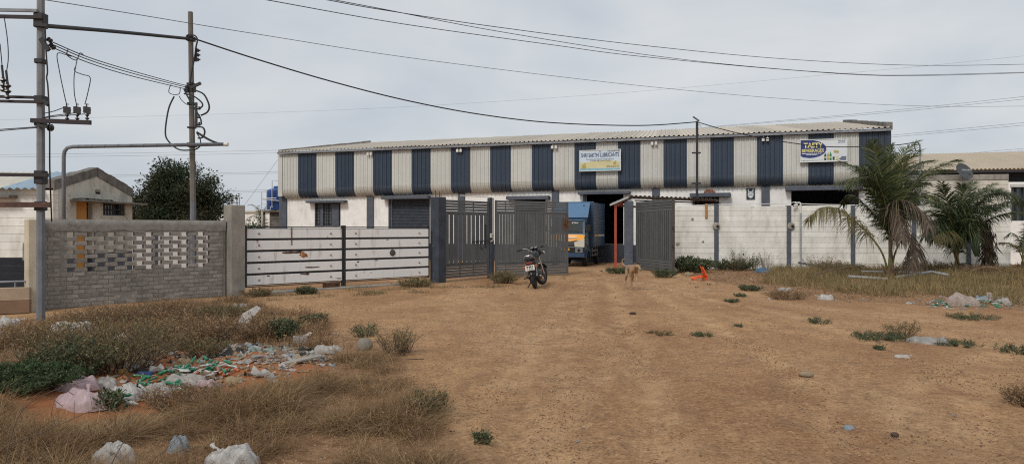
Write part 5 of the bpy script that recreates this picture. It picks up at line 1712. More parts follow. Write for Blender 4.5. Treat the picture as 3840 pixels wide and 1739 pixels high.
truck = thing('delivery_truck', 'small blue box truck with a yellow nose parked inside the gateway', 'truck', (t0.x, t0.y, 0), (0, 0, TA))
# cab body: side outline extruded across the width, tapering toward the roof
wy, wr = 0.72, 0.30
arch = [(wy + 0.40 * math.cos(a_), 0.30 + 0.40 * math.sin(a_)) for a_ in np.linspace(math.pi, 0.0, 9)]
side = [(0.08, 0.40), (0.02, 0.50), (0.0, 0.66), (0.0, 0.88), (0.04, 1.10), (0.16, 1.38), (0.30, 1.62), (0.52, 1.97), (0.62, 2.06), (1.30, 2.08), (1.38, 2.0), (1.40, 0.42)] + [(x, max(z, 0.42)) for x, z in reversed(arch)]
side[-1] = (wy - 0.40, 0.40)
def cabpt(y, z, sd):
    ins = 0.02 + max(0, z - 1.35) * 0.16
    return (ins if sd == 0 else tw - ins, y, z)
mb = MB().prism(side, cabpt)
mb.build('cab', M_cab, truck)
# windscreen set into the slope
def sl(y, z, x, o=0.012):
    return (x, y - o * 0.85, z + o * 0.5)
wsb, wst = (0.185, 1.43), (0.50, 1.95)
MB().add([sl(*wsb, 0.12), sl(*wsb, tw - 0.12), sl(*wst, tw - 0.20), sl(*wst, 0.20)], [(0, 1, 2, 3)]).build('windscreen', M_screen, truck, fix=False)
MB().beam(sl(0.50, 1.98, 0.15, 0.02), sl(0.50, 1.98, tw - 0.15, 0.02), 0.03, 0.05).build('visor_strip', M_truck_lt, truck)
text_o = text_mesh('ETNI', 0, 1, 0, 1, 0, M_white_paint, 'lettering', truck)
co = text_o.data.vertices
for v_ in co:
    a_, b_ = v_.co.x, v_.co.z
    zz = 1.83 + 0.06 * b_
    v_.co = sl(0.185 + (zz - 1.43) * (0.315 / 0.52), zz, 0.98 + 0.26 * a_, 0.018)
MB().tube([sl(0.19, 1.44, 0.55, 0.03), sl(0.24, 1.50, 1.0, 0.03), sl(0.22, 1.48, 1.35, 0.03)], 0.010, 5).build('wiper', M_black, truck)
# yellow bonnet band, wrapping the nose
rows = []
for k in range(9):
    x = 0.03 + (tw - 0.06) * k / 8
    e = abs(k - 4) / 4
    row = []
    for q in range(5):
        f = q / 4
        y = 0.165 - 0.135 * f - 0.02
        z = 1.375 - 0.28 * f
        z += (0.08 * e * e) * f
        row.append((x, y - 0.016 + 0.05 * e ** 4 * (1 - f), z))
    rows.append(row)
MB().grid(rows).build('bonnet', M_tyellow, truck, sm=True)
MB().box(0.70, 1.28, -0.010, 0.02, 1.225, 1.265).build('badge_strip', M_white_paint, truck)
MB().beam((0.15, -0.012, 1.06), (tw - 0.40, -0.012, 1.06), 0.03, 0.03).build('chrome_strip', M_chrome, truck)
# grille with mesh bars
g = MB().box(0.40, tw - 0.40, -0.014, 0.0, 0.84, 1.045)
go = g.build('grille', M_black, truck)
for k in range(4):
    MB().beam((0.40, -0.022, 0.86 + 0.055 * k), (tw - 0.40, -0.022, 0.86 + 0.055 * k), 0.016, 0.014).build('bar', M_grey_trim, go)
for sx in (0, 1):
    def mx(x):
        return x if sx == 0 else tw - x
    hl = [(mx(0.01), -0.02, 1.215), (mx(0.22), -0.034, 1.14), (mx(0.44), -0.035, 1.05), (mx(0.42), -0.035, 0.86), (mx(0.01), -0.028, 0.85)]
    hb = [(x, y + 0.05, z) for x, y, z in hl]
    n = 5
    MB().add(hl + hb, [tuple(range(n)), tuple(range(2 * n - 1, n - 1, -1))] + [(i, n + i, n + (i + 1) % n, (i + 1) % n) for i in range(n)]).build('headlight', M_lamp, truck)
    MB().cbox(min(mx(0.06), mx(0.40)), max(mx(0.06), mx(0.40)), -0.055, -0.02, 0.60, 0.82, 0.02).build('fog_bezel', M_grey_trim, truck)
    mt = Matrix.Translation((mx(0.24), -0.05, 0.71)) @ Matrix.Rotation(R(90), 4, 'X')
    MB().lathe([(0.065, 0.0), (0.065, 0.012), (0.05, 0.016)], 12, mt).build('fog_lamp', M_glass, truck)
MB().cbox(-0.005, tw + 0.005, -0.045, 0.12, 0.40, 0.60, 0.03).build('bumper', M_cab, truck)
MB().cbox(0.02, tw - 0.02, -0.03, 0.05, 0.60, 0.83, 0.02).build('bumper_upper', M_black, truck)
MB().beam((0.05, -0.04, 0.835), (tw - 0.02, -0.04, 0.835), 0.03, 0.03).build('chrome_strip', M_grey_trim, truck)
MB().box(0.62, 0.98, -0.062, -0.05, 0.70, 0.80).build('number_plate', M_tyellow, truck)
# both doors: skin line, window, mirror, handle
for sx in (0, 1):
    def dxp(y, z, o):
        ins = 0.02 + max(0, z - 1.35) * 0.16
        return ((ins - o) if sx == 0 else tw - ins + o, y, z)
    wv = [(0.40, 1.46), (1.08, 1.46), (1.05, 1.92), (0.60, 1.92)]
    MB().add([dxp(a_, b_, 0.006) for a_, b_ in wv], [(0, 1, 2, 3)]).build('side_window', M_glass, truck, fix=False)
    ds = [(0.36, 1.40), (0.34, 0.95), (1.16, 0.75), (1.16, 2.0), (1.10, 2.0)]
    ln = MB()
    for a_, b_ in zip(ds[:-1], ds[1:]):
        ln.beam(dxp(*a_, 0.002), dxp(*b_, 0.002), 0.010)
    dr_ = ln.build('door_seam', M_black, truck)
    MB().beam(dxp(0.98, 1.28, 0.02), dxp(1.12, 1.28, 0.02), 0.03, 0.04).build('door_handle', M_black, dr_)
    m_ = MB().cbox(*([-0.26, -0.06] if sx == 0 else [tw + 0.02, tw + 0.20]), 0.30, 0.38, 1.50, 1.78, 0.025)
    m_.build('mirror', M_black, truck)
    MB().tube([dxp(0.42, 1.48, 0.0), ((-0.1 if sx == 0 else tw + 0.09), 0.34, 1.52)], 0.014, 5).build('mirror_arm', M_black, truck)
# wheel arches, wheels
def wheel(parent, x, y, r_, w, zc):
    mt = Matrix.Translation((x, y, zc)) @ Matrix.Rotation(R(90), 4, 'Y')
    o = MB().lathe([(r_ * 0.62, -w / 2), (r_ * 0.92, -w / 2), (r_, -w * 0.36), (r_, w * 0.36), (r_ * 0.92, w / 2), (r_ * 0.62, w / 2)], 26, mt, caps=False).build('wheel', M_tyre, parent, sm='auto')
    MB().lathe([(0.0, -w * 0.30), (r_ * 0.30, -w * 0.34), (r_ * 0.33, -w * 0.22), (r_ * 0.60, -w * 0.22), (r_ * 0.63, -w * 0.46), (r_ * 0.63, w * 0.46), (r_ * 0.60, w * 0.22), (r_ * 0.33, w * 0.22), (r_ * 0.30, w * 0.34), (0.0, w * 0.30)], 18, mt, caps=False).build('rim', M_rim, o)
    return o
for x in (0.15, tw - 0.13):
    wheel(truck, x, wy, wr, 0.19, wr)
    wheel(truck, x, 3.20, wr, 0.19, wr)
for x in (0.0, tw):
    pts = [(x, wy + 0.43 * math.cos(a_), 0.30 + 0.43 * math.sin(a_)) for a_ in np.linspace(math.pi * 0.95, 0.08, 10)]
    MB().tube(pts, 0.028, 5).build('wheel_arch_trim', M_truck_dk, truck)
# chassis and cargo box
MB().box(0.35, 0.45, 0.3, 4.05, 0.42, 0.58).build('chassis_rail', M_black, truck)
MB().box(tw - 0.45, tw - 0.35, 0.3, 4.05, 0.42, 0.58).build('chassis_rail', M_black, truck)
for y in (0.72, 3.20):
    MB().tube([(0.2, y, 0.32), (tw - 0.2, y, 0.32)], 0.05, 8).build('axle', M_black, truck)
mb = MB()
for (y0, z0) in ((1.55, 0.42), (1.55, 0.62)):
    mb.box(tw - 0.02, tw + 0.02, 1.50, 2.75, z0, z0 + 0.06)
for y in (1.55, 2.2, 2.7):
    mb.box(tw - 0.021, tw + 0.019, y, y + 0.05, 0.40, 0.82)
mb.build('side_guard', M_grey_trim, truck)
bx0, bx1, by0, by1, bz0, bz1 = -0.06, tw + 0.06, 1.48, 4.10, 0.82, 2.78
MB().cbox(bx0, bx1, by0, by1, bz0, bz1, 0.02).build('cargo_box', M_truck_dk, truck)
for k in range(10):
    z = bz0 + 0.62 + k * 0.132
    MB().box(bx1, bx1 + 0.022, by0 + 0.05, by1 - 0.05, z, z + 0.055).build('side_rib', M_truck_dk, truck)
    MB().box(bx0 + 0.03, bx1 - 0.03, by0 - 0.016, by0, z, z + 0.05).build('front_rib', M_truck_dk, truck)
for k in range(5):
    z = bz0 + 0.03 + k * 0.105
    MB().box(bx1, bx1 + 0.02, by0 + 0.03, by1 - 0.03, z, z + 0.092).build('drop_side_plank', M_truck_dk, truck)
MB().box(bx1 + 0.021, bx1 + 0.032, by0 + 0.15, by0 + 1.05, bz0 + 0.46, bz0 + 0.545).build('reflective_strip', M_tyellow, truck)
MB().box(bx1 + 0.021, bx1 + 0.032, by0 + 1.05, by1 - 0.15, bz0 + 0.46, bz0 + 0.545).build('reflective_strip', M_pvc, truck)
for y in (by0, by1 - 0.05):
    MB().box(bx1, bx1 + 0.03, y, y + 0.05, bz0, bz1).build('corner_post', M_cab, truck)
MB().box(bx0 - 0.02, bx1 + 0.02, by0 - 0.02, by0 + 0.06, bz1 - 0.01, bz1 + 0.03).build('roof_lip', M_truck_lt, truck)
# wind deflector over the cab
MB().add([(-0.02, 0.55, 2.10), (tw + 0.02, 0.55, 2.10), (tw - 0.06, 1.40, 2.76), (0.06, 1.40, 2.76), (-0.02, 0.58, 2.07), (tw + 0.02, 0.58, 2.07), (tw - 0.06, 1.43, 2.73), (0.06, 1.43, 2.73)],
         [(0, 1, 2, 3), (4, 7, 6, 5), (0, 4, 5, 1), (1, 5, 6, 2), (2, 6, 7, 3), (3, 7, 4, 0)]).build('wind_deflector', M_truck_lt, truck)
MB().box(1.30, 1.36, 1.20, 1.24, 2.60, 2.66).build('marker_lamp', M_navy_paint, truck)

# ------------------------------------------------------------------ motorcycle on its side stand, seen from behind
M_mblack = mat('motorcycle_black', (0.010, 0.010, 0.011), 0.35, 0.1, 5, bump=0, spec=0.3)
M_seat = mat('seat_vinyl', (0.012, 0.012, 0.012), 0.55, 0.1, 9, bump=0.1)
M_tail = mat('tail_lamp_red', (0.16, 0.030, 0.022), 0.3, 0.1, 5, bump=0)
M_engine = mat('engine_grey', (0.05, 0.05, 0.052), 0.5, 0.3, 12, metal=0.3, bump=0.1)
M_indic = mat('indicator_orange', (0.30, 0.10, 0.03), 0.3, 0.1, 5, bump=0)
M_alloy = mat('alloy_brown', (0.12, 0.085, 0.065), 0.5, 0.2, 9, bump=0)
mp = P(2008, 1085, 18.9)
moto = thing('motorcycle', 'black commuter motorcycle leaning on its stand before the wide grey gate', 'motorcycle', (mp.x, mp.y, gh(mp.x, mp.y) + 0.004), (0, R(-10.5), R(-9)))
def mwheel(y, x=0.0, yaw=0.0, r_=0.300, w=0.095, org=None):
    mt = Matrix.Translation((x, y, r_)) @ Matrix.Rotation(yaw, 4, 'Z') @ Matrix.Rotation(R(90), 4, 'Y')
    tyr = [(r_ - 0.085, -w * 0.38), (r_ - 0.045, -w * 0.5), (r_ - 0.012, -w * 0.38), (r_, -w * 0.12), (r_, w * 0.12), (r_ - 0.012, w * 0.38), (r_ - 0.045, w * 0.5), (r_ - 0.085, w * 0.38)]
    o = MB().lathe(tyr, 30, mt, caps=False).build('wheel', M_tyre, moto, sm=True)
    MB().lathe([(r_ - 0.10, -w * 0.30), (r_ - 0.080, -w * 0.36), (r_ - 0.080, w * 0.36), (r_ - 0.10, w * 0.30), (r_ - 0.10, -w * 0.30)], 30, mt, caps=False).build('rim', M_alloy, o)
    sp = MB()
    for k in range(6):
        a_ = k / 6 * 6.283
        sp.beam(mt @ Vector((0.02 * math.cos(a_), 0.02 * math.sin(a_), 0)), mt @ Vector(((r_ - 0.09) * math.cos(a_), (r_ - 0.09) * math.sin(a_), 0)), 0.028, 0.022)
    sp.lathe([(0.055, -0.06), (0.06, -0.02), (0.06, 0.02), (0.055, 0.06)], 14, mt)
    sp.build('spokes', M_engine, o)
    return o
mwheel(0.0)
YF = 1.26
SY = R(-22)
mwheel(YF, 0.06, SY)
# rear mudguard and plate carrier
rows = []
for a_ in np.linspace(R(20), R(165), 14):
    row = []
    for q in range(5):
        x = -0.085 + 0.17 * q / 4
        rr_ = 0.335 - 0.05 * abs(q - 2) / 2 * (abs(q - 2) > 1)
        row.append((x, rr_ * math.cos(a_), 0.30 + rr_ * math.sin(a_)))
    rows.append(row)
MB().grid(rows).build('mudguard', M_mblack, moto, sm=True)
MB().cbox(-0.05, 0.05, -0.30, -0.24, 0.40, 0.58, 0.01).build('plate_carrier', M_mblack, moto)
pl_ = MB().cbox(-0.125, 0.125, -0.345, -0.335, 0.505, 0.640, 0.004).build('number_plate', M_pvc, moto)
text_mesh('Y 8286', -0.085, 0.085, 0.520, 0.565, -0.347, M_dark_ink, 'lettering', pl_, 0.01)
dashes(pl_, -0.085, 0.085, 0.580, 0.622, -0.347, M_dark_ink, 21, 'lettering')
MB().cbox(-0.085, 0.085, -0.32, -0.24, 0.655, 0.735, 0.018).build('tail_lamp', M_tail, moto)
for sx in (-1, 1):
    MB().tube([(0.05 * sx, -0.25, 0.66), (0.15 * sx, -0.27, 0.62)], 0.011, 5).build('indicator_stem', M_mblack, moto)
    mt = Matrix.Translation((0.165 * sx, -0.27, 0.60)) @ Matrix.Rotation(R(90), 4, 'X')
    MB().lathe([(0.02, -0.03), (0.042, -0.01), (0.042, 0.02), (0.03, 0.035)], 10, mt).build('indicator', M_indic, moto)
# tail body, seat, grab rail, tank
def loft(name, secs, m, n=14, pw=2.6):
    rows = []
    for (y, zc, hw, hh) in secs:
        row = []
        for k in range(n):
            a_ = 2 * math.pi * k / n
            c, s_ = math.cos(a_), math.sin(a_)
            row.append((hw * math.copysign(abs(c) ** (2 / pw), c), y, zc + hh * math.copysign(abs(s_) ** (2 / pw), s_)))
        row.append(row[0])
        rows.append(row)
    mb = MB().grid(rows)
    mb.f.append(tuple(range(n))); mb.m.append(0)
    b_ = (len(rows) - 1) * (n + 1)
    mb.f.append(tuple(b_ + k for k in range(n))); mb.m.append(0)
    return mb.build(name, m, moto, sm='auto')
loft('tail_body', [(-0.30, 0.71, 0.055, 0.05), (-0.15, 0.70, 0.10, 0.085), (0.10, 0.66, 0.125, 0.11), (0.45, 0.62, 0.13, 0.13), (0.62, 0.62, 0.10, 0.10)], M_mblack)
loft('seat', [(-0.26, 0.80, 0.07, 0.03), (-0.15, 0.81, 0.125, 0.055), (0.15, 0.80, 0.135, 0.055), (0.30, 0.775, 0.135, 0.05), (0.60, 0.765, 0.12, 0.05), (0.68, 0.78, 0.07, 0.035)], M_seat)
loft('fuel_tank', [(0.62, 0.80, 0.07, 0.06), (0.72, 0.83, 0.125, 0.10), (0.90, 0.86, 0.15, 0.125), (1.05, 0.87, 0.13, 0.11), (1.14, 0.87, 0.06, 0.06)], M_mblack)
MB().tube(catmull([(-0.13, 0.05, 0.66), (-0.145, -0.20, 0.80), (-0.10, -0.31, 0.88), (0.0, -0.33, 0.895), (0.10, -0.31, 0.88), (0.145, -0.20, 0.80), (0.13, 0.05, 0.66)], 5), 0.013, 7).build('grab_rail', M_chrome, moto, sm=True)
# frame, engine, exhaust, chain case, shocks, pegs, stand
fr_ = MB()
fr_.tube([(0, 1.10, 0.92), (0, 0.80, 0.72), (0, 0.40, 0.62), (0, -0.1, 0.66)], 0.022, 7)
fr_.tube([(0, 1.08, 0.85), (0, 0.95, 0.45), (0, 0.85, 0.28)], 0.02, 7)
fr_.tube([(0.06, 0.42, 0.34), (0.075, 0.0, 0.30)], 0.02, 7)
fr_.tube([(-0.06, 0.42, 0.34), (-0.075, 0.0, 0.30)], 0.02, 7)
fr_.build('frame', M_mblack, moto)
MB().cbox(-0.13, 0.13, 0.42, 0.80, 0.22, 0.46, 0.04).build('engine', M_engine, moto)
mb = MB()
for k in range(6):
    mb.cbox(-0.085, 0.085, 0.66, 0.84, 0.465 + k * 0.028, 0.483 + k * 0.028, 0.006)
mb.build('cylinder_fins', M_engine, moto)
MB().tube([(0.10, 0.84, 0.44), (0.12, 0.82, 0.28), (0.13, 0.50, 0.24), (0.14, 0.25, 0.25)], 0.018, 7).build('exhaust_pipe', M_chrome, moto)
MB().tube([(0.145, 0.30, 0.245), (0.155, 0.22, 0.25), (0.165, -0.18, 0.305), (0.165, -0.20, 0.307)], [0.030, 0.045, 0.048, 0.034], 10).build('silencer', M_mblack, moto)
MB().tube([(0.20, 0.10, 0.30), (0.205, -0.14, 0.335)], 0.018, 6).build('heat_shield', M_chrome, moto)
MB().cbox(-0.115, -0.075, -0.08, 0.42, 0.25, 0.36, 0.015).build('chain_case', M_mblack, moto)
for sx in (-1, 1):
    sh = MB()
    z0, z1 = Vector((0.10 * sx, 0.0, 0.31)), Vector((0.115 * sx, 0.10, 0.64))
    sh.tube([z0, z1], 0.016, 7)
    pts = []
    for k in range(50):
        f = 0.25 + 0.7 * k / 49
        c_ = z0.lerp(z1, f)
        pts.append(c_ + Vector((0.028 * math.cos(k * 1.05), 0.028 * math.sin(k * 1.05), 0)))
    sh.tube(pts, 0.006, 4)
    sh.build('shock_absorber', M_chrome, moto)
    MB().tube([(0.10 * sx, 0.22, 0.33), (0.24 * sx, 0.20, 0.35)], 0.016, 6).build('footrest', M_black, moto)
MB().tube([(-0.09, 0.42, 0.24), (-0.23, 0.30, 0.055), (-0.27, 0.27, 0.015)], 0.013, 6).build('side_stand', M_mblack, moto)
MB().tube([(-0.30, 0.22, 0.30), (-0.14, 0.24, 0.30)], 0.02, 6).build('pedal', M_black, moto)
MB().cbox(-0.16, -0.06, 0.34, 0.46, 0.12, 0.26, 0.02).build('stand_bracket', M_mblack, moto)
# saree guard on the left flank
MB().tube(catmull([(-0.14, 0.15, 0.60), (-0.19, 0.05, 0.50), (-0.20, -0.02, 0.36), (-0.15, 0.05, 0.28)], 4), 0.010, 6).build('saree_guard', M_chrome, moto)
# steering assembly, turned on its stem
hd = Matrix.Translation((0.02, 1.10, 0)) @ Matrix.Rotation(SY, 4, 'Z') @ Matrix.Translation((0, -1.10, 0))
def H3(x, y, z):
    return hd @ Vector((x, y, z))
for sx in (-1, 1):
    MB().tube([H3(0.075 * sx, 1.25, 0.30), H3(0.075 * sx, 1.17, 0.62), H3(0.075 * sx, 1.09, 0.95)], [0.026, 0.024, 0.018], 8).build('fork_leg', M_chrome, moto)
rows = []
for a_ in np.linspace(R(25), R(150), 10):
    rows.append([H3(-0.06 + 0.03 * q, YF - 0.02 + 0.335 * math.cos(a_), 0.30 + (0.335 - 0.02 * (q in (0, 4))) * math.sin(a_)) for q in range(5)])
MB().grid(rows).build('front_mudguard', M_chrome, moto, sm=True)
bar_ = catmull([H3(-0.40, 0.86, 1.065), H3(-0.30, 0.93, 1.075), H3(-0.20, 1.00, 1.07), H3(-0.10, 1.07, 0.985), H3(0.0, 1.08, 0.975), H3(0.10, 1.07, 0.985), H3(0.20, 1.00, 1.07), H3(0.30, 0.93, 1.075), H3(0.40, 0.86, 1.065)], 5)
MB().tube(bar_, 0.013, 8).build('handlebar', M_chrome, moto, sm=True)
for sx in (-1, 1):
    MB().tube([H3(0.42 * sx, 0.845, 1.065), H3(0.29 * sx, 0.937, 1.075)], 0.022, 8).build('grip', M_black, moto)
    MB().tube([H3(0.28 * sx, 0.96, 1.07), H3(0.30 * sx, 0.99, 1.06), H3(0.42 * sx, 0.93, 1.05)], 0.009, 5).build('lever', M_black, moto)
    mt = hd @ Matrix.Translation((0.065 * sx, 1.10, 1.05)) @ Matrix.Rotation(R(35), 4, 'X')
    go = MB().lathe([(0.04, -0.05), (0.055, 0.0), (0.055, 0.028), (0.05, 0.034)], 16, mt).build('gauge', M_mblack, moto)
    MB().lathe([(0.0, 0.035), (0.045, 0.035)], 16, mt, caps=False).build('dial', M_grey_trim, go)
    MB().tube([H3(0.10 * sx, 1.20, 0.90), H3(0.20 * sx, 1.18, 0.89)], 0.011, 5).build('indicator_stem', M_mblack, moto)
    mt = hd @ Matrix.Translation((0.22 * sx, 1.18, 0.89)) @ Matrix.Rotation(R(90), 4, 'X')
    MB().lathe([(0.02, -0.03), (0.045, -0.01), (0.045, 0.02), (0.03, 0.035)], 10, mt).build('indicator', M_chrome if sx > 0 else M_indic, moto)
mt = hd @ Matrix.Translation((0, 1.22, 0.92)) @ Matrix.Rotation(R(-90), 4, 'X')
MB().lathe([(0.05, -0.08), (0.095, -0.03), (0.105, 0.04), (0.09, 0.06), (0.0, 0.07)], 18, mt).build('headlamp', M_mblack, moto, sm='auto')
MB().cbox(-0.11, 0.11, 1.12, 1.20, 0.93, 1.05, 0.03).build('cowl', M_mblack, moto)
for k in range(3):
    MB().tube(catmull([H3(-0.27 + 0.04 * k, 0.98, 1.05), H3(-0.12, 1.16, 1.12 - 0.03 * k), H3(0.02, 1.2, 0.95), H3(0.0, 1.05, 0.75)], 4), 0.006, 5).build('cable', M_black, moto)

# ------------------------------------------------------------------ dog walking toward the camera
M_dog = mat('tan_fur', (0.315, 0.205, 0.118), 0.9, 0.14, 5, bump=0.5, bscale=120, spots=((0.40, 0.29, 0.185), 3.0, 0.55, 0.5))
M_dog_dark = mat('dog_dark', (0.02, 0.016, 0.014), 0.5, 0.1, 9, bump=0)
dgp = P(2368, 859, 18.9)
dog = thing('dog', 'lean tan dog with a curled tail walking toward the camera', 'dog', (dgp.x, dgp.y, gh(dgp.x, dgp.y)), (0, 0, R(3)))
# local: nose toward -y, x to the camera's right, z up
J = {
 'pelvis': (0.00, 0.30, 0.56, 0.085, 0.095), 'loin': (0.0, 0.12, 0.57, 0.075, 0.085), 'rib': (0.0, -0.10, 0.545, 0.095, 0.135), 'chest': (0.0, -0.27, 0.535, 0.095, 0.135),
 'neck': (0.02, -0.37, 0.60, 0.062, 0.075), 'poll': (0.055, -0.45, 0.635, 0.058, 0.06), 'face': (0.075, -0.535, 0.61, 0.045, 0.046), 'muzzle': (0.088, -0.605, 0.565, 0.027, 0.028), 'nose': (0.094, -0.64, 0.54, 0.021, 0.021),
 'fsL': (-0.075, -0.27, 0.46, 0.052, 0.062), 'feL': (-0.080, -0.235, 0.335, 0.034, 0.036), 'fwL': (-0.070, -0.255, 0.165, 0.021, 0.023), 'ffL': (-0.065, -0.265, 0.045, 0.019, 0.021), 'ftL': (-0.065, -0.315, 0.022, 0.021, 0.018),
 'fsR': (0.075, -0.28, 0.46, 0.052, 0.062), 'feR': (0.072, -0.30, 0.335, 0.034, 0.036), 'fwR': (0.045, -0.39, 0.185, 0.021, 0.023), 'ffR': (0.035, -0.445, 0.050, 0.019, 0.021), 'ftR': (0.035, -0.505, 0.022, 0.021, 0.018),
 'htL': (-0.070, 0.27, 0.47, 0.062, 0.082), 'hkL': (-0.085, 0.19, 0.345, 0.040, 0.046), 'hhL': (-0.080, 0.36, 0.205, 0.022, 0.026), 'hfL': (-0.075, 0.315, 0.05, 0.019, 0.021), 'hpL': (-0.075, 0.26, 0.022, 0.021, 0.018),
 'htR': (0.070, 0.27, 0.47, 0.062, 0.082), 'hkR': (0.080, 0.15, 0.34, 0.040, 0.046), 'hhR': (0.070, 0.26, 0.195, 0.022, 0.026), 'hfR': (0.065, 0.19, 0.05, 0.019, 0.021), 'hpR': (0.065, 0.135, 0.022, 0.021, 0.018),
 't1': (-0.01, 0.42, 0.575, 0.030, 0.032), 't2': (-0.06, 0.52, 0.585, 0.022, 0.022), 't3': (-0.12, 0.58, 0.64, 0.019, 0.019), 't4': (-0.135, 0.58, 0.72, 0.016, 0.016), 't5': (-0.10, 0.56, 0.775, 0.012, 0.012), 't6': (-0.055, 0.54, 0.785, 0.008, 0.008),
}
E = ['pelvis-loin', 'loin-rib', 'rib-chest', 'chest-neck', 'neck-poll', 'poll-face', 'face-muzzle', 'muzzle-nose',
     'chest-fsL', 'fsL-feL', 'feL-fwL', 'fwL-ffL', 'ffL-ftL', 'chest-fsR', 'fsR-feR', 'feR-fwR', 'fwR-ffR', 'ffR-ftR',
     'pelvis-htL', 'htL-hkL', 'hkL-hhL', 'hhL-hfL', 'hfL-hpL', 'pelvis-htR', 'htR-hkR', 'hkR-hhR', 'hhR-hfR', 'hfR-hpR',
     'pelvis-t1', 't1-t2', 't2-t3', 't3-t4', 't4-t5', 't5-t6']
names = list(J)
me = bpy.data.meshes.new('body')
me.from_pydata([J[k][:3] for k in names], [tuple(names.index(a_) for a_ in e.split('-')) for e in E], [])
body = link('body', me, dog)
md = body.modifiers.new('skin', 'SKIN')
md.use_smooth_shade = True
sv = me.skin_vertices[0].data if me.skin_vertices else None
if sv is None:
    bm = bmesh.new(); bm.from_mesh(me); bm.verts.layers.skin.verify(); bm.to_mesh(me); bm.free()
    sv = me.skin_vertices[0].data
for k, nm in enumerate(names):
    lg = 0.80 if nm[0] in 'fh' and nm != 'face' else (0.86 if nm in ('loin', 'pelvis', 'rib', 'chest') else 1.0)
    sv[k].radius = (J[nm][3] * lg, J[nm][4] * lg)
    sv[k].use_root = (nm == 'pelvis')
ss_ = body.modifiers.new('subdivision', 'SUBSURF')
ss_.levels = 2; ss_.render_levels = 2
dg = bpy.context.evaluated_depsgraph_get()
bme = bpy.data.meshes.new_from_object(body.evaluated_get(dg))
body.modifiers.clear()
body.data = bme
bme.materials.clear(); bme.materials.append(M_dog)
def blob(parent, name, c, rx, ry, rz, m, rot=None):
    bm = bmesh.new()
    bmesh.ops.create_icosphere(bm, subdivisions=2, radius=1.0)
    mt = Matrix.Translation(c) @ (rot.to_4x4() if rot is not None else Matrix.Identity(4)) @ Matrix.Diagonal((rx, ry, rz, 1))
    for v_ in bm.verts:
        v_.co = mt @ v_.co
    me_ = bpy.data.meshes.new(name); bm.to_mesh(me_); bm.free()
    me_.materials.append(m)
    me_.polygons.foreach_set('use_smooth', [True] * len(me_.polygons))
    return link(name, me_, parent)
blob(dog, 'nose', (0.095, -0.660, 0.538), 0.017, 0.012, 0.013, M_dog_dark)
for sx in (-1, 1):
    blob(dog, 'eye', (0.072 + 0.030 * sx, -0.566, 0.620), 0.011, 0.009, 0.010, M_dog_dark)
    blob(dog, 'ear', (0.050 + 0.068 * sx, -0.445, 0.610), 0.014, 0.030, 0.055, M_dog, Matrix.Rotation(R(14 * sx), 3, 'Y'))
MB().tube([(0.085, -0.645, 0.515), (0.060, -0.605, 0.530)], 0.004, 4).build('mouth', M_dog_dark, dog)

# ------------------------------------------------------------------ broken orange chair shell by the weeds
op = P(2648, 1050, 22.3)
t = thing('broken_chair', 'broken bright orange plastic chair shell lying in the weeds by the wall', 'chair', (op.x, op.y, 0.0), (0, 0, R(8)))
def shell(fn, name):
    rows = []
    for i in range(9):
        rows.append([fn(i / 8, j / 6) for j in range(7)])
    rows2 = [[(p[0], p[1] + 0.012, p[2] - 0.012) for p in r_] for r_ in rows]
    mb = MB().grid(rows); mb.grid(rows2)
    mb.build(name, M_orange, t, sm=True)
shell(lambda u, v_: (-0.46 + 0.44 * u, 0.30 * (v_ - 0.5) * (1 - 0.25 * (1 - u)), 0.06 + 0.05 * math.sin(v_ * math.pi) * 0 + 0.04 * (abs(v_ - 0.5) * 2) ** 3 + 0.05 * u), 'seat')
shell(lambda u, v_: (-0.02 - 0.13 * u + 0.02 * math.sin(u * 3), 0.30 * (v_ - 0.5) * (1 - 0.45 * u * u), 0.05 + 0.37 * u), 'backrest')
mb = MB()
for v_ in (-0.13, 0.13):
    mb.tube([(-0.46, v_ * 0.8, 0.07), (-0.2, v_, 0.10), (-0.01, v_, 0.08), (-0.03, v_, 0.15), (-0.15, v_ * 0.6, 0.43)], 0.016, 6)
mb.build('rim', M_orange, t)
for x, y in ((-0.42, -0.1), (-0.05, -0.13), (-0.42, 0.1), (-0.05, 0.13)):
    MB().tube([(x, y, 0.09), (x, y, -0.02)], 0.018, 6).build('leg', M_orange, t)
for u in (0.35, 0.6):
    MB().box(-0.10 - 0.1 * u, -0.05 - 0.1 * u, -0.08, 0.08, 0.04 + 0.4 * u, 0.05 + 0.4 * u).build('slot', M_black, t)
# ------------------------------------------------------------------ young coconut palms
M_palm = leaf_mat('palm_green', [(0.0, (0.040, 0.058, 0.024)), (0.5, (0.085, 0.112, 0.045)), (0.85, (0.145, 0.165, 0.070)), (1.0, (0.22, 0.20, 0.095))], 0.45, 0.25)
M_palm_dk = leaf_mat('palm_dark_green', [(0.0, (0.026, 0.042, 0.019)), (0.6, (0.055, 0.078, 0.033)), (1.0, (0.120, 0.130, 0.058))], 0.45, 0.2)
M_palm_dry = leaf_mat('palm_dry', [(0.0, (0.065, 0.048, 0.040)), (0.5, (0.125, 0.094, 0.074)), (0.85, (0.185, 0.145, 0.105)), (1.0, (0.12, 0.115, 0.055))], 0.7, 0.25)
M_palm_mix = leaf_mat('palm_yellowing', [(0.0, (0.060, 0.066, 0.026)), (0.5, (0.130, 0.115, 0.045)), (1.0, (0.21, 0.165, 0.075))], 0.6, 0.25)
M_rachis = mat('palm_stalk', (0.165, 0.150, 0.055), 0.6, 0.2, 8, bump=0)
M_rachis_dry = mat('palm_stalk_dry', (0.15, 0.10, 0.06), 0.8, 0.25, 8, bump=0.1)
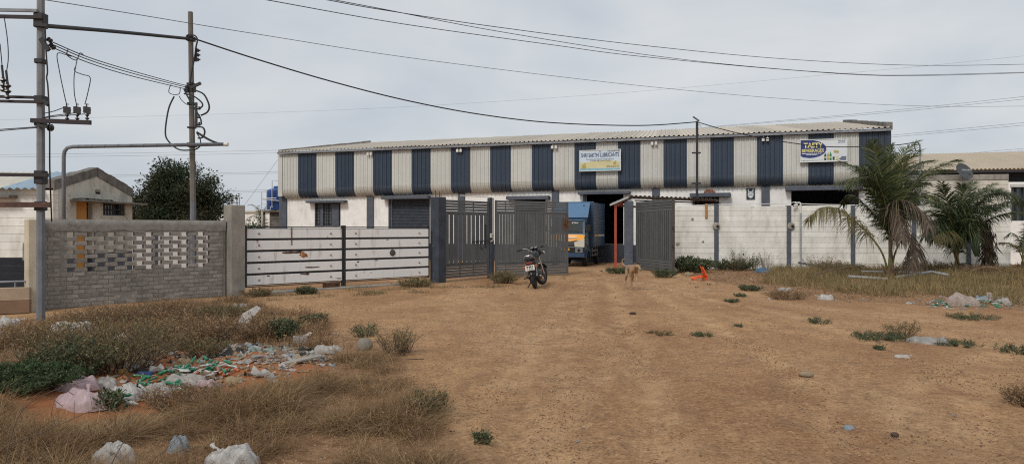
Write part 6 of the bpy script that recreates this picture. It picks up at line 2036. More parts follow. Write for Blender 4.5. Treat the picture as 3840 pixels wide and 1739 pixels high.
def frond(tree, ctrl, lmax, m, mr, droop=0.5, t0=0.30, n=62, r0=0.028, hang=0.0):
    org = MW[tree.name].translation
    pts = catmull([Vector(c) for c in ctrl], 10)
    cum = [0.0]
    for a_, b_ in zip(pts[:-1], pts[1:]):
        cum.append(cum[-1] + (b_ - a_).length)
    tot = cum[-1]
    fo = None
    V, F = [], []
    def at(s):
        s = min(max(s, 0), tot - 1e-6)
        k = max(i for i in range(len(cum)) if cum[i] <= s)
        k = min(k, len(pts) - 2)
        f = (s - cum[k]) / max(cum[k + 1] - cum[k], 1e-6)
        return pts[k].lerp(pts[k + 1], f), (pts[k + 1] - pts[k]).normalized()
    for i in range(n):
        t = t0 + (1 - t0) * (i + 0.5) / n
        p, tg = at(t * tot)
        q = (t - t0) / (1 - t0)
        ln = lmax * (0.35 + 0.65 * math.sin(math.pi * min(1, 0.18 + q * 0.72))) * (1 - 0.55 * q ** 3)
        up = Vector((0, 0, 1))
        sd = tg.cross(up)
        sd = sd.normalized() if sd.length > 0.15 else tg.orthogonal().normalized()
        nr = sd.cross(tg).normalized()
        for sg in (-1, 1):
            if random.random() < 0.06:
                continue
            d = (sd * sg * (0.95 - 0.25 * q) + tg * (0.42 + 0.6 * q) + nr * random.uniform(-0.05, 0.42)).normalized()
            d = (d + Vector((random.uniform(-.1, .1), random.uniform(-.1, .1), random.uniform(-.1, .1) - hang))).normalized()
            l = ln * random.uniform(0.78, 1.1)
            w = 0.027 * (0.8 + 0.5 * random.random())
            wd = d.cross(nr).normalized()
            if random.random() < 0.5:
                wd = (wd + nr * random.uniform(-0.8, 0.8)).normalized()
            b = len(V)
            dr = droop * random.uniform(0.6, 1.3)
            for s_, wf in ((0.0, 0.5), (0.35, 1.0), (0.7, 0.75), (1.0, 0.1)):
                c = p + d * (l * s_) + Vector((0, 0, -dr * l * s_ * s_)) - d * (0.25 * dr * l * s_ * s_)
                V.append(c - wd * (w * wf / 2)); V.append(c + wd * (w * wf / 2))
            F += [(b, b + 1, b + 3, b + 2), (b + 2, b + 3, b + 5, b + 4), (b + 4, b + 5, b + 7, b + 6)]
    V = np.array([tuple(v_ - org) for v_ in V]); 
    fo = link('frond', np_mesh('frond', V, F, m), tree)
    k = len(pts)
    MB().tube([p - org for p in pts], [r0 * (1 - 0.88 * i / (k - 1)) for i in range(k)], 6).build('stalk', mr, fo, sm=True)
    return fo
def z3(x, y):
    return 2880 + x * 0.6685, 420 + y * 0.6685
def fr3(base, lst, d0, dtip):
    out = []
    n = len(lst)
    for i, (x, y) in enumerate(lst):
        f = (i + 1) / n
        a_, b_ = z3(x, y)
        out.append(P(a_, b_, d0 + dtip * f ** 1.3))
    return [base] + out
pb1 = P(3341, 1046, 22.6)
palm1 = thing('coconut_palm', 'taller young coconut palm with upright green fronds and dead drooping ones', 'palm', (pb1.x, pb1.y, gh(pb1.x, pb1.y)), group='young coconut palms')
b1 = Vector((pb1.x, pb1.y, 0.15))
PG = [
    ([(680, 650), (650, 420), (610, 270), (588, 165)], -0.9, 0.80, M_palm, 0.30),
    ([(688, 640), (690, 400), (740, 260), (832, 165)], 0.6, 0.85, M_palm, 0.35),
    ([(700, 650), (770, 470), (880, 350), (1000, 290), (1075, 270)], -0.7, 0.75, M_palm, 0.4),
    ([(675, 660), (600, 440), (510, 330), (405, 275)], 0.7, 0.70, M_palm, 0.4),
    ([(676, 640), (610, 470), (520, 400), (430, 420)], -0.6, 0.60, M_palm, 0.5),
    ([(685, 620), (680, 430), (670, 300), (690, 190)], 0.3, 0.70, M_palm_dk, 0.3),
    ([(690, 640), (740, 480), (820, 400), (900, 400)], 1.0, 0.60, M_palm_dk, 0.5),
    ([(672, 680), (560, 540), (470, 470), (420, 520)], 1.0, 0.55, M_palm_dk, 0.6),
    ([(705, 660), (800, 460), (900, 340), (1020, 325)], 0.4, 0.65, M_palm, 0.5),
    ([(640, 790), (560, 680), (470, 600), (380, 540), (300, 540), (225, 600)], -1.2, 0.62, M_palm_mix, 1.0),
    ([(690, 700), (700, 520), (780, 500), (870, 570), (905, 650)], -1.5, 0.60, M_palm_dry, 1.1),
    ([(690, 720), (690, 560), (720, 540), (745, 640), (750, 720)], -1.1, 0.50, M_palm_dry, 1.1),
    ([(710, 800), (760, 700), (800, 690), (820, 760), (805, 880)], -0.6, 0.45, M_palm_dry, 0.9),
    ([(700, 680), (790, 560), (850, 560), (890, 640)], 0.4, 0.55, M_palm, 0.8),
    ([(680, 640), (640, 450), (560, 330), (480, 300)], -1.2, 0.65, M_palm_dk, 0.5),
    ([(690, 640), (730, 430), (830, 300), (930, 270)], 1.0, 0.65, M_palm_dk, 0.45),
    ([(680, 620), (600, 400), (500, 370), (390, 400)], -0.2, 0.62, M_palm, 0.6),
    ([(690, 620), (720, 420), (770, 290), (850, 220)], -0.9, 0.72, M_palm, 0.35),
    ([(676, 640), (640, 460), (610, 330), (540, 210)], 0.5, 0.7, M_palm, 0.35),
    ([(700, 650), (780, 540), (870, 470), (960, 480)], -0.9, 0.6, M_palm, 0.7),
]
for lst, dt, lm, m, drp in PG:
    dry = m in (M_palm_dry,)
    frond(palm1, fr3(b1 + Vector((random.uniform(-.07, .07), random.uniform(-.07, .07), 0)), lst, 22.6, dt), lm * 1.45, m, M_rachis_dry if dry else M_rachis, drp, 0.33 if not dry else 0.42, 118 if not dry else 74, 0.034)
def stump(tree, h, r):
    mb = MB()
    mb.tube([(0, 0, -0.1), (0, 0, h * 0.5), (0.01, 0, h)], [r, r * 0.85, r * 0.5], 10)
    mb.build('stem', M_rachis_dry, tree, sm=True)
    for k in range(9):
        a_ = k * 2.4
        c_, s_ = math.cos(a_), math.sin(a_)
        MB().tube([(r * .6 * c_, r * .6 * s_, 0.02), (r * 1.3 * c_, r * 1.3 * s_, h * 0.5), (r * 2.2 * c_, r * 2.2 * s_, h * (0.5 + 0.5 * random.random()))], [0.05, 0.035, 0.012], 5).build('sheath', M_rachis_dry, tree)
stump(palm1, 0.55, 0.13)
pb2 = P(3589, 1024, 25.6)
palm2 = thing('coconut_palm', 'shorter bushy dark coconut palm before the block house', 'palm', (pb2.x, pb2.y, gh(pb2.x, pb2.y)), group='young coconut palms')
b2 = Vector((pb2.x, pb2.y, 0.1))
PG2 = [
    ([(1060, 760), (1050, 600), (1120, 490), (1230, 440), (1345, 460)], -0.9, 0.85, M_palm_dk, 0.6),
    ([(1065, 740), (1075, 560), (1110, 450), (1150, 390)], 0.6, 0.70, M_palm_dk, 0.4),
    ([(1055, 740), (1020, 560), (990, 460), (975, 400)], -0.5, 0.70, M_palm_dk, 0.4),
    ([(1075, 760), (1150, 660), (1250, 600), (1350, 565), (1430, 560)], -1.0, 0.55, M_palm_dk, 0.6),
    ([(1050, 760), (980, 620), (920, 560), (885, 560)], 0.5, 0.65, M_palm_dk, 0.6),
    ([(1040, 780), (990, 690), (930, 650), (880, 700)], -1.0, 0.55, M_palm_dk, 0.8),
    ([(1050, 780), (1020, 690), (980, 670), (930, 710)], -1.3, 0.50, M_palm_mix, 0.9),
    ([(1065, 760), (1100, 620), (1180, 540), (1270, 520)], 0.8, 0.70, M_palm_dk, 0.6),
    ([(1060, 740), (1070, 560), (1090, 460), (1085, 410)], -0.2, 0.75, M_palm_dk, 0.4),
    ([(1055, 750), (1020, 600), (960, 520), (900, 500)], -1.0, 0.70, M_palm_dk, 0.6),
    ([(1065, 750), (1110, 600), (1200, 500), (1300, 430)], -0.4, 0.75, M_palm_dk, 0.5),
    ([(1060, 770), (1090, 690), (1140, 660), (1190, 700)], -0.8, 0.55, M_palm_dk, 0.9),
    ([(1062, 750), (1090, 580), (1170, 470), (1270, 400)], 0.5, 0.70, M_palm, 0.45),
    ([(1052, 750), (1000, 580), (940, 500), (890, 470)], 0.8, 0.65, M_palm_dk, 0.5),
    ([(1070, 760), (1130, 640), (1230, 560), (1330, 520)], -1.2, 0.65, M_palm_dk, 0.6),
    ([(1055, 760), (1010, 660), (950, 610), (890, 620)], -0.6, 0.6, M_palm_dk, 0.7),
    ([(1070, 750), (1120, 580), (1220, 480), (1330, 450), (1430, 500)], -0.5, 0.70, M_palm, 0.6),
    ([(1075, 760), (1140, 640), (1250, 540), (1370, 500), (1440, 520)], 0.4, 0.62, M_palm_dk, 0.6),
    ([(1080, 860), (1100, 850), (1120, 870), (1140, 900)], -0.5, 0.30, M_palm_dry, 0.6),
]
for lst, dt, lm, m, drp in PG2:
    frond(palm2, fr3(b2 + Vector((random.uniform(-.1, .1), random.uniform(-.1, .1), 0)), lst, 25.6, dt), lm * 1.6, m, M_rachis_dry if m in (M_palm_dry, M_palm_mix) else M_rachis, drp, 0.32, 112, 0.032)
stump(palm2, 0.5, 0.12)
pb3 = P(3835, 1005, 27.2)
palm3 = thing('coconut_palm', 'small coconut palm cut by the right edge of the picture', 'palm', (pb3.x, pb3.y, gh(pb3.x, pb3.y)), group='young coconut palms')
b3 = Vector((pb3.x, pb3.y, 0.1))
for lst, dt, lm, m, drp in [
    ([(1425, 820), (1400, 770), (1350, 735), (1290, 735)], -0.8, 0.42, M_palm_mix, 0.7),
    ([(1430, 800), (1440, 700), (1480, 640), (1560, 640)], -0.6, 0.55, M_palm_dk, 0.6),
    ([(1428, 800), (1410, 720), (1370, 680), (1330, 700)], 0.6, 0.50, M_palm_dk, 0.7),
    ([(1430, 800), (1450, 690), (1460, 620), (1440, 560)], 0.2, 0.55, M_palm_dk, 0.5),
    ([(1435, 810), (1470, 760), (1530, 740), (1600, 780)], -0.7, 0.45, M_palm_dk, 0.7)]:
    frond(palm3, fr3(b3, lst, 27.2, dt), lm, m, M_rachis, drp, 0.35, 46, 0.028)
stump(palm3, 0.4, 0.10)
pb4 = P(965, 859, 44.0)
palm4 = thing('coconut_palm', 'far small palm between the concrete pillar and the blue water tank', 'palm', (pb4.x, pb4.y, 0), group='young coconut palms')
for lst, dt in (([(985, 840), (975, 800), (955, 772), (932, 768)], -0.4), ([(985, 840), (985, 800), (1000, 775), (1015, 790)], 0.6), ([(980, 840), (965, 815), (945, 810), (925, 825)], 0.4), ([(985, 840), (970, 800), (968, 775), (975, 770)], 0.9)):
    ctrl = [Vector((pb4.x + 0.3, pb4.y, 0.2))] + [P(a_, b_, 44 + dt * i / 3) for i, (a_, b_) in enumerate(lst)]
    frond(palm4, ctrl, 0.75, M_palm_dk, M_rachis, 0.5, 0.25, 34, 0.035)
stump(palm4, 0.5, 0.15)

# dead banana stem with one green leaf
bp = P(3705, 1000, 27.0)
t = thing('banana_plant', 'withered banana stem with hanging brown leaves and one green leaf', 'banana plant', (bp.x, bp.y, 0))
MB().tube([(0.05, 0, -0.1), (0.0, 0, 0.9), (-0.22, 0, 1.75), (-0.30, 0, 2.05)], [0.17, 0.14, 0.10, 0.05], 10).build('stem', M_rachis_dry, t, sm=True)
n = 700
zz = rng.uniform(0.25, 2.0, n)
pos = np.stack([0.04 - 0.16 * (zz / 2) ** 2 * 1.3 + rng.normal(size=n) * 0.11, rng.normal(size=n) * 0.11, zz], 1)
v, f = leaf_arrays(pos, np.stack([rng.normal(size=n) * 0.35, rng.normal(size=n) * 0.35, -np.ones(n)], 1), rng.uniform(0.2, 0.55, n), rng.uniform(0.02, 0.06, n))
link('dry_leaves', np_mesh('dry_leaves', v, f, M_palm_dry), t)
rows = []
for k in range(9):
    z = 0.55 + 1.05 * k / 8
    hw = 0.17 * math.sin(math.pi * (0.12 + 0.83 * k / 8)) + 0.03
    xc = -0.45 - 0.02 * k
    rows.append([(xc - hw * 0.9, -0.05, z), (xc, -0.12, z + 0.02), (xc + hw, -0.02, z)])
M_banana = mat('banana_leaf', (0.035, 0.075, 0.025), 0.5, 0.3, 6, bump=0.1)
MB().grid(rows).build('leaf', M_banana, t, sm=True)
MB().tube([(-0.10, 0, 0.3), (-0.42, -0.07, 0.6), (-0.5, -0.08, 0.9)], 0.02, 5).build('leaf_stalk', M_banana, t)

# ------------------------------------------------------------------ bushes and weeds
LM = {
 'dry': leaf_mat('dry_weed', [(0.0, (0.130, 0.078, 0.044)), (0.45, (0.250, 0.155, 0.085)), (0.8, (0.370, 0.250, 0.140)), (1.0, (0.50, 0.37, 0.22))], 0.8, 0.25, ((0.215, 0.132, 0.070), 2.0, 0.5)),
 'olive': leaf_mat('olive_weed', [(0.0, (0.095, 0.080, 0.040)), (0.5, (0.185, 0.148, 0.072)), (0.85, (0.270, 0.210, 0.110)), (1.0, (0.36, 0.27, 0.15))], 0.7, 0.25),
 'green': leaf_mat('green_weed', [(0.0, (0.045, 0.060, 0.030)), (0.5, (0.090, 0.112, 0.058)), (0.9, (0.150, 0.165, 0.090)), (1.0, (0.22, 0.19, 0.11))], 0.6, 0.25),
 'bright': leaf_mat('bright_weed', [(0.0, (0.030, 0.052, 0.022)), (0.5, (0.060, 0.092, 0.040)), (1.0, (0.110, 0.140, 0.065))], 0.55, 0.25),
}
M_twig = mat('dry_twig', (0.105, 0.075, 0.052), 0.9, 0.3, 12, bump=0)
M_twig_g = mat('green_twig', (0.070, 0.068, 0.035), 0.9, 0.3, 12, bump=0)
def bush(name, label, px, py, w, h, kind, n=60, leaf=(0.03, 0.012), per=26, cat='bush', group=None, spread=0.55, up=1.0):
    c = G(px, py)
    t = thing(name, label, cat, c, (0, 0, 0), group)
    mb = MB()
    pos, dr = [], []
    for k in range(n):
        a_ = random.uniform(0, 6.283)
        rr_ = w / 2 * math.sqrt(random.random())
        b = Vector((rr_ * spread * math.cos(a_), rr_ * spread * math.sin(a_), -0.02))
        hh = h * random.uniform(0.45, 1.0) * (1 - 0.35 * (rr_ / (w / 2)) ** 2)
        tip = Vector((rr_ * 1.1 * math.cos(a_) + random.gauss(0, 0.06 * w), rr_ * 1.1 * math.sin(a_) + random.gauss(0, 0.06 * w), hh))
        mid = b.lerp(tip, 0.5) + Vector((random.gauss(0, 0.05 * w), random.gauss(0, 0.05 * w), 0.08 * h))
        pts = [b, mid, tip]
        mb.tube(pts, [0.004 + 0.004 * h, 0.003 + 0.002 * h, 0.0015], 3, caps=False)
        tt = np.sqrt(rng.uniform(0.05, 1, per))[:, None]
        B, Md, T = map(np.array, (b, mid, tip))
        pp = (1 - tt) ** 2 * B + 2 * tt * (1 - tt) * Md + tt ** 2 * T
        pos.append(pp + rng.normal(size=(per, 3)) * 0.025 * (0.5 + h))
        d = rng.normal(size=(per, 3)) * 0.8
        d[:, 2] = np.abs(d[:, 2]) * up
        dr.append(d + (T - B) * 0.5)
    mb.build('stems', M_twig if kind in ('dry', 'olive') else M_twig_g, t, fix=False)
    pos, dr = np.concatenate(pos), np.concatenate(dr)
    m = len(pos)
    v, f = leaf_arrays(pos, dr, rng.uniform(0.6, 1.4, m) * leaf[0], rng.uniform(0.7, 1.3, m) * leaf[1])
    link('foliage', np_mesh('foliage', v, f, LM[kind]), t)
    return t
# left waste ground
bush('leafy_weed', 'bright green leafy weed clump at the left edge beside the pink bag', 75, 1510, 0.95, 0.20, 'bright', 190, (0.030, 0.014), 80)
bush('scrub_bush', 'tall olive scrub bush behind the pink rubbish bag', 400, 1400, 1.7, 0.66, 'olive', 240, (0.040, 0.009), 36)
bush('scrub_bush', 'low green scrub at the foot of the olive bush left of the heap', 265, 1440, 0.85, 0.40, 'green', 110, (0.040, 0.014), 36)
bush('dry_bush', 'large dry brown bush in the middle of the rubbish ground', 740, 1290, 1.25, 0.48, 'dry', 180, (0.038, 0.010), 34)
bush('dry_bush', 'dry bush with a green side beside the tilted white board', 1000, 1265, 0.95, 0.38, 'dry', 130, (0.036, 0.010), 32)
bush('green_weed', 'dark green weed sprouting from the dry bush near the open carton', 1065, 1275, 0.45, 0.36, 'green', 60, (0.045, 0.018), 30)
bush('green_weed', 'green sprig leaning onto the dirt beyond the dry bushes', 1180, 1218, 0.42, 0.18, 'green', 40, (0.05, 0.024), 26)
bush('wispy_weed', 'wispy olive weed growing beside the round grey boulder', 1490, 1325, 0.55, 0.40, 'olive', 70, (0.030, 0.006), 26)
bush('wispy_weed', 'faint thin weed above the boulder at the edge of the dirt', 1370, 1262, 0.50, 0.22, 'green', 40, (0.03, 0.008), 22)
bush('dry_bush', 'dry bush at the far left edge near the white sacks', 130, 1300, 1.2, 0.36, 'dry', 130, (0.036, 0.010), 32)
bush('dry_bush', 'dry bush between the white sack and the brick wall', 400, 1215, 1.3, 0.36, 'dry', 140, (0.036, 0.011), 30)
bush('dry_bush', 'broad dry bush below the lattice part of the brick wall', 600, 1195, 1.4, 0.30, 'dry', 140, (0.038, 0.011), 30)
bush('olive_weed', 'olive weed mound between the brick wall and the crumpled white rag', 820, 1195, 1.1, 0.32, 'olive', 110, (0.04, 0.011), 30)
bush('olive_weed', 'pale olive weed at the front of the large dry bush', 770, 1345, 0.55, 0.26, 'olive', 60, (0.036, 0.010), 30)
bush('green_weed', 'tiny dark green weed at the foot of the concrete pillar', 965, 1110, 0.7, 0.22, 'olive', 60, (0.045, 0.015), 24)
bush('green_weed', 'small green weed under the rusted gate leaf', 1150, 1102, 0.55, 0.20, 'green', 60, (0.05, 0.018), 24)
bush('olive_weed', 'olive weeds growing under the cleaner white gate leaf', 1560, 1075, 1.0, 0.24, 'olive', 90, (0.05, 0.016), 24)
bush('olive_weed', 'grey green weed tuft between the slim post and the motorcycle', 1885, 1062, 0.85, 0.42, 'olive', 100, (0.05, 0.014), 28)
bush('thorn_weed', 'green brown thorny clump at the right end of the dry grass', 1600, 1555, 0.42, 0.24, 'olive', 90, (0.030, 0.006), 34)
bush('thorn_weed', 'dark leafy sprig on the dirt at the bottom centre', 1810, 1668, 0.13, 0.10, 'green', 22, (0.028, 0.011), 14)
bush('leafy_weed', 'small leafy weed in front of the pink bag', 415, 1545, 0.22, 0.17, 'green', 36, (0.045, 0.018), 18)
bush('dry_bush', 'dry reddish bush at the front of the bottle heap', 690, 1520, 0.75, 0.20, 'dry', 110, (0.026, 0.007), 34)
# right side
bush('leafy_weed', 'dark leafy weed bank at the wall foot beside the open gate leaf', 2600, 1022, 1.5, 0.62, 'green', 150, (0.085, 0.045), 26)
bush('leafy_weed', 'second leafy weed bank right of the first navy pilaster', 2745, 1012, 1.4, 0.45, 'green', 120, (0.07, 0.028), 26)
bush('wispy_weed', 'tall wispy weed standing against the white wall nearest the gate', 2760, 1014, 1.1, 0.95, 'olive', 40, (0.05, 0.010), 28)
bush('wispy_weed', 'bushy green wisp against the white wall above the blue sheet', 2815, 1014, 0.8, 0.75, 'green', 40, (0.05, 0.014), 28)
bush('wispy_weed', 'pale bare weed stems behind the blue sheet', 2870, 1010, 0.8, 0.85, 'dry', 26, (0.04, 0.009), 26)
bush('reddish_weed', 'reddish dry weed below the grey downpipe', 3070, 1012, 1.3, 0.75, 'dry', 44, (0.045, 0.012), 26)
bush('olive_weed', 'olive weed mass at the wall foot left of the taller palm', 3140, 1020, 1.8, 0.45, 'olive', 120, (0.06, 0.014), 28)
bush('olive_weed', 'olive weed mass between the two palms', 3480, 1022, 2.0, 0.50, 'olive', 140, (0.06, 0.014), 28)
bush('dry_bush', 'brown weed tangle under the withered banana stem', 3720, 1035, 1.8, 0.40, 'dry', 130, (0.06, 0.014), 28)
bush('dry_bush', 'dark reddish dry clump on the dirt edge right of the orange shell', 2950, 1120, 0.9, 0.24, 'dry', 90, (0.04, 0.010), 28)
bush('dark_clump', 'dark green clump in the weeds below the blue sheet', 2815, 1088, 0.55, 0.161, 'green', 42, (0.05, 0.016), 26)
bush('dark_clump', 'low dark green cushion on the dirt edge', 2748, 1130, 0.31, 0.062, 'green', 30, (0.035, 0.014), 24)
bush('dark_clump', 'second small green cushion above the low one', 2775, 1114, 0.28, 0.056, 'green', 24, (0.035, 0.014), 22)
bush('mat_weed', 'wide flat green weed mat on the bare dirt right of centre', 3300, 1265, 0.87, 0.074, 'green', 78, (0.026, 0.009), 36)
bush('mat_weed', 'upright spray growing out of the wide weed mat', 3385, 1255, 0.51, 0.248, 'olive', 26, (0.026, 0.009), 39)
bush('mat_weed', 'flat green weed right of the grey plastic bag', 3590, 1290, 0.57, 0.062, 'green', 48, (0.026, 0.009), 33)
bush('mat_weed', 'small green star weed on the dirt below the white bag', 3075, 1210, 0.37, 0.099, 'green', 27, (0.026, 0.009), 27)
bush('mat_weed', 'thin green weed mats in front of the big clear bag', 3640, 1195, 0.87, 0.074, 'green', 54, (0.026, 0.009), 33)
bush('mat_weed', 'green weed cut by the right edge above the tracks', 3830, 1318, 0.57, 0.099, 'green', 42, (0.026, 0.009), 33)
bush('mat_weed', 'small flat weed left of the folded pale paper', 3295, 1308, 0.18, 0.031, 'green', 18, (0.026, 0.009), 27)
bush('mat_weed', 'flat dark weed pair in the middle of the dirt', 2630, 1255, 0.31, 0.037, 'green', 30, (0.026, 0.009), 30)
bush('mat_weed', 'tiny flat weed left of the dark weed pair', 2480, 1248, 0.39, 0.025, 'olive', 27, (0.026, 0.009), 30)
bush('mat_weed', 'tiny green weed on the dirt under the taller palm shadow', 2770, 1222, 0.15, 0.037, 'green', 14, (0.026, 0.009), 27)
bush('olive_weed', 'sparse weeds around the foot of the red canopy post', 2320, 1025, 1.0, 0.22, 'green', 70, (0.06, 0.024), 22)
bush('olive_weed', 'weeds along the foot of the open dark gate leaf', 2490, 1040, 0.8, 0.30, 'green', 60, (0.06, 0.022), 22)
bush('dark_bush', 'dark brown dry bush at the right edge near the tracks', 3850, 1515, 0.42, 0.22, 'dry', 70, (0.03, 0.009), 26)
bush('far_shrub', 'leafy shrub behind the white gate beside the far palm', 935, 1004, 1.6, 2.0, 'bright', 150, (0.13, 0.06), 30)

# dry grass as a mass
def scatter(poly, n, dens=None):
    xs_, ys_ = [p[0] for p in poly], [p[1] for p in poly]
    out = []
    tot = 0
    while tot < n:
        p = np.stack([rng.uniform(min(xs_), max(xs_), n), rng.uniform(min(ys_), max(ys_), n)], 1)
        k = inpoly(p, poly)
        px = CX + p[:, 0] / p[:, 1] * FPX
        k &= (px > -150) & (px < 3990)
        p = p[k]
        if dens is not None:
            dv = np.array([dens(x, y) for x, y in p])
            p = p[rng.uniform(0, 1, len(p)) < dv]
        out.append(p); tot += len(p)
    return np.concatenate(out)[:n]
def on_ground(p):
    z = np.array([gh(x, y) for x, y in p])
    return np.column_stack([p, z - 0.01])
NEAR = gpoly([(-200, 1560), (300, 1585), (560, 1560), (800, 1520), (1000, 1470), (1230, 1395), (1300, 1330), (1480, 1330), (1540, 1400), (1590, 1490), (1680, 1590), (1760, 1745), (1800, 1900), (-900, 1900)])
M_grass = leaf_mat('dry_grass', [(0.0, (0.130, 0.076, 0.040)), (0.3, (0.270, 0.170, 0.080)), (0.6, (0.395, 0.258, 0.135)), (0.88, (0.520, 0.378, 0.220)), (0.96, (0.18, 0.16, 0.07)), (1.0, (0.13, 0.13, 0.055))], 0.75, 0.3, ((0.210, 0.120, 0.062), 1.3, 0.7))
M_grass_r = leaf_mat('olive_dry_grass', [(0.0, (0.140, 0.105, 0.050)), (0.4, (0.270, 0.200, 0.096)), (0.75, (0.42, 0.315, 0.155)), (1.0, (0.155, 0.150, 0.064))], 0.75, 0.25, ((0.165, 0.140, 0.070), 0.8, 0.5))
def clump(x, y):
    a_ = noise.noise(Vector((x * 1.1, y * 1.1, 9.0))) + 0.5 * noise.noise(Vector((x * 3.2, y * 3.2, 4.0)))
    return min(1.0, max(0.08, 0.50 + 1.25 * a_))
def edge_fade(x, y):
    px = CX + x / y * FPX
    py = HZ + FPX * EYE / y
    lim = np.interp(py, [1330, 1400, 1490, 1590, 1745], [1420, 1500, 1560, 1640, 1740])
    return min(1.0, max(0.05, (lim - px) / 150.0)) * clump(x, y) ** 2.3
n = 42000
p = on_ground(scatter(NEAR, n, edge_fade))
hh = rng.uniform(0.05, 0.27, n) * np.array([0.45 + 0.85 * clump(x, y) for x, y in p[:, :2]])
v1, f1 = blade_arrays(p, hh, rng.uniform(0.0022, 0.0045, n), rng.uniform(-0.2, 1.5, n), rng.uniform(0.1, 1.42, n))
o = link('dry_grass', np_mesh('dry_grass', v1, f1, M_grass))
tag(o, 'tangled dry straw grass filling the lower left foreground', 'grass', kind='stuff')
# matted brown weeds and their crumbs
n = 60000
p = on_ground(scatter(NEAR, n, edge_fade))
hz_ = np.array([clump(x, y) for x, y in p[:, :2]])
p[:, 2] += np.abs(rng.normal(size=n)) * 0.07 * hz_
v1, f1 = leaf_arrays(p, rng.normal(size=(n, 3)) * np.array([1, 1, 0.8]), rng.uniform(0.010, 0.032, n), rng.uniform(0.003, 0.008, n))
o = link('weed_mat', np_mesh('weed_mat', v1, f1, LM['dry']))
tag(o, 'matted crumbs of dry brown weeds between the straw blades', 'weeds', kind='stuff')
MIDL = gpoly([(-200, 1205), (170, 1195), (420, 1165), (900, 1122), (990, 1155), (1160, 1180), (1225, 1200), (1240, 1250), (1330, 1300), (1280, 1330), (1000, 1300), (700, 1310), (420, 1380), (200, 1420), (-250, 1420)])
n = 17000
p = on_ground(scatter(MIDL, n, lambda x, y: clump(x, y) ** 1.8))
ck = np.array([clump(x, y) for x, y in p[:, :2]])
hh = rng.uniform(0.04, 0.26, n) * (0.4 + 0.8 * ck)
v1, f1 = blade_arrays(p, hh, rng.uniform(0.005, 0.009, n), rng.uniform(-0.2, 0.8, n), rng.uniform(0.0, 0.9, n))
v2, f2 = leaf_arrays(p + np.column_stack([rng.normal(size=(n, 2)) * 0.1, rng.uniform(0.0, 0.22, n) * ck ** 1.5]), rng.normal(size=(n, 3)), rng.uniform(0.02, 0.05, n), rng.uniform(0.006, 0.014, n))
o = link('dry_grass', np_mesh('dry_grass', np.concatenate([v1, v2]), np.concatenate([f1, f2 + len(v1)]), LM['dry']))
tag(o, 'dry brown weeds between the brick wall and the rubbish heap', 'weeds', kind='stuff')
n = 30000
p = on_ground(scatter(rd, n, clump))
hh = rng.uniform(0.10, 0.40, n)
v1, f1 = blade_arrays(p, hh, rng.uniform(0.007, 0.013, n), rng.uniform(-0.2, 0.5, n), rng.uniform(0.0, 0.7, n))
o = link('dry_grass', np_mesh('dry_grass', v1, f1, M_grass_r))
tag(o, 'olive and straw grass strip around the palms before the white wall', 'grass', kind='stuff')
n = 26000
p = on_ground(scatter(rw, n, lambda x, y: clump(x, y) ** 1.6))
v1, f1 = leaf_arrays(p + np.column_stack([rng.normal(size=(n, 2)) * 0.08, np.abs(rng.normal(size=n)) * 0.06]), rng.normal(size=(n, 3)), rng.uniform(0.03, 0.08, n), rng.uniform(0.008, 0.02, n))
o = link('ground_weeds', np_mesh('ground_weeds', v1, f1, LM['dry']))
tag(o, 'brown ground weeds thinning out onto the dirt at right', 'weeds', kind='stuff')
# sparse tufts across the bare dirt near wall feet
WF = gpoly([(1000, 1100), (1620, 1062), (1640, 1075), (2100, 1045), (2130, 1052), (1700, 1095), (1300, 1115), (1000, 1130)])
n = 2600
p = on_ground(scatter(WF, n, lambda x, y: max(0.0, 2 * noise.noise(Vector((x * 1.3, y * 1.3, 2.0))))))
v1, f1 = blade_arrays(p, rng.uniform(0.04, 0.14, n), rng.uniform(0.006, 0.010, n), rng.uniform(-0.2, 0.8, n), rng.uniform(0.0, 0.9, n))
o = link('weed_tufts', np_mesh('weed_tufts', v1, f1, LM['olive']))
tag(o, 'sparse weed tufts along the foot of the gates', 'weeds', kind='stuff')

# bare dark stalks close to the camera, lower left
def stalk(label, pts, r_):
    q = [P(*a_) for a_ in pts]
    base = q[0].copy(); base.z = gh(base.x, base.y)
    t = thing('dry_stalk', label, 'stalk', base, group='bare dry stalks in the foreground')
    q = [base] + q
    MB().tube([a_ - base for a_ in catmull(q, 6)], [r_ * (1 - 0.75 * k / ((len(q) - 1) * 6)) for k in range((len(q) - 1) * 6 + 1)], 5).build('stem', M_twig, t)
    for k in range(5):
        a_ = q[1].lerp(q[-1], 0.25 + 0.14 * k) - base
        b_ = a_ + Vector((random.uniform(-.12, .16), random.uniform(-.05, .05), random.uniform(.03, .14)))
        MB().tube([a_, (a_ + b_) / 2 + Vector((0, 0, .015)), b_], [r_ * .5, r_ * .4, r_ * .2], 4).build('twig', M_twig, t)
    return t
stalk('bare dark stalk rising from the bottom left corner', [(20, 1735, 4.3), (70, 1560, 4.4), (160, 1480, 4.5), (330, 1425, 4.7)], 0.005)
stalk('thin bent stalk crossing in front of the white foreground bag', [(420, 1735, 4.6), (470, 1640, 4.6), (485, 1560, 4.65), (500, 1490, 4.7)], 0.004)
stalk('long slanting stalk reaching from the left edge toward the bottle heap', [(0, 1690, 4.5), (180, 1610, 4.6), (360, 1530, 4.8), (500, 1465, 5.0)], 0.0045)
stalk('short stalk leaning beside the bluish bag', [(560, 1735, 4.7), (620, 1690, 4.8), (700, 1630, 4.9)], 0.0035)
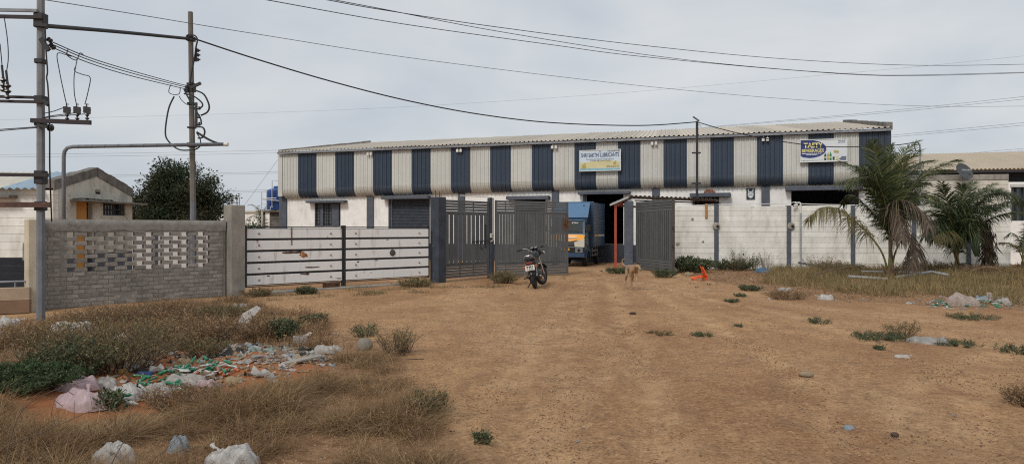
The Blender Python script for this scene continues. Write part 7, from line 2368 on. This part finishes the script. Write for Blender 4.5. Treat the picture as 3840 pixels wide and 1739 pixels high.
# ------------------------------------------------------------------ bags and rubbish
def plastic(name, col, tr=0.42, rough=0.38, var=0.12):
    m, ns, ls, b = new_mat(name)
    geo = ns.new('ShaderNodeNewGeometry')
    n1 = noise_n(ns, ls, geo.outputs['Position'], 14, 5, 0.6)
    c = mixc(ns, ls, ramp_n(ns, ls, n1, [(0.35, 0.0), (0.65, 1.0)]), tuple(x * (1 - var * 1.6) for x in col), tuple(min(1, x * (1 + var * 0.4)) for x in col))
    d = noise_n(ns, ls, geo.outputs['Position'], 6, 5, 0.7)
    c = mixc(ns, ls, ramp_n(ns, ls, d, [(0.56, 0.0), (0.72, 0.5)]), c, (0.33, 0.24, 0.16))
    ls.new(c, b.inputs['Base Color'])
    b.inputs['Roughness'].default_value = rough
    bp = ns.new('ShaderNodeBump'); bp.inputs['Strength'].default_value = 0.35; bp.inputs['Distance'].default_value = 0.006
    ls.new(noise_n(ns, ls, geo.outputs['Position'], 22, 4, 0.55, (1, 1, 2.2), 1.2), bp.inputs['Height'])
    ls.new(bp.outputs['Normal'], b.inputs['Normal'])
    tl = ns.new('ShaderNodeBsdfTranslucent')
    ls.new(c, tl.inputs['Color'])
    mx = ns.new('ShaderNodeMixShader')
    mx.inputs[0].default_value = tr
    ls.new(b.outputs['BSDF'], mx.inputs[1]); ls.new(tl.outputs['BSDF'], mx.inputs[2])
    ls.new(mx.outputs['Shader'], ns['Material Output'].inputs['Surface'])
    return m
PL = {
 'white': plastic('bag_white', (0.66, 0.64, 0.61)), 'grey': plastic('bag_grey', (0.44, 0.42, 0.39)), 'pink': plastic('bag_pink', (0.66, 0.50, 0.52)),
 'beige': plastic('bag_beige', (0.52, 0.40, 0.24)), 'yellow': plastic('bag_yellow', (0.58, 0.36, 0.13)), 'blue': plastic('bag_blue', (0.06, 0.15, 0.38)),
 'teal': plastic('sheet_blue', (0.09, 0.24, 0.40)), 'clear': plastic('bag_clear', (0.56, 0.53, 0.49), 0.45), 'rose': plastic('bag_rose_clear', (0.53, 0.43, 0.38), 0.4),
 'bluish': plastic('bag_bluish', (0.36, 0.43, 0.48)), 'green': plastic('scrap_green', (0.10, 0.36, 0.22)), 'dark': plastic('scrap_dark', (0.06, 0.055, 0.05)),
 'palegreen': plastic('scrap_pale_green', (0.34, 0.46, 0.40)), 'tan': plastic('scrap_tan', (0.36, 0.25, 0.16)),
 'orange': plastic('scrap_orange', (0.48, 0.22, 0.10)), 'red': plastic('scrap_red', (0.50, 0.05, 0.03)),
}
def bag(label, px, py, w, h, m, dpt=None, seed=0, cat='bag', name='plastic_bag', crump=0.16, tip=0.0, rz=None, group=None, sub=4, spk=1.0, fl=1.0):
    c = G(px, py)
    dpt = dpt or w * 0.75
    t_rz = rz if rz is not None else random.uniform(-0.5, 0.5)
    if spk > 0:                       # thin film: a slumped, creased skin with a ragged rim
        big = sub >= 5
        nr_, na_ = (34, 120) if big else (20, 64) if sub == 4 else (9, 26)
        r_ = random.Random(seed * 17 + 3)
        kx, ky = r_.uniform(-0.3, 0.3), r_.uniform(-0.25, 0.25)
        so = Vector((seed * 3.7, seed * 1.3, seed * 0.7))
        mb = MB()
        rows = []
        for i in range(nr_ + 1):
            q = i / nr_
            row = []
            for j in range(na_):
                a_ = 2 * math.pi * j / na_
                ca, sa = math.cos(a_), math.sin(a_)
                rim = 1 + 0.30 * noise.noise(Vector((ca * 1.1, sa * 1.1, 0)) + so) + 0.16 * noise.noise(Vector((ca * 3.3, sa * 3.3, 2)) + so) + 0.06 * noise.noise(Vector((ca * 9, sa * 9, 5)) + so)
                x = kx * (1 - q) + rim * ca * q
                y = ky * (1 - q) + rim * sa * q
                dome = 0.80 * max(0.0, 1 - q ** 4.5) ** 0.55
                lump = 0.80 + 0.50 * noise.noise(Vector((x * 1.3, y * 1.3, 3)) + so) + 0.22 * noise.noise(Vector((x * 2.9, y * 2.9, 8)) + so)
                tw_ = a_ + 0.8 * noise.noise(Vector((x, y, 11)) + so)
                ct, st = math.cos(tw_), math.sin(tw_)
                f1 = (1 - abs(noise.noise(Vector((ct * 2.6, st * 2.6, q * 1.1)) + so))) ** 3 - 0.5
                f2 = (1 - abs(noise.noise(Vector((ct * 6.5, st * 6.5, q * 2.2)) + so * 2))) ** 3 - 0.5
                f3 = (1 - abs(noise.noise(Vector((x * 5.5, y * 5.5, 4)) + so * 3))) ** 4 - 0.4
                z = h * (dome * lump + (0.085 * f1 + 0.055 * f2 + 0.050 * f3) * min(1.0, 3 * (1 - q) + 0.2) * min(1.0, 0.25 + 2.2 * q) * crump * 5.0)
                if q > 0.93:
                    z = max(z, 0.0) * 0.5 + 0.010 * abs(noise.noise(Vector((ca * 5, sa * 5, 1)) + so))
                row.append((x * w / 2, y * dpt / 2, max(z, -0.005) - (0.012 if i == nr_ else 0.0)))
            row.append(row[0])
            rows.append(row)
        # twisted tail of the gathered mouth
        mb.grid(rows)
        ja = r_.randrange(na_)
        top = Vector(rows[int(nr_ * 0.75)][ja])
        tl = w * 0.24
        d_ = Vector((top.x, top.y, 0)).normalized() + Vector((0, 0, 0.25))
        mb.tube([top - Vector((0, 0, 0.02)), top + d_ * tl * 0.35, top + d_ * tl * 0.7 + Vector((0, 0, -0.01)), top + d_ * tl], [w * 0.05, w * 0.016, w * 0.030, w * 0.048], 7, caps=False)
        o = mb.build(name, m, None, sm=True, loc=c, fix=False)
        o.rotation_euler = (0, 0, t_rz)
        return tag(o, label, cat, group)
    bm = bmesh.new()
    bmesh.ops.create_icosphere(bm, subdivisions=sub, radius=1.0)
    so = Vector((seed * 3.7, seed * 1.3, seed * 0.7))
    for v_ in bm.verts:
        p = v_.co.copy()
        n1 = noise.noise(p * 1.2 + so)
        n2 = noise.noise(p * 2.4 + so * 2)
        def fold(q):
            return (1 - abs(noise.noise(q))) ** 7
        r1 = fold(Vector((p.x * 0.9, p.y * 3.2, p.z * 2.6)) + so)
        r2 = fold(Vector((p.x * 2.2, p.y * 2.4, p.z * 5.2)) + so * 3)
        r3 = fold(Vector((p.x * 6.0, p.y * 5.0, p.z * 9.0)) + so * 5)
        k = 1 + crump * (1.7 * n1 + 0.6 * n2 + fl * (0.50 * r1 + 0.40 * r2 + 0.22 * r3 - 0.5))
        p = p * k
        e_ = Vector((0.8 * (1 if seed % 4 < 2 else -1), 0.15, 0.5)).normalized()      # gathered mouth
        p += e_ * (0.42 * math.exp(-max(0.0, 1 - v_.co.dot(e_)) / 0.05)) * spk
        if tip and p.z > 0.3:
            p.x *= 1 - tip * (p.z - 0.3); p.y *= 1 - tip * (p.z - 0.3)
        z = p.z
        z = (z + 0.55) / 1.5 if z > -0.55 else (z + 0.55) * 0.12
        v_.co = (p.x * w / 2, p.y * dpt / 2, z * h)
    me_ = bpy.data.meshes.new(name); bm.to_mesh(me_); bm.free()
    me_.materials.append(m)
    me_.polygons.foreach_set('use_smooth', [True] * len(me_.polygons))
    o = link(name, me_, None, c, (0, 0, t_rz))
    return tag(o, label, cat, group)
bag('pale pink bag slumped at the back of the left heap', 270, 1492, 0.42, 0.15, PL['pink'], 0.34, 3, crump=0.20)
bag('larger pink and white bag at the front of the left heap', 325, 1540, 0.52, 0.17, PL['pink'], 0.40, 5, crump=0.20)
bag('white crumpled bag right of the pink bags', 475, 1505, 0.30, 0.16, PL['white'], 0.25, 7, crump=0.24)
bag('clear crumpled film bag beside the white crumpled bag', 395, 1475, 0.22, 0.11, PL['clear'], 0.2, 9, crump=0.26)
bag('greenish white film lump before the bottles', 590, 1490, 0.28, 0.13, PL['clear'], 0.24, 11, crump=0.28)
bag('translucent white film sheet lying over the green bottles', 705, 1445, 0.46, 0.12, PL['clear'], 0.30, 13, crump=0.16)
bag('rosy white film lump at the right end of the bottle heap', 775, 1455, 0.20, 0.09, PL['pink'], 0.18, 15, crump=0.24)
bag('ochre yellow bag in the heap near the blue bag', 455, 1418, 0.17, 0.07, PL['yellow'], 0.14, 17)
bag('small bright blue bag in the middle of the heap', 543, 1418, 0.16, 0.06, PL['blue'], 0.13, 19)
bag('standing beige paper bag behind the heap', 452, 1378, 0.20, 0.14, PL['beige'], 0.12, 21, crump=0.2)
bag('grey film bag between the beige bag and the blue bag', 485, 1395, 0.22, 0.09, PL['grey'], 0.18, 23, crump=0.24)
bag('orange paper lump under the ochre bag', 462, 1442, 0.14, 0.07, PL['orange'], 0.1, 25)
bag('tan lump of cloth at the top of the litter patch', 690, 1372, 0.20, 0.09, PL['beige'], 0.15, 27)
bag('yellow onion-like bag cluster at the right end of the heap', 880, 1440, 0.20, 0.07, PL['beige'], 0.14, 29, crump=0.3)
bag('white plastic bag in the straw at the bottom left', 425, 1722, 0.31, 0.17, PL['white'], 0.24, 31, crump=0.13, tip=0.3, sub=5, fl=0.7)
bag('big white plastic bag cut by the bottom edge', 868, 1752, 0.38, 0.19, PL['white'], 0.26, 33, crump=0.13, tip=0.2, sub=5, rz=0.25, fl=0.7)
bag('bluish grey torn bag standing in the straw', 668, 1690, 0.16, 0.13, PL['bluish'], 0.12, 35, crump=0.26, tip=0.6)
bag('white sack at the far left edge before the low wall', 30, 1222, 0.40, 0.20, PL['white'], 0.32, 37, 'sack', 'sack')
bag('long white sack lying in the dry weeds left of the scrub bush', 265, 1238, 0.56, 0.17, PL['white'], 0.3, 39, 'sack', 'sack')
bag('flat grey slab sack under the far left sack', 25, 1262, 0.50, 0.11, PL['grey'], 0.3, 41, 'sack', 'sack', 0.08)
bag('ragged white bag between the scrub bush and the dry bush', 447, 1280, 0.26, 0.13, PL['white'], 0.2, 43, crump=0.28)
bag('small white rag in the weeds at far left', 165, 1302, 0.14, 0.07, PL['white'], 0.12, 45)
bag('crumpled pale sack lying near the foot of the concrete pillar', 900, 1158, 0.34, 0.14, PL['grey'], 0.22, 47, 'sack', 'sack', 0.10)
bag('grey translucent bag by the pale board near the boulder', 1220, 1325, 0.30, 0.12, PL['clear'], 0.2, 49, crump=0.24)
bag('small clear bag left of the boulder', 1262, 1318, 0.20, 0.09, PL['clear'], 0.15, 51, crump=0.24)
bag('pale crumpled scrap in the straw centre', 1342, 1588, 0.075, 0.065, PL['grey'], 0.06, 53, sub=3)
bag('white paper cup scrap in the straw', 1158, 1518, 0.06, 0.035, PL['white'], 0.05, 55, sub=3)
bag('dusty grey film in the straw above the big white bag', 1010, 1640, 0.11, 0.035, PL['clear'], 0.08, 57, sub=3)
bag('white plastic bag alone at the grass edge left of the palm', 3096, 1120, 0.36, 0.16, PL['white'], 0.25, 61, crump=0.2)
bag('grey film bag in the weeds right of the dark clump', 2940, 1092, 0.34, 0.13, PL['clear'], 0.22, 63, crump=0.24)
bag('big rosy clear bag of bottles on the right heap', 3605, 1144, 0.62, 0.27, PL['rose'], 0.4, 65, crump=0.10)
bag('smaller clear bag at the right end of the right heap', 3760, 1142, 0.36, 0.19, PL['clear'], 0.28, 67, crump=0.16)
bag('peaked rosy bag standing behind the right heap', 3710, 1128, 0.17, 0.25, PL['rose'], 0.14, 69, crump=0.16, tip=0.8)
bag('bluish bag of bottles between the clear bags', 3680, 1130, 0.26, 0.16, PL['bluish'], 0.22, 71, crump=0.28)
bag('crumpled blue plastic sheet at the foot of the white wall', 2866, 1020, 0.66, 0.22, PL['teal'], 0.4, 73, 'sheet', 'plastic_sheet', 0.26)
bag('dirty white sacking right of the blue sheet', 2912, 1008, 0.60, 0.19, PL['white'], 0.35, 75, 'sack', 'sack', 0.22)
bag('tan cloth and grey rag under the leafy weeds by the gate leaf', 2580, 1030, 0.44, 0.14, PL['beige'], 0.3, 77, 'rag', 'rag', 0.24)
bag('dusty grey plastic bag flattened on the dirt beside the weed mat', 3478, 1282, 0.50, 0.11, PL['grey'], 0.26, 79, crump=0.26)
bag('folded pale paper scrap on the open dirt', 3382, 1343, 0.19, 0.035, PL['white'], 0.1, 81, 'paper', 'paper_scrap', 0.2, sub=3)
bag('small blue grey scrap on the near dirt', 3184, 1603, 0.085, 0.035, PL['bluish'], 0.06, 83, 'scrap', 'scrap', 0.25, sub=3)
bag('white rag at the grass edge right of the single white bag', 3415, 1138, 0.22, 0.05, PL['white'], 0.14, 85, 'rag', 'rag', 0.2, sub=3)
# boulder and stones
M_stone = mat('grey_boulder', (0.19, 0.175, 0.145), 0.9, 0.2, 16, bump=0.5, bscale=80)
M_stone2 = mat('tan_stone', (0.24, 0.185, 0.125), 0.95, 0.2, 16, bump=0.4, bscale=60)
bag('round smooth grey boulder at the edge of the straw', 1368, 1313, 0.215, 0.155, M_stone, 0.19, 91, 'boulder', 'boulder', 0.035, rz=0.2, spk=0, fl=0.0)
bag('flat tan stone on the open dirt at right', 3023, 1417, 0.16, 0.05, M_stone2, 0.1, 93, 'stone', 'stone', 0.06, sub=3, spk=0, fl=0.3)
bag('small brown stone on the dirt left of the motorcycle', 1918, 1105, 0.10, 0.035, M_stone2, 0.08, 95, 'stone', 'stone', 0.06, sub=3, spk=0, fl=0.3)
bag('dark clod on the dirt at the lower right', 3355, 1630, 0.065, 0.03, mat('dark_clod', (0.07, 0.045, 0.03), 0.95, 0.2, 16), 0.05, 97, 'clod', 'clod', 0.1, sub=3, spk=0, fl=0.3)
bag('brown clod on the dirt in front of the dog', 2373, 1180, 0.13, 0.045, MAT['dark_clod'], 0.08, 99, 'clod', 'clod', 0.12, sub=3, spk=0, fl=0.3)
# tilted white board and carton
bp = G(905, 1228)
t = thing('board', 'dirty white board leaning up out of the dry bush', 'board', bp, (0, 0, R(20)))
MB().add([(-0.10, 0, 0.0), (0.02, 0.0, -0.02), (0.30, 0.05, 0.30), (0.24, 0.06, 0.34), (0.02, 0.05, 0.22), (-0.10, 0.012, 0.01), (0.02, 0.012, -0.01), (0.30, 0.062, 0.30), (0.24, 0.072, 0.345), (0.02, 0.062, 0.225)],
         [(0, 1, 2, 3, 4), (9, 8, 7, 6, 5), (0, 5, 6, 1), (1, 6, 7, 2), (2, 7, 8, 3), (3, 8, 9, 4), (4, 9, 5, 0)]).build('panel', PL['white'], t)
bp = G(1108, 1298)
t = thing('carton', 'small open white carton among the weeds near the boulder', 'box', bp, (0, 0, R(30)))
mb = MB(); mb.box(0, 0.16, 0, 0.005, 0, 0.12); mb.box(0, 0.005, 0.005, 0.14, 0, 0.12); mb.box(0.155, 0.16, 0.005, 0.14, 0, 0.12); mb.box(0.005, 0.155, 0.135, 0.14, 0, 0.12)
mb.build('sides', PL['white'], t)
MB().add([(0.16, 0, 0.12), (0.16, 0.14, 0.12), (0.23, 0.14, 0.16), (0.23, 0, 0.16)], [(0, 1, 2, 3)]).build('flap', PL['white'], t)
# cement slab scraps near the heap
bp = G(1135, 1385)
t = thing('plank_scrap', 'pale dusty plank lying across the straw below the boulder', 'plank', bp + Vector((0, 0, 0.03)), (R(6), R(-7), R(32)))
MB().cbox(-0.22, 0.22, -0.04, 0.04, 0, 0.025, 0.005).build('plank', M_concrete, t)

# plastic bottles
def bottle_me(name, m, cap, crush):
    mb = MB()
    prof = [(0.0, 0.0), (0.028, 0.0), (0.033, 0.01), (0.033, 0.06), (0.030, 0.075), (0.033, 0.09), (0.033, 0.14), (0.026, 0.17), (0.012, 0.195), (0.012, 0.205)]
    mb.lathe(prof, 10, None, caps=False)
    mb.cur = 1
    mb.lathe([(0.0, 0.222), (0.015, 0.222), (0.015, 0.204), (0.0, 0.204)], 8, None, caps=False)
    if crush:
        mb.v = [(x * (1 - 0.45 * math.sin(z / 0.2 * 3.1)), y, z) for x, y, z in mb.v]
    return mb.mesh(name, [m, cap], True)
M_bgreen = mat('bottle_green', (0.024, 0.17, 0.085), 0.25, 0.1, 9, bump=0)
M_bclear = mat('bottle_clear', (0.42, 0.44, 0.41), 0.25, 0.1, 9, bump=0)
M_borange = mat('bottle_orange', (0.40, 0.12, 0.045), 0.2, 0.1, 9, bump=0)
BM = [bottle_me('bottle', M_bgreen, PL['white'], False), bottle_me('bottle', M_bgreen, PL['red'], True), bottle_me('bottle', M_bclear, PL['white'], True), bottle_me('bottle', M_borange, PL['red'], False)]
BLAB = {0: 'green plastic bottle', 1: 'crushed green plastic bottle with red cap', 2: 'crushed clear plastic bottle', 3: 'orange plastic bottle with red cap'}
def bottles(n, cx, cy, sx, sy, wts, where, grp, s=0.52):
    for k in range(n):
        px, py = cx + random.gauss(0, 1) * sx, cy + random.gauss(0, 1) * sy
        c = G(px, py)
        ki = random.choices((0, 1, 2, 3), wts)[0]
        o = bpy.data.objects.new('bottle', BM[ki])
        o.location = c + Vector((0, 0, 0.034 * s + abs(random.gauss(0, 0.035))))
        o.rotation_euler = (R(random.uniform(50, 130)), random.uniform(0, 6), random.uniform(0, 6.28))
        o.scale = (s, s, s)
        COL.objects.link(o)
        tag(o, BLAB[ki] + where, 'bottle', BLAB[ki] + grp)
bottles(40, 720, 1408, 55, 11, (6, 5, 3, 1), ' tipped among the left heap', 's in the left heap')
bottles(20, 830, 1415, 32, 10, (3, 3, 6, 2), ' tipped among the left heap', 's in the left heap')
bottles(26, 610, 1458, 45, 13, (6, 6, 3, 0), ' tipped among the left heap', 's in the left heap')
bottles(6, 500, 1525, 40, 8, (5, 4, 2, 0), ' tipped among the left heap', 's in the left heap')
bottles(26, 3530, 1143, 30, 5, (5, 5, 6, 0), ' scattered by the right heap', 's by the right heap')
bottles(34, 3715, 1140, 45, 7, (4, 4, 8, 0), ' scattered by the right heap', 's by the right heap')

# loose litter as a mass: crumpled scraps of film and paper
def litter(n, poly, name, label, keys, size, seed):
    r_ = np.random.default_rng(seed)
    p = on_ground(scatter(poly, n))
    V, F, MI = [], [], []
    for k in range(n):
        s = r_.uniform(*size) * (0.6 if r_.random() < 0.5 else 1.0)
        a_ = r_.uniform(0, 6.28)
        asp = r_.uniform(0.35, 1.0)
        b = len(V)
        mi = int(r_.integers(0, len(keys)))
        tx, ty = r_.normal(0, 0.35), r_.normal(0, 0.35)
        for i in range(4):
            for j in range(4):
                u, w_ = (i / 3 - .5) * s, (j / 3 - .5) * s * asp
                if i in (0, 3) and j in (0, 3):
                    u *= 0.75; w_ *= 0.75
                z = 0.016 + r_.normal(0, 0.11) * s + abs(tx * u + ty * w_) * 0.6
                V.append((p[k, 0] + u * math.cos(a_) - w_ * math.sin(a_), p[k, 1] + u * math.sin(a_) + w_ * math.cos(a_), p[k, 2] + max(z, 0.012)))
        for i in range(3):
            for j in range(3):
                F.append((b + i * 4 + j, b + i * 4 + j + 1, b + (i + 1) * 4 + j + 1, b + (i + 1) * 4 + j)); MI.append(mi)
    o = link(name, np_mesh(name, V, F, [PL[k] for k in keys], MI, True))
    tag(o, label, 'litter', kind='stuff')
litter(950, lp, 'litter', 'strewn scraps of film paper and plastic over the left rubbish patch', ['white', 'grey', 'clear', 'beige', 'grey', 'dark', 'dark', 'palegreen', 'beige', 'tan', 'white', 'tan', 'dark', 'grey'], (0.025, 0.12), 1)
litter(260, gpoly([(900, 1270), (1250, 1320), (1270, 1400), (1000, 1450), (1000, 1330)]), 'litter', 'thin litter scraps trailing toward the boulder', ['white', 'grey', 'beige', 'bluish', 'dark'], (0.03, 0.11), 2)
litter(70, lp, 'litter', 'larger torn film and sacking pieces lying flat in the left rubbish patch', ['white', 'grey', 'clear', 'beige', 'dark', 'tan'], (0.10, 0.30), 8)
litter(60, gpoly([(830, 1290), (1080, 1300), (1080, 1335), (830, 1325)]), 'litter', 'pale film scraps piled along the top of the litter patch', ['white', 'grey', 'bluish', 'clear', 'palegreen', 'dark', 'tan', 'dark'], (0.05, 0.17), 3)
litter(130, gpoly([(0, 1200), (900, 1130), (1300, 1260), (1100, 1300), (500, 1330), (0, 1330)]), 'litter', 'scattered litter bits among the dry weeds by the brick wall', ['white', 'grey', 'beige', 'white', 'blue'], (0.03, 0.13), 4)
litter(90, gpoly([(3450, 1125), (3830, 1125), (3850, 1160), (3440, 1158)]), 'litter', 'scraps around the heap at right', ['white', 'clear', 'palegreen', 'bluish', 'grey'], (0.05, 0.14), 5)
litter(100, gpoly([(2540, 1020), (3000, 1025), (3400, 1100), (3300, 1140), (2900, 1125), (2560, 1075)]), 'litter', 'scattered litter bits in the weeds before the white wall', ['white', 'grey', 'beige', 'white', 'dark'], (0.04, 0.16), 6)
litter(70, gpoly([(1300, 1120), (2200, 1100), (3840, 1200), (3840, 1739), (1900, 1739), (1500, 1300)]), 'litter', 'tiny paper and plastic bits over the open dirt', ['white', 'grey', 'beige', 'orange', 'bluish'], (0.015, 0.05), 7)

# gravel over the open dirt
def gravel(n, poly, name, label, smin, smax, dens, mats_, seed):
    r_ = np.random.default_rng(seed)
    p = on_ground(scatter(poly, n, dens))
    base = np.array([(1, 0, 0), (-.5, .87, 0), (-.5, -.87, 0), (0.1, 0.1, 0.8), (0, 0, -.6)])
    fc = np.array([(0, 1, 3), (1, 2, 3), (2, 0, 3), (1, 0, 4), (2, 1, 4), (0, 2, 4)])
    s = (smin + (smax - smin) * r_.random(n) ** 3)[:, None, None]
    a_ = r_.uniform(0, 6.28, n)
    c, sn = np.cos(a_), np.sin(a_)
    B = base[None] * (0.75 + 0.5 * r_.random((n, 5, 3))) * np.array([1, 0.8, 0.7])
    X = B[..., 0] * c[:, None] - B[..., 1] * sn[:, None]
    Y = B[..., 0] * sn[:, None] + B[..., 1] * c[:, None]
    V = np.stack([X, Y, B[..., 2]], -1) * s + p[:, None, :] + np.array([0, 0, 0.010])
    F = (np.arange(n) * 5)[:, None, None] + fc[None]
    mi = np.repeat(r_.integers(0, len(mats_), n), 6)
    o = link(name, np_mesh(name, V.reshape(-1, 3), F.reshape(-1, 3), mats_, mi))
    tag(o, label, 'gravel', kind='stuff')
PB = [mat('pebble_%s' % nm, c, 0.95, 0.2, 20, bump=0) for nm, c in (('brown', (0.255, 0.145, 0.080)), ('tan', (0.39, 0.245, 0.138)), ('dark', (0.150, 0.095, 0.062)), ('grey', (0.34, 0.255, 0.175)), ('red', (0.27, 0.125, 0.068)), ('earth', (0.35, 0.205, 0.110)))]
OPEN_NEAR = gpoly([(1500, 1300), (1900, 1200), (3000, 1220), (3900, 1260), (3990, 1760), (1780, 1760), (1640, 1560)])
OPEN_FAR = gpoly([(1000, 1160), (1650, 1085), (2130, 1050), (2500, 1045), (2800, 1110), (3400, 1150), (3990, 1180), (3990, 1300), (1500, 1320), (1250, 1240)])
def gd(x, y):
    return min(1, max(0.05, 0.4 + 1.3 * noise.noise(Vector((x * 0.9, y * 0.55, 21.0))) + 0.5 * noise.noise(Vector((x * 2.6, y * 1.5, 31.0)))))
gravel(30000, OPEN_NEAR, 'gravel', 'small loose gravel and clods over the near dirt', 0.0025, 0.014, gd, PB, 3)
gravel(7000, OPEN_FAR, 'gravel', 'loose gravel over the far dirt toward the gates', 0.005, 0.026, gd, PB, 4)
gravel(9000, NEAR, 'gravel', 'loose stones and clods on the soil under the dry grass', 0.003, 0.02, None, PB, 6)
gravel(2500, gpoly([(1900, 960), (2360, 960), (2360, 1030), (2100, 1040)]), 'gravel', 'gravel on the yard floor inside the gateway', 0.006, 0.03, gd, PB, 5)

# pipes and sticks lying in the weeds at right
def lying(name, label, cat, pts, r_, m):
    q = [P(a_, b_, d) for a_, b_, d in pts]
    base = Vector((q[0].x, q[0].y, 0))
    o = MB().tube([a_ - base for a_ in catmull(q, 5)], r_, 7).build(name, m, None, loc=base, sm=True)
    tag(o, label, cat)
lying('plastic_pipe', 'grey plastic pipe lying in the grass left of the taller palm stem', 'pipe', [(3180, 1036, 21.9), (3330, 1046, 21.5)], 0.045, M_pvc_grey)
lying('plastic_pipe', 'bent grey plastic pipe lying between the two palms', 'pipe', [(3360, 1040, 22.0), (3480, 1021, 22.6), (3496, 1020, 22.6), (3556, 1031, 22.2)], 0.048, M_pvc_grey)
lying('plastic_pipe', 'thin pale pipe in the grass behind the bent pipe', 'pipe', [(3230, 1017, 24.0), (3480, 1022, 23.6)], 0.03, M_pvc_grey)
lying('plastic_pipe', 'dark pipe slanting down from the grey downpipe foot', 'pipe', [(2995, 984, 28.0), (3100, 1003, 27.0)], 0.04, M_gate_grey)
lying('fallen_stalk', 'long dry palm stalk lying slantwise left of the taller palm', 'stalk', [(3030, 1036, 22.4), (3130, 1010, 22.8), (3240, 996, 23.0)], 0.025, M_rachis_dry)
lying('fallen_stalk', 'arched dead stalk on the grass below the banana stem', 'stalk', [(3620, 1028, 24.0), (3680, 1004, 24.2), (3740, 1010, 24.0), (3770, 1040, 23.6)], 0.028, M_rachis_dry)
lying('fallen_stick', 'thin stick lying on the dirt right of the wispy weed', 'stick', [(1520, 1347, 8.75), (1590, 1344, 8.8)], 0.006, M_twig)
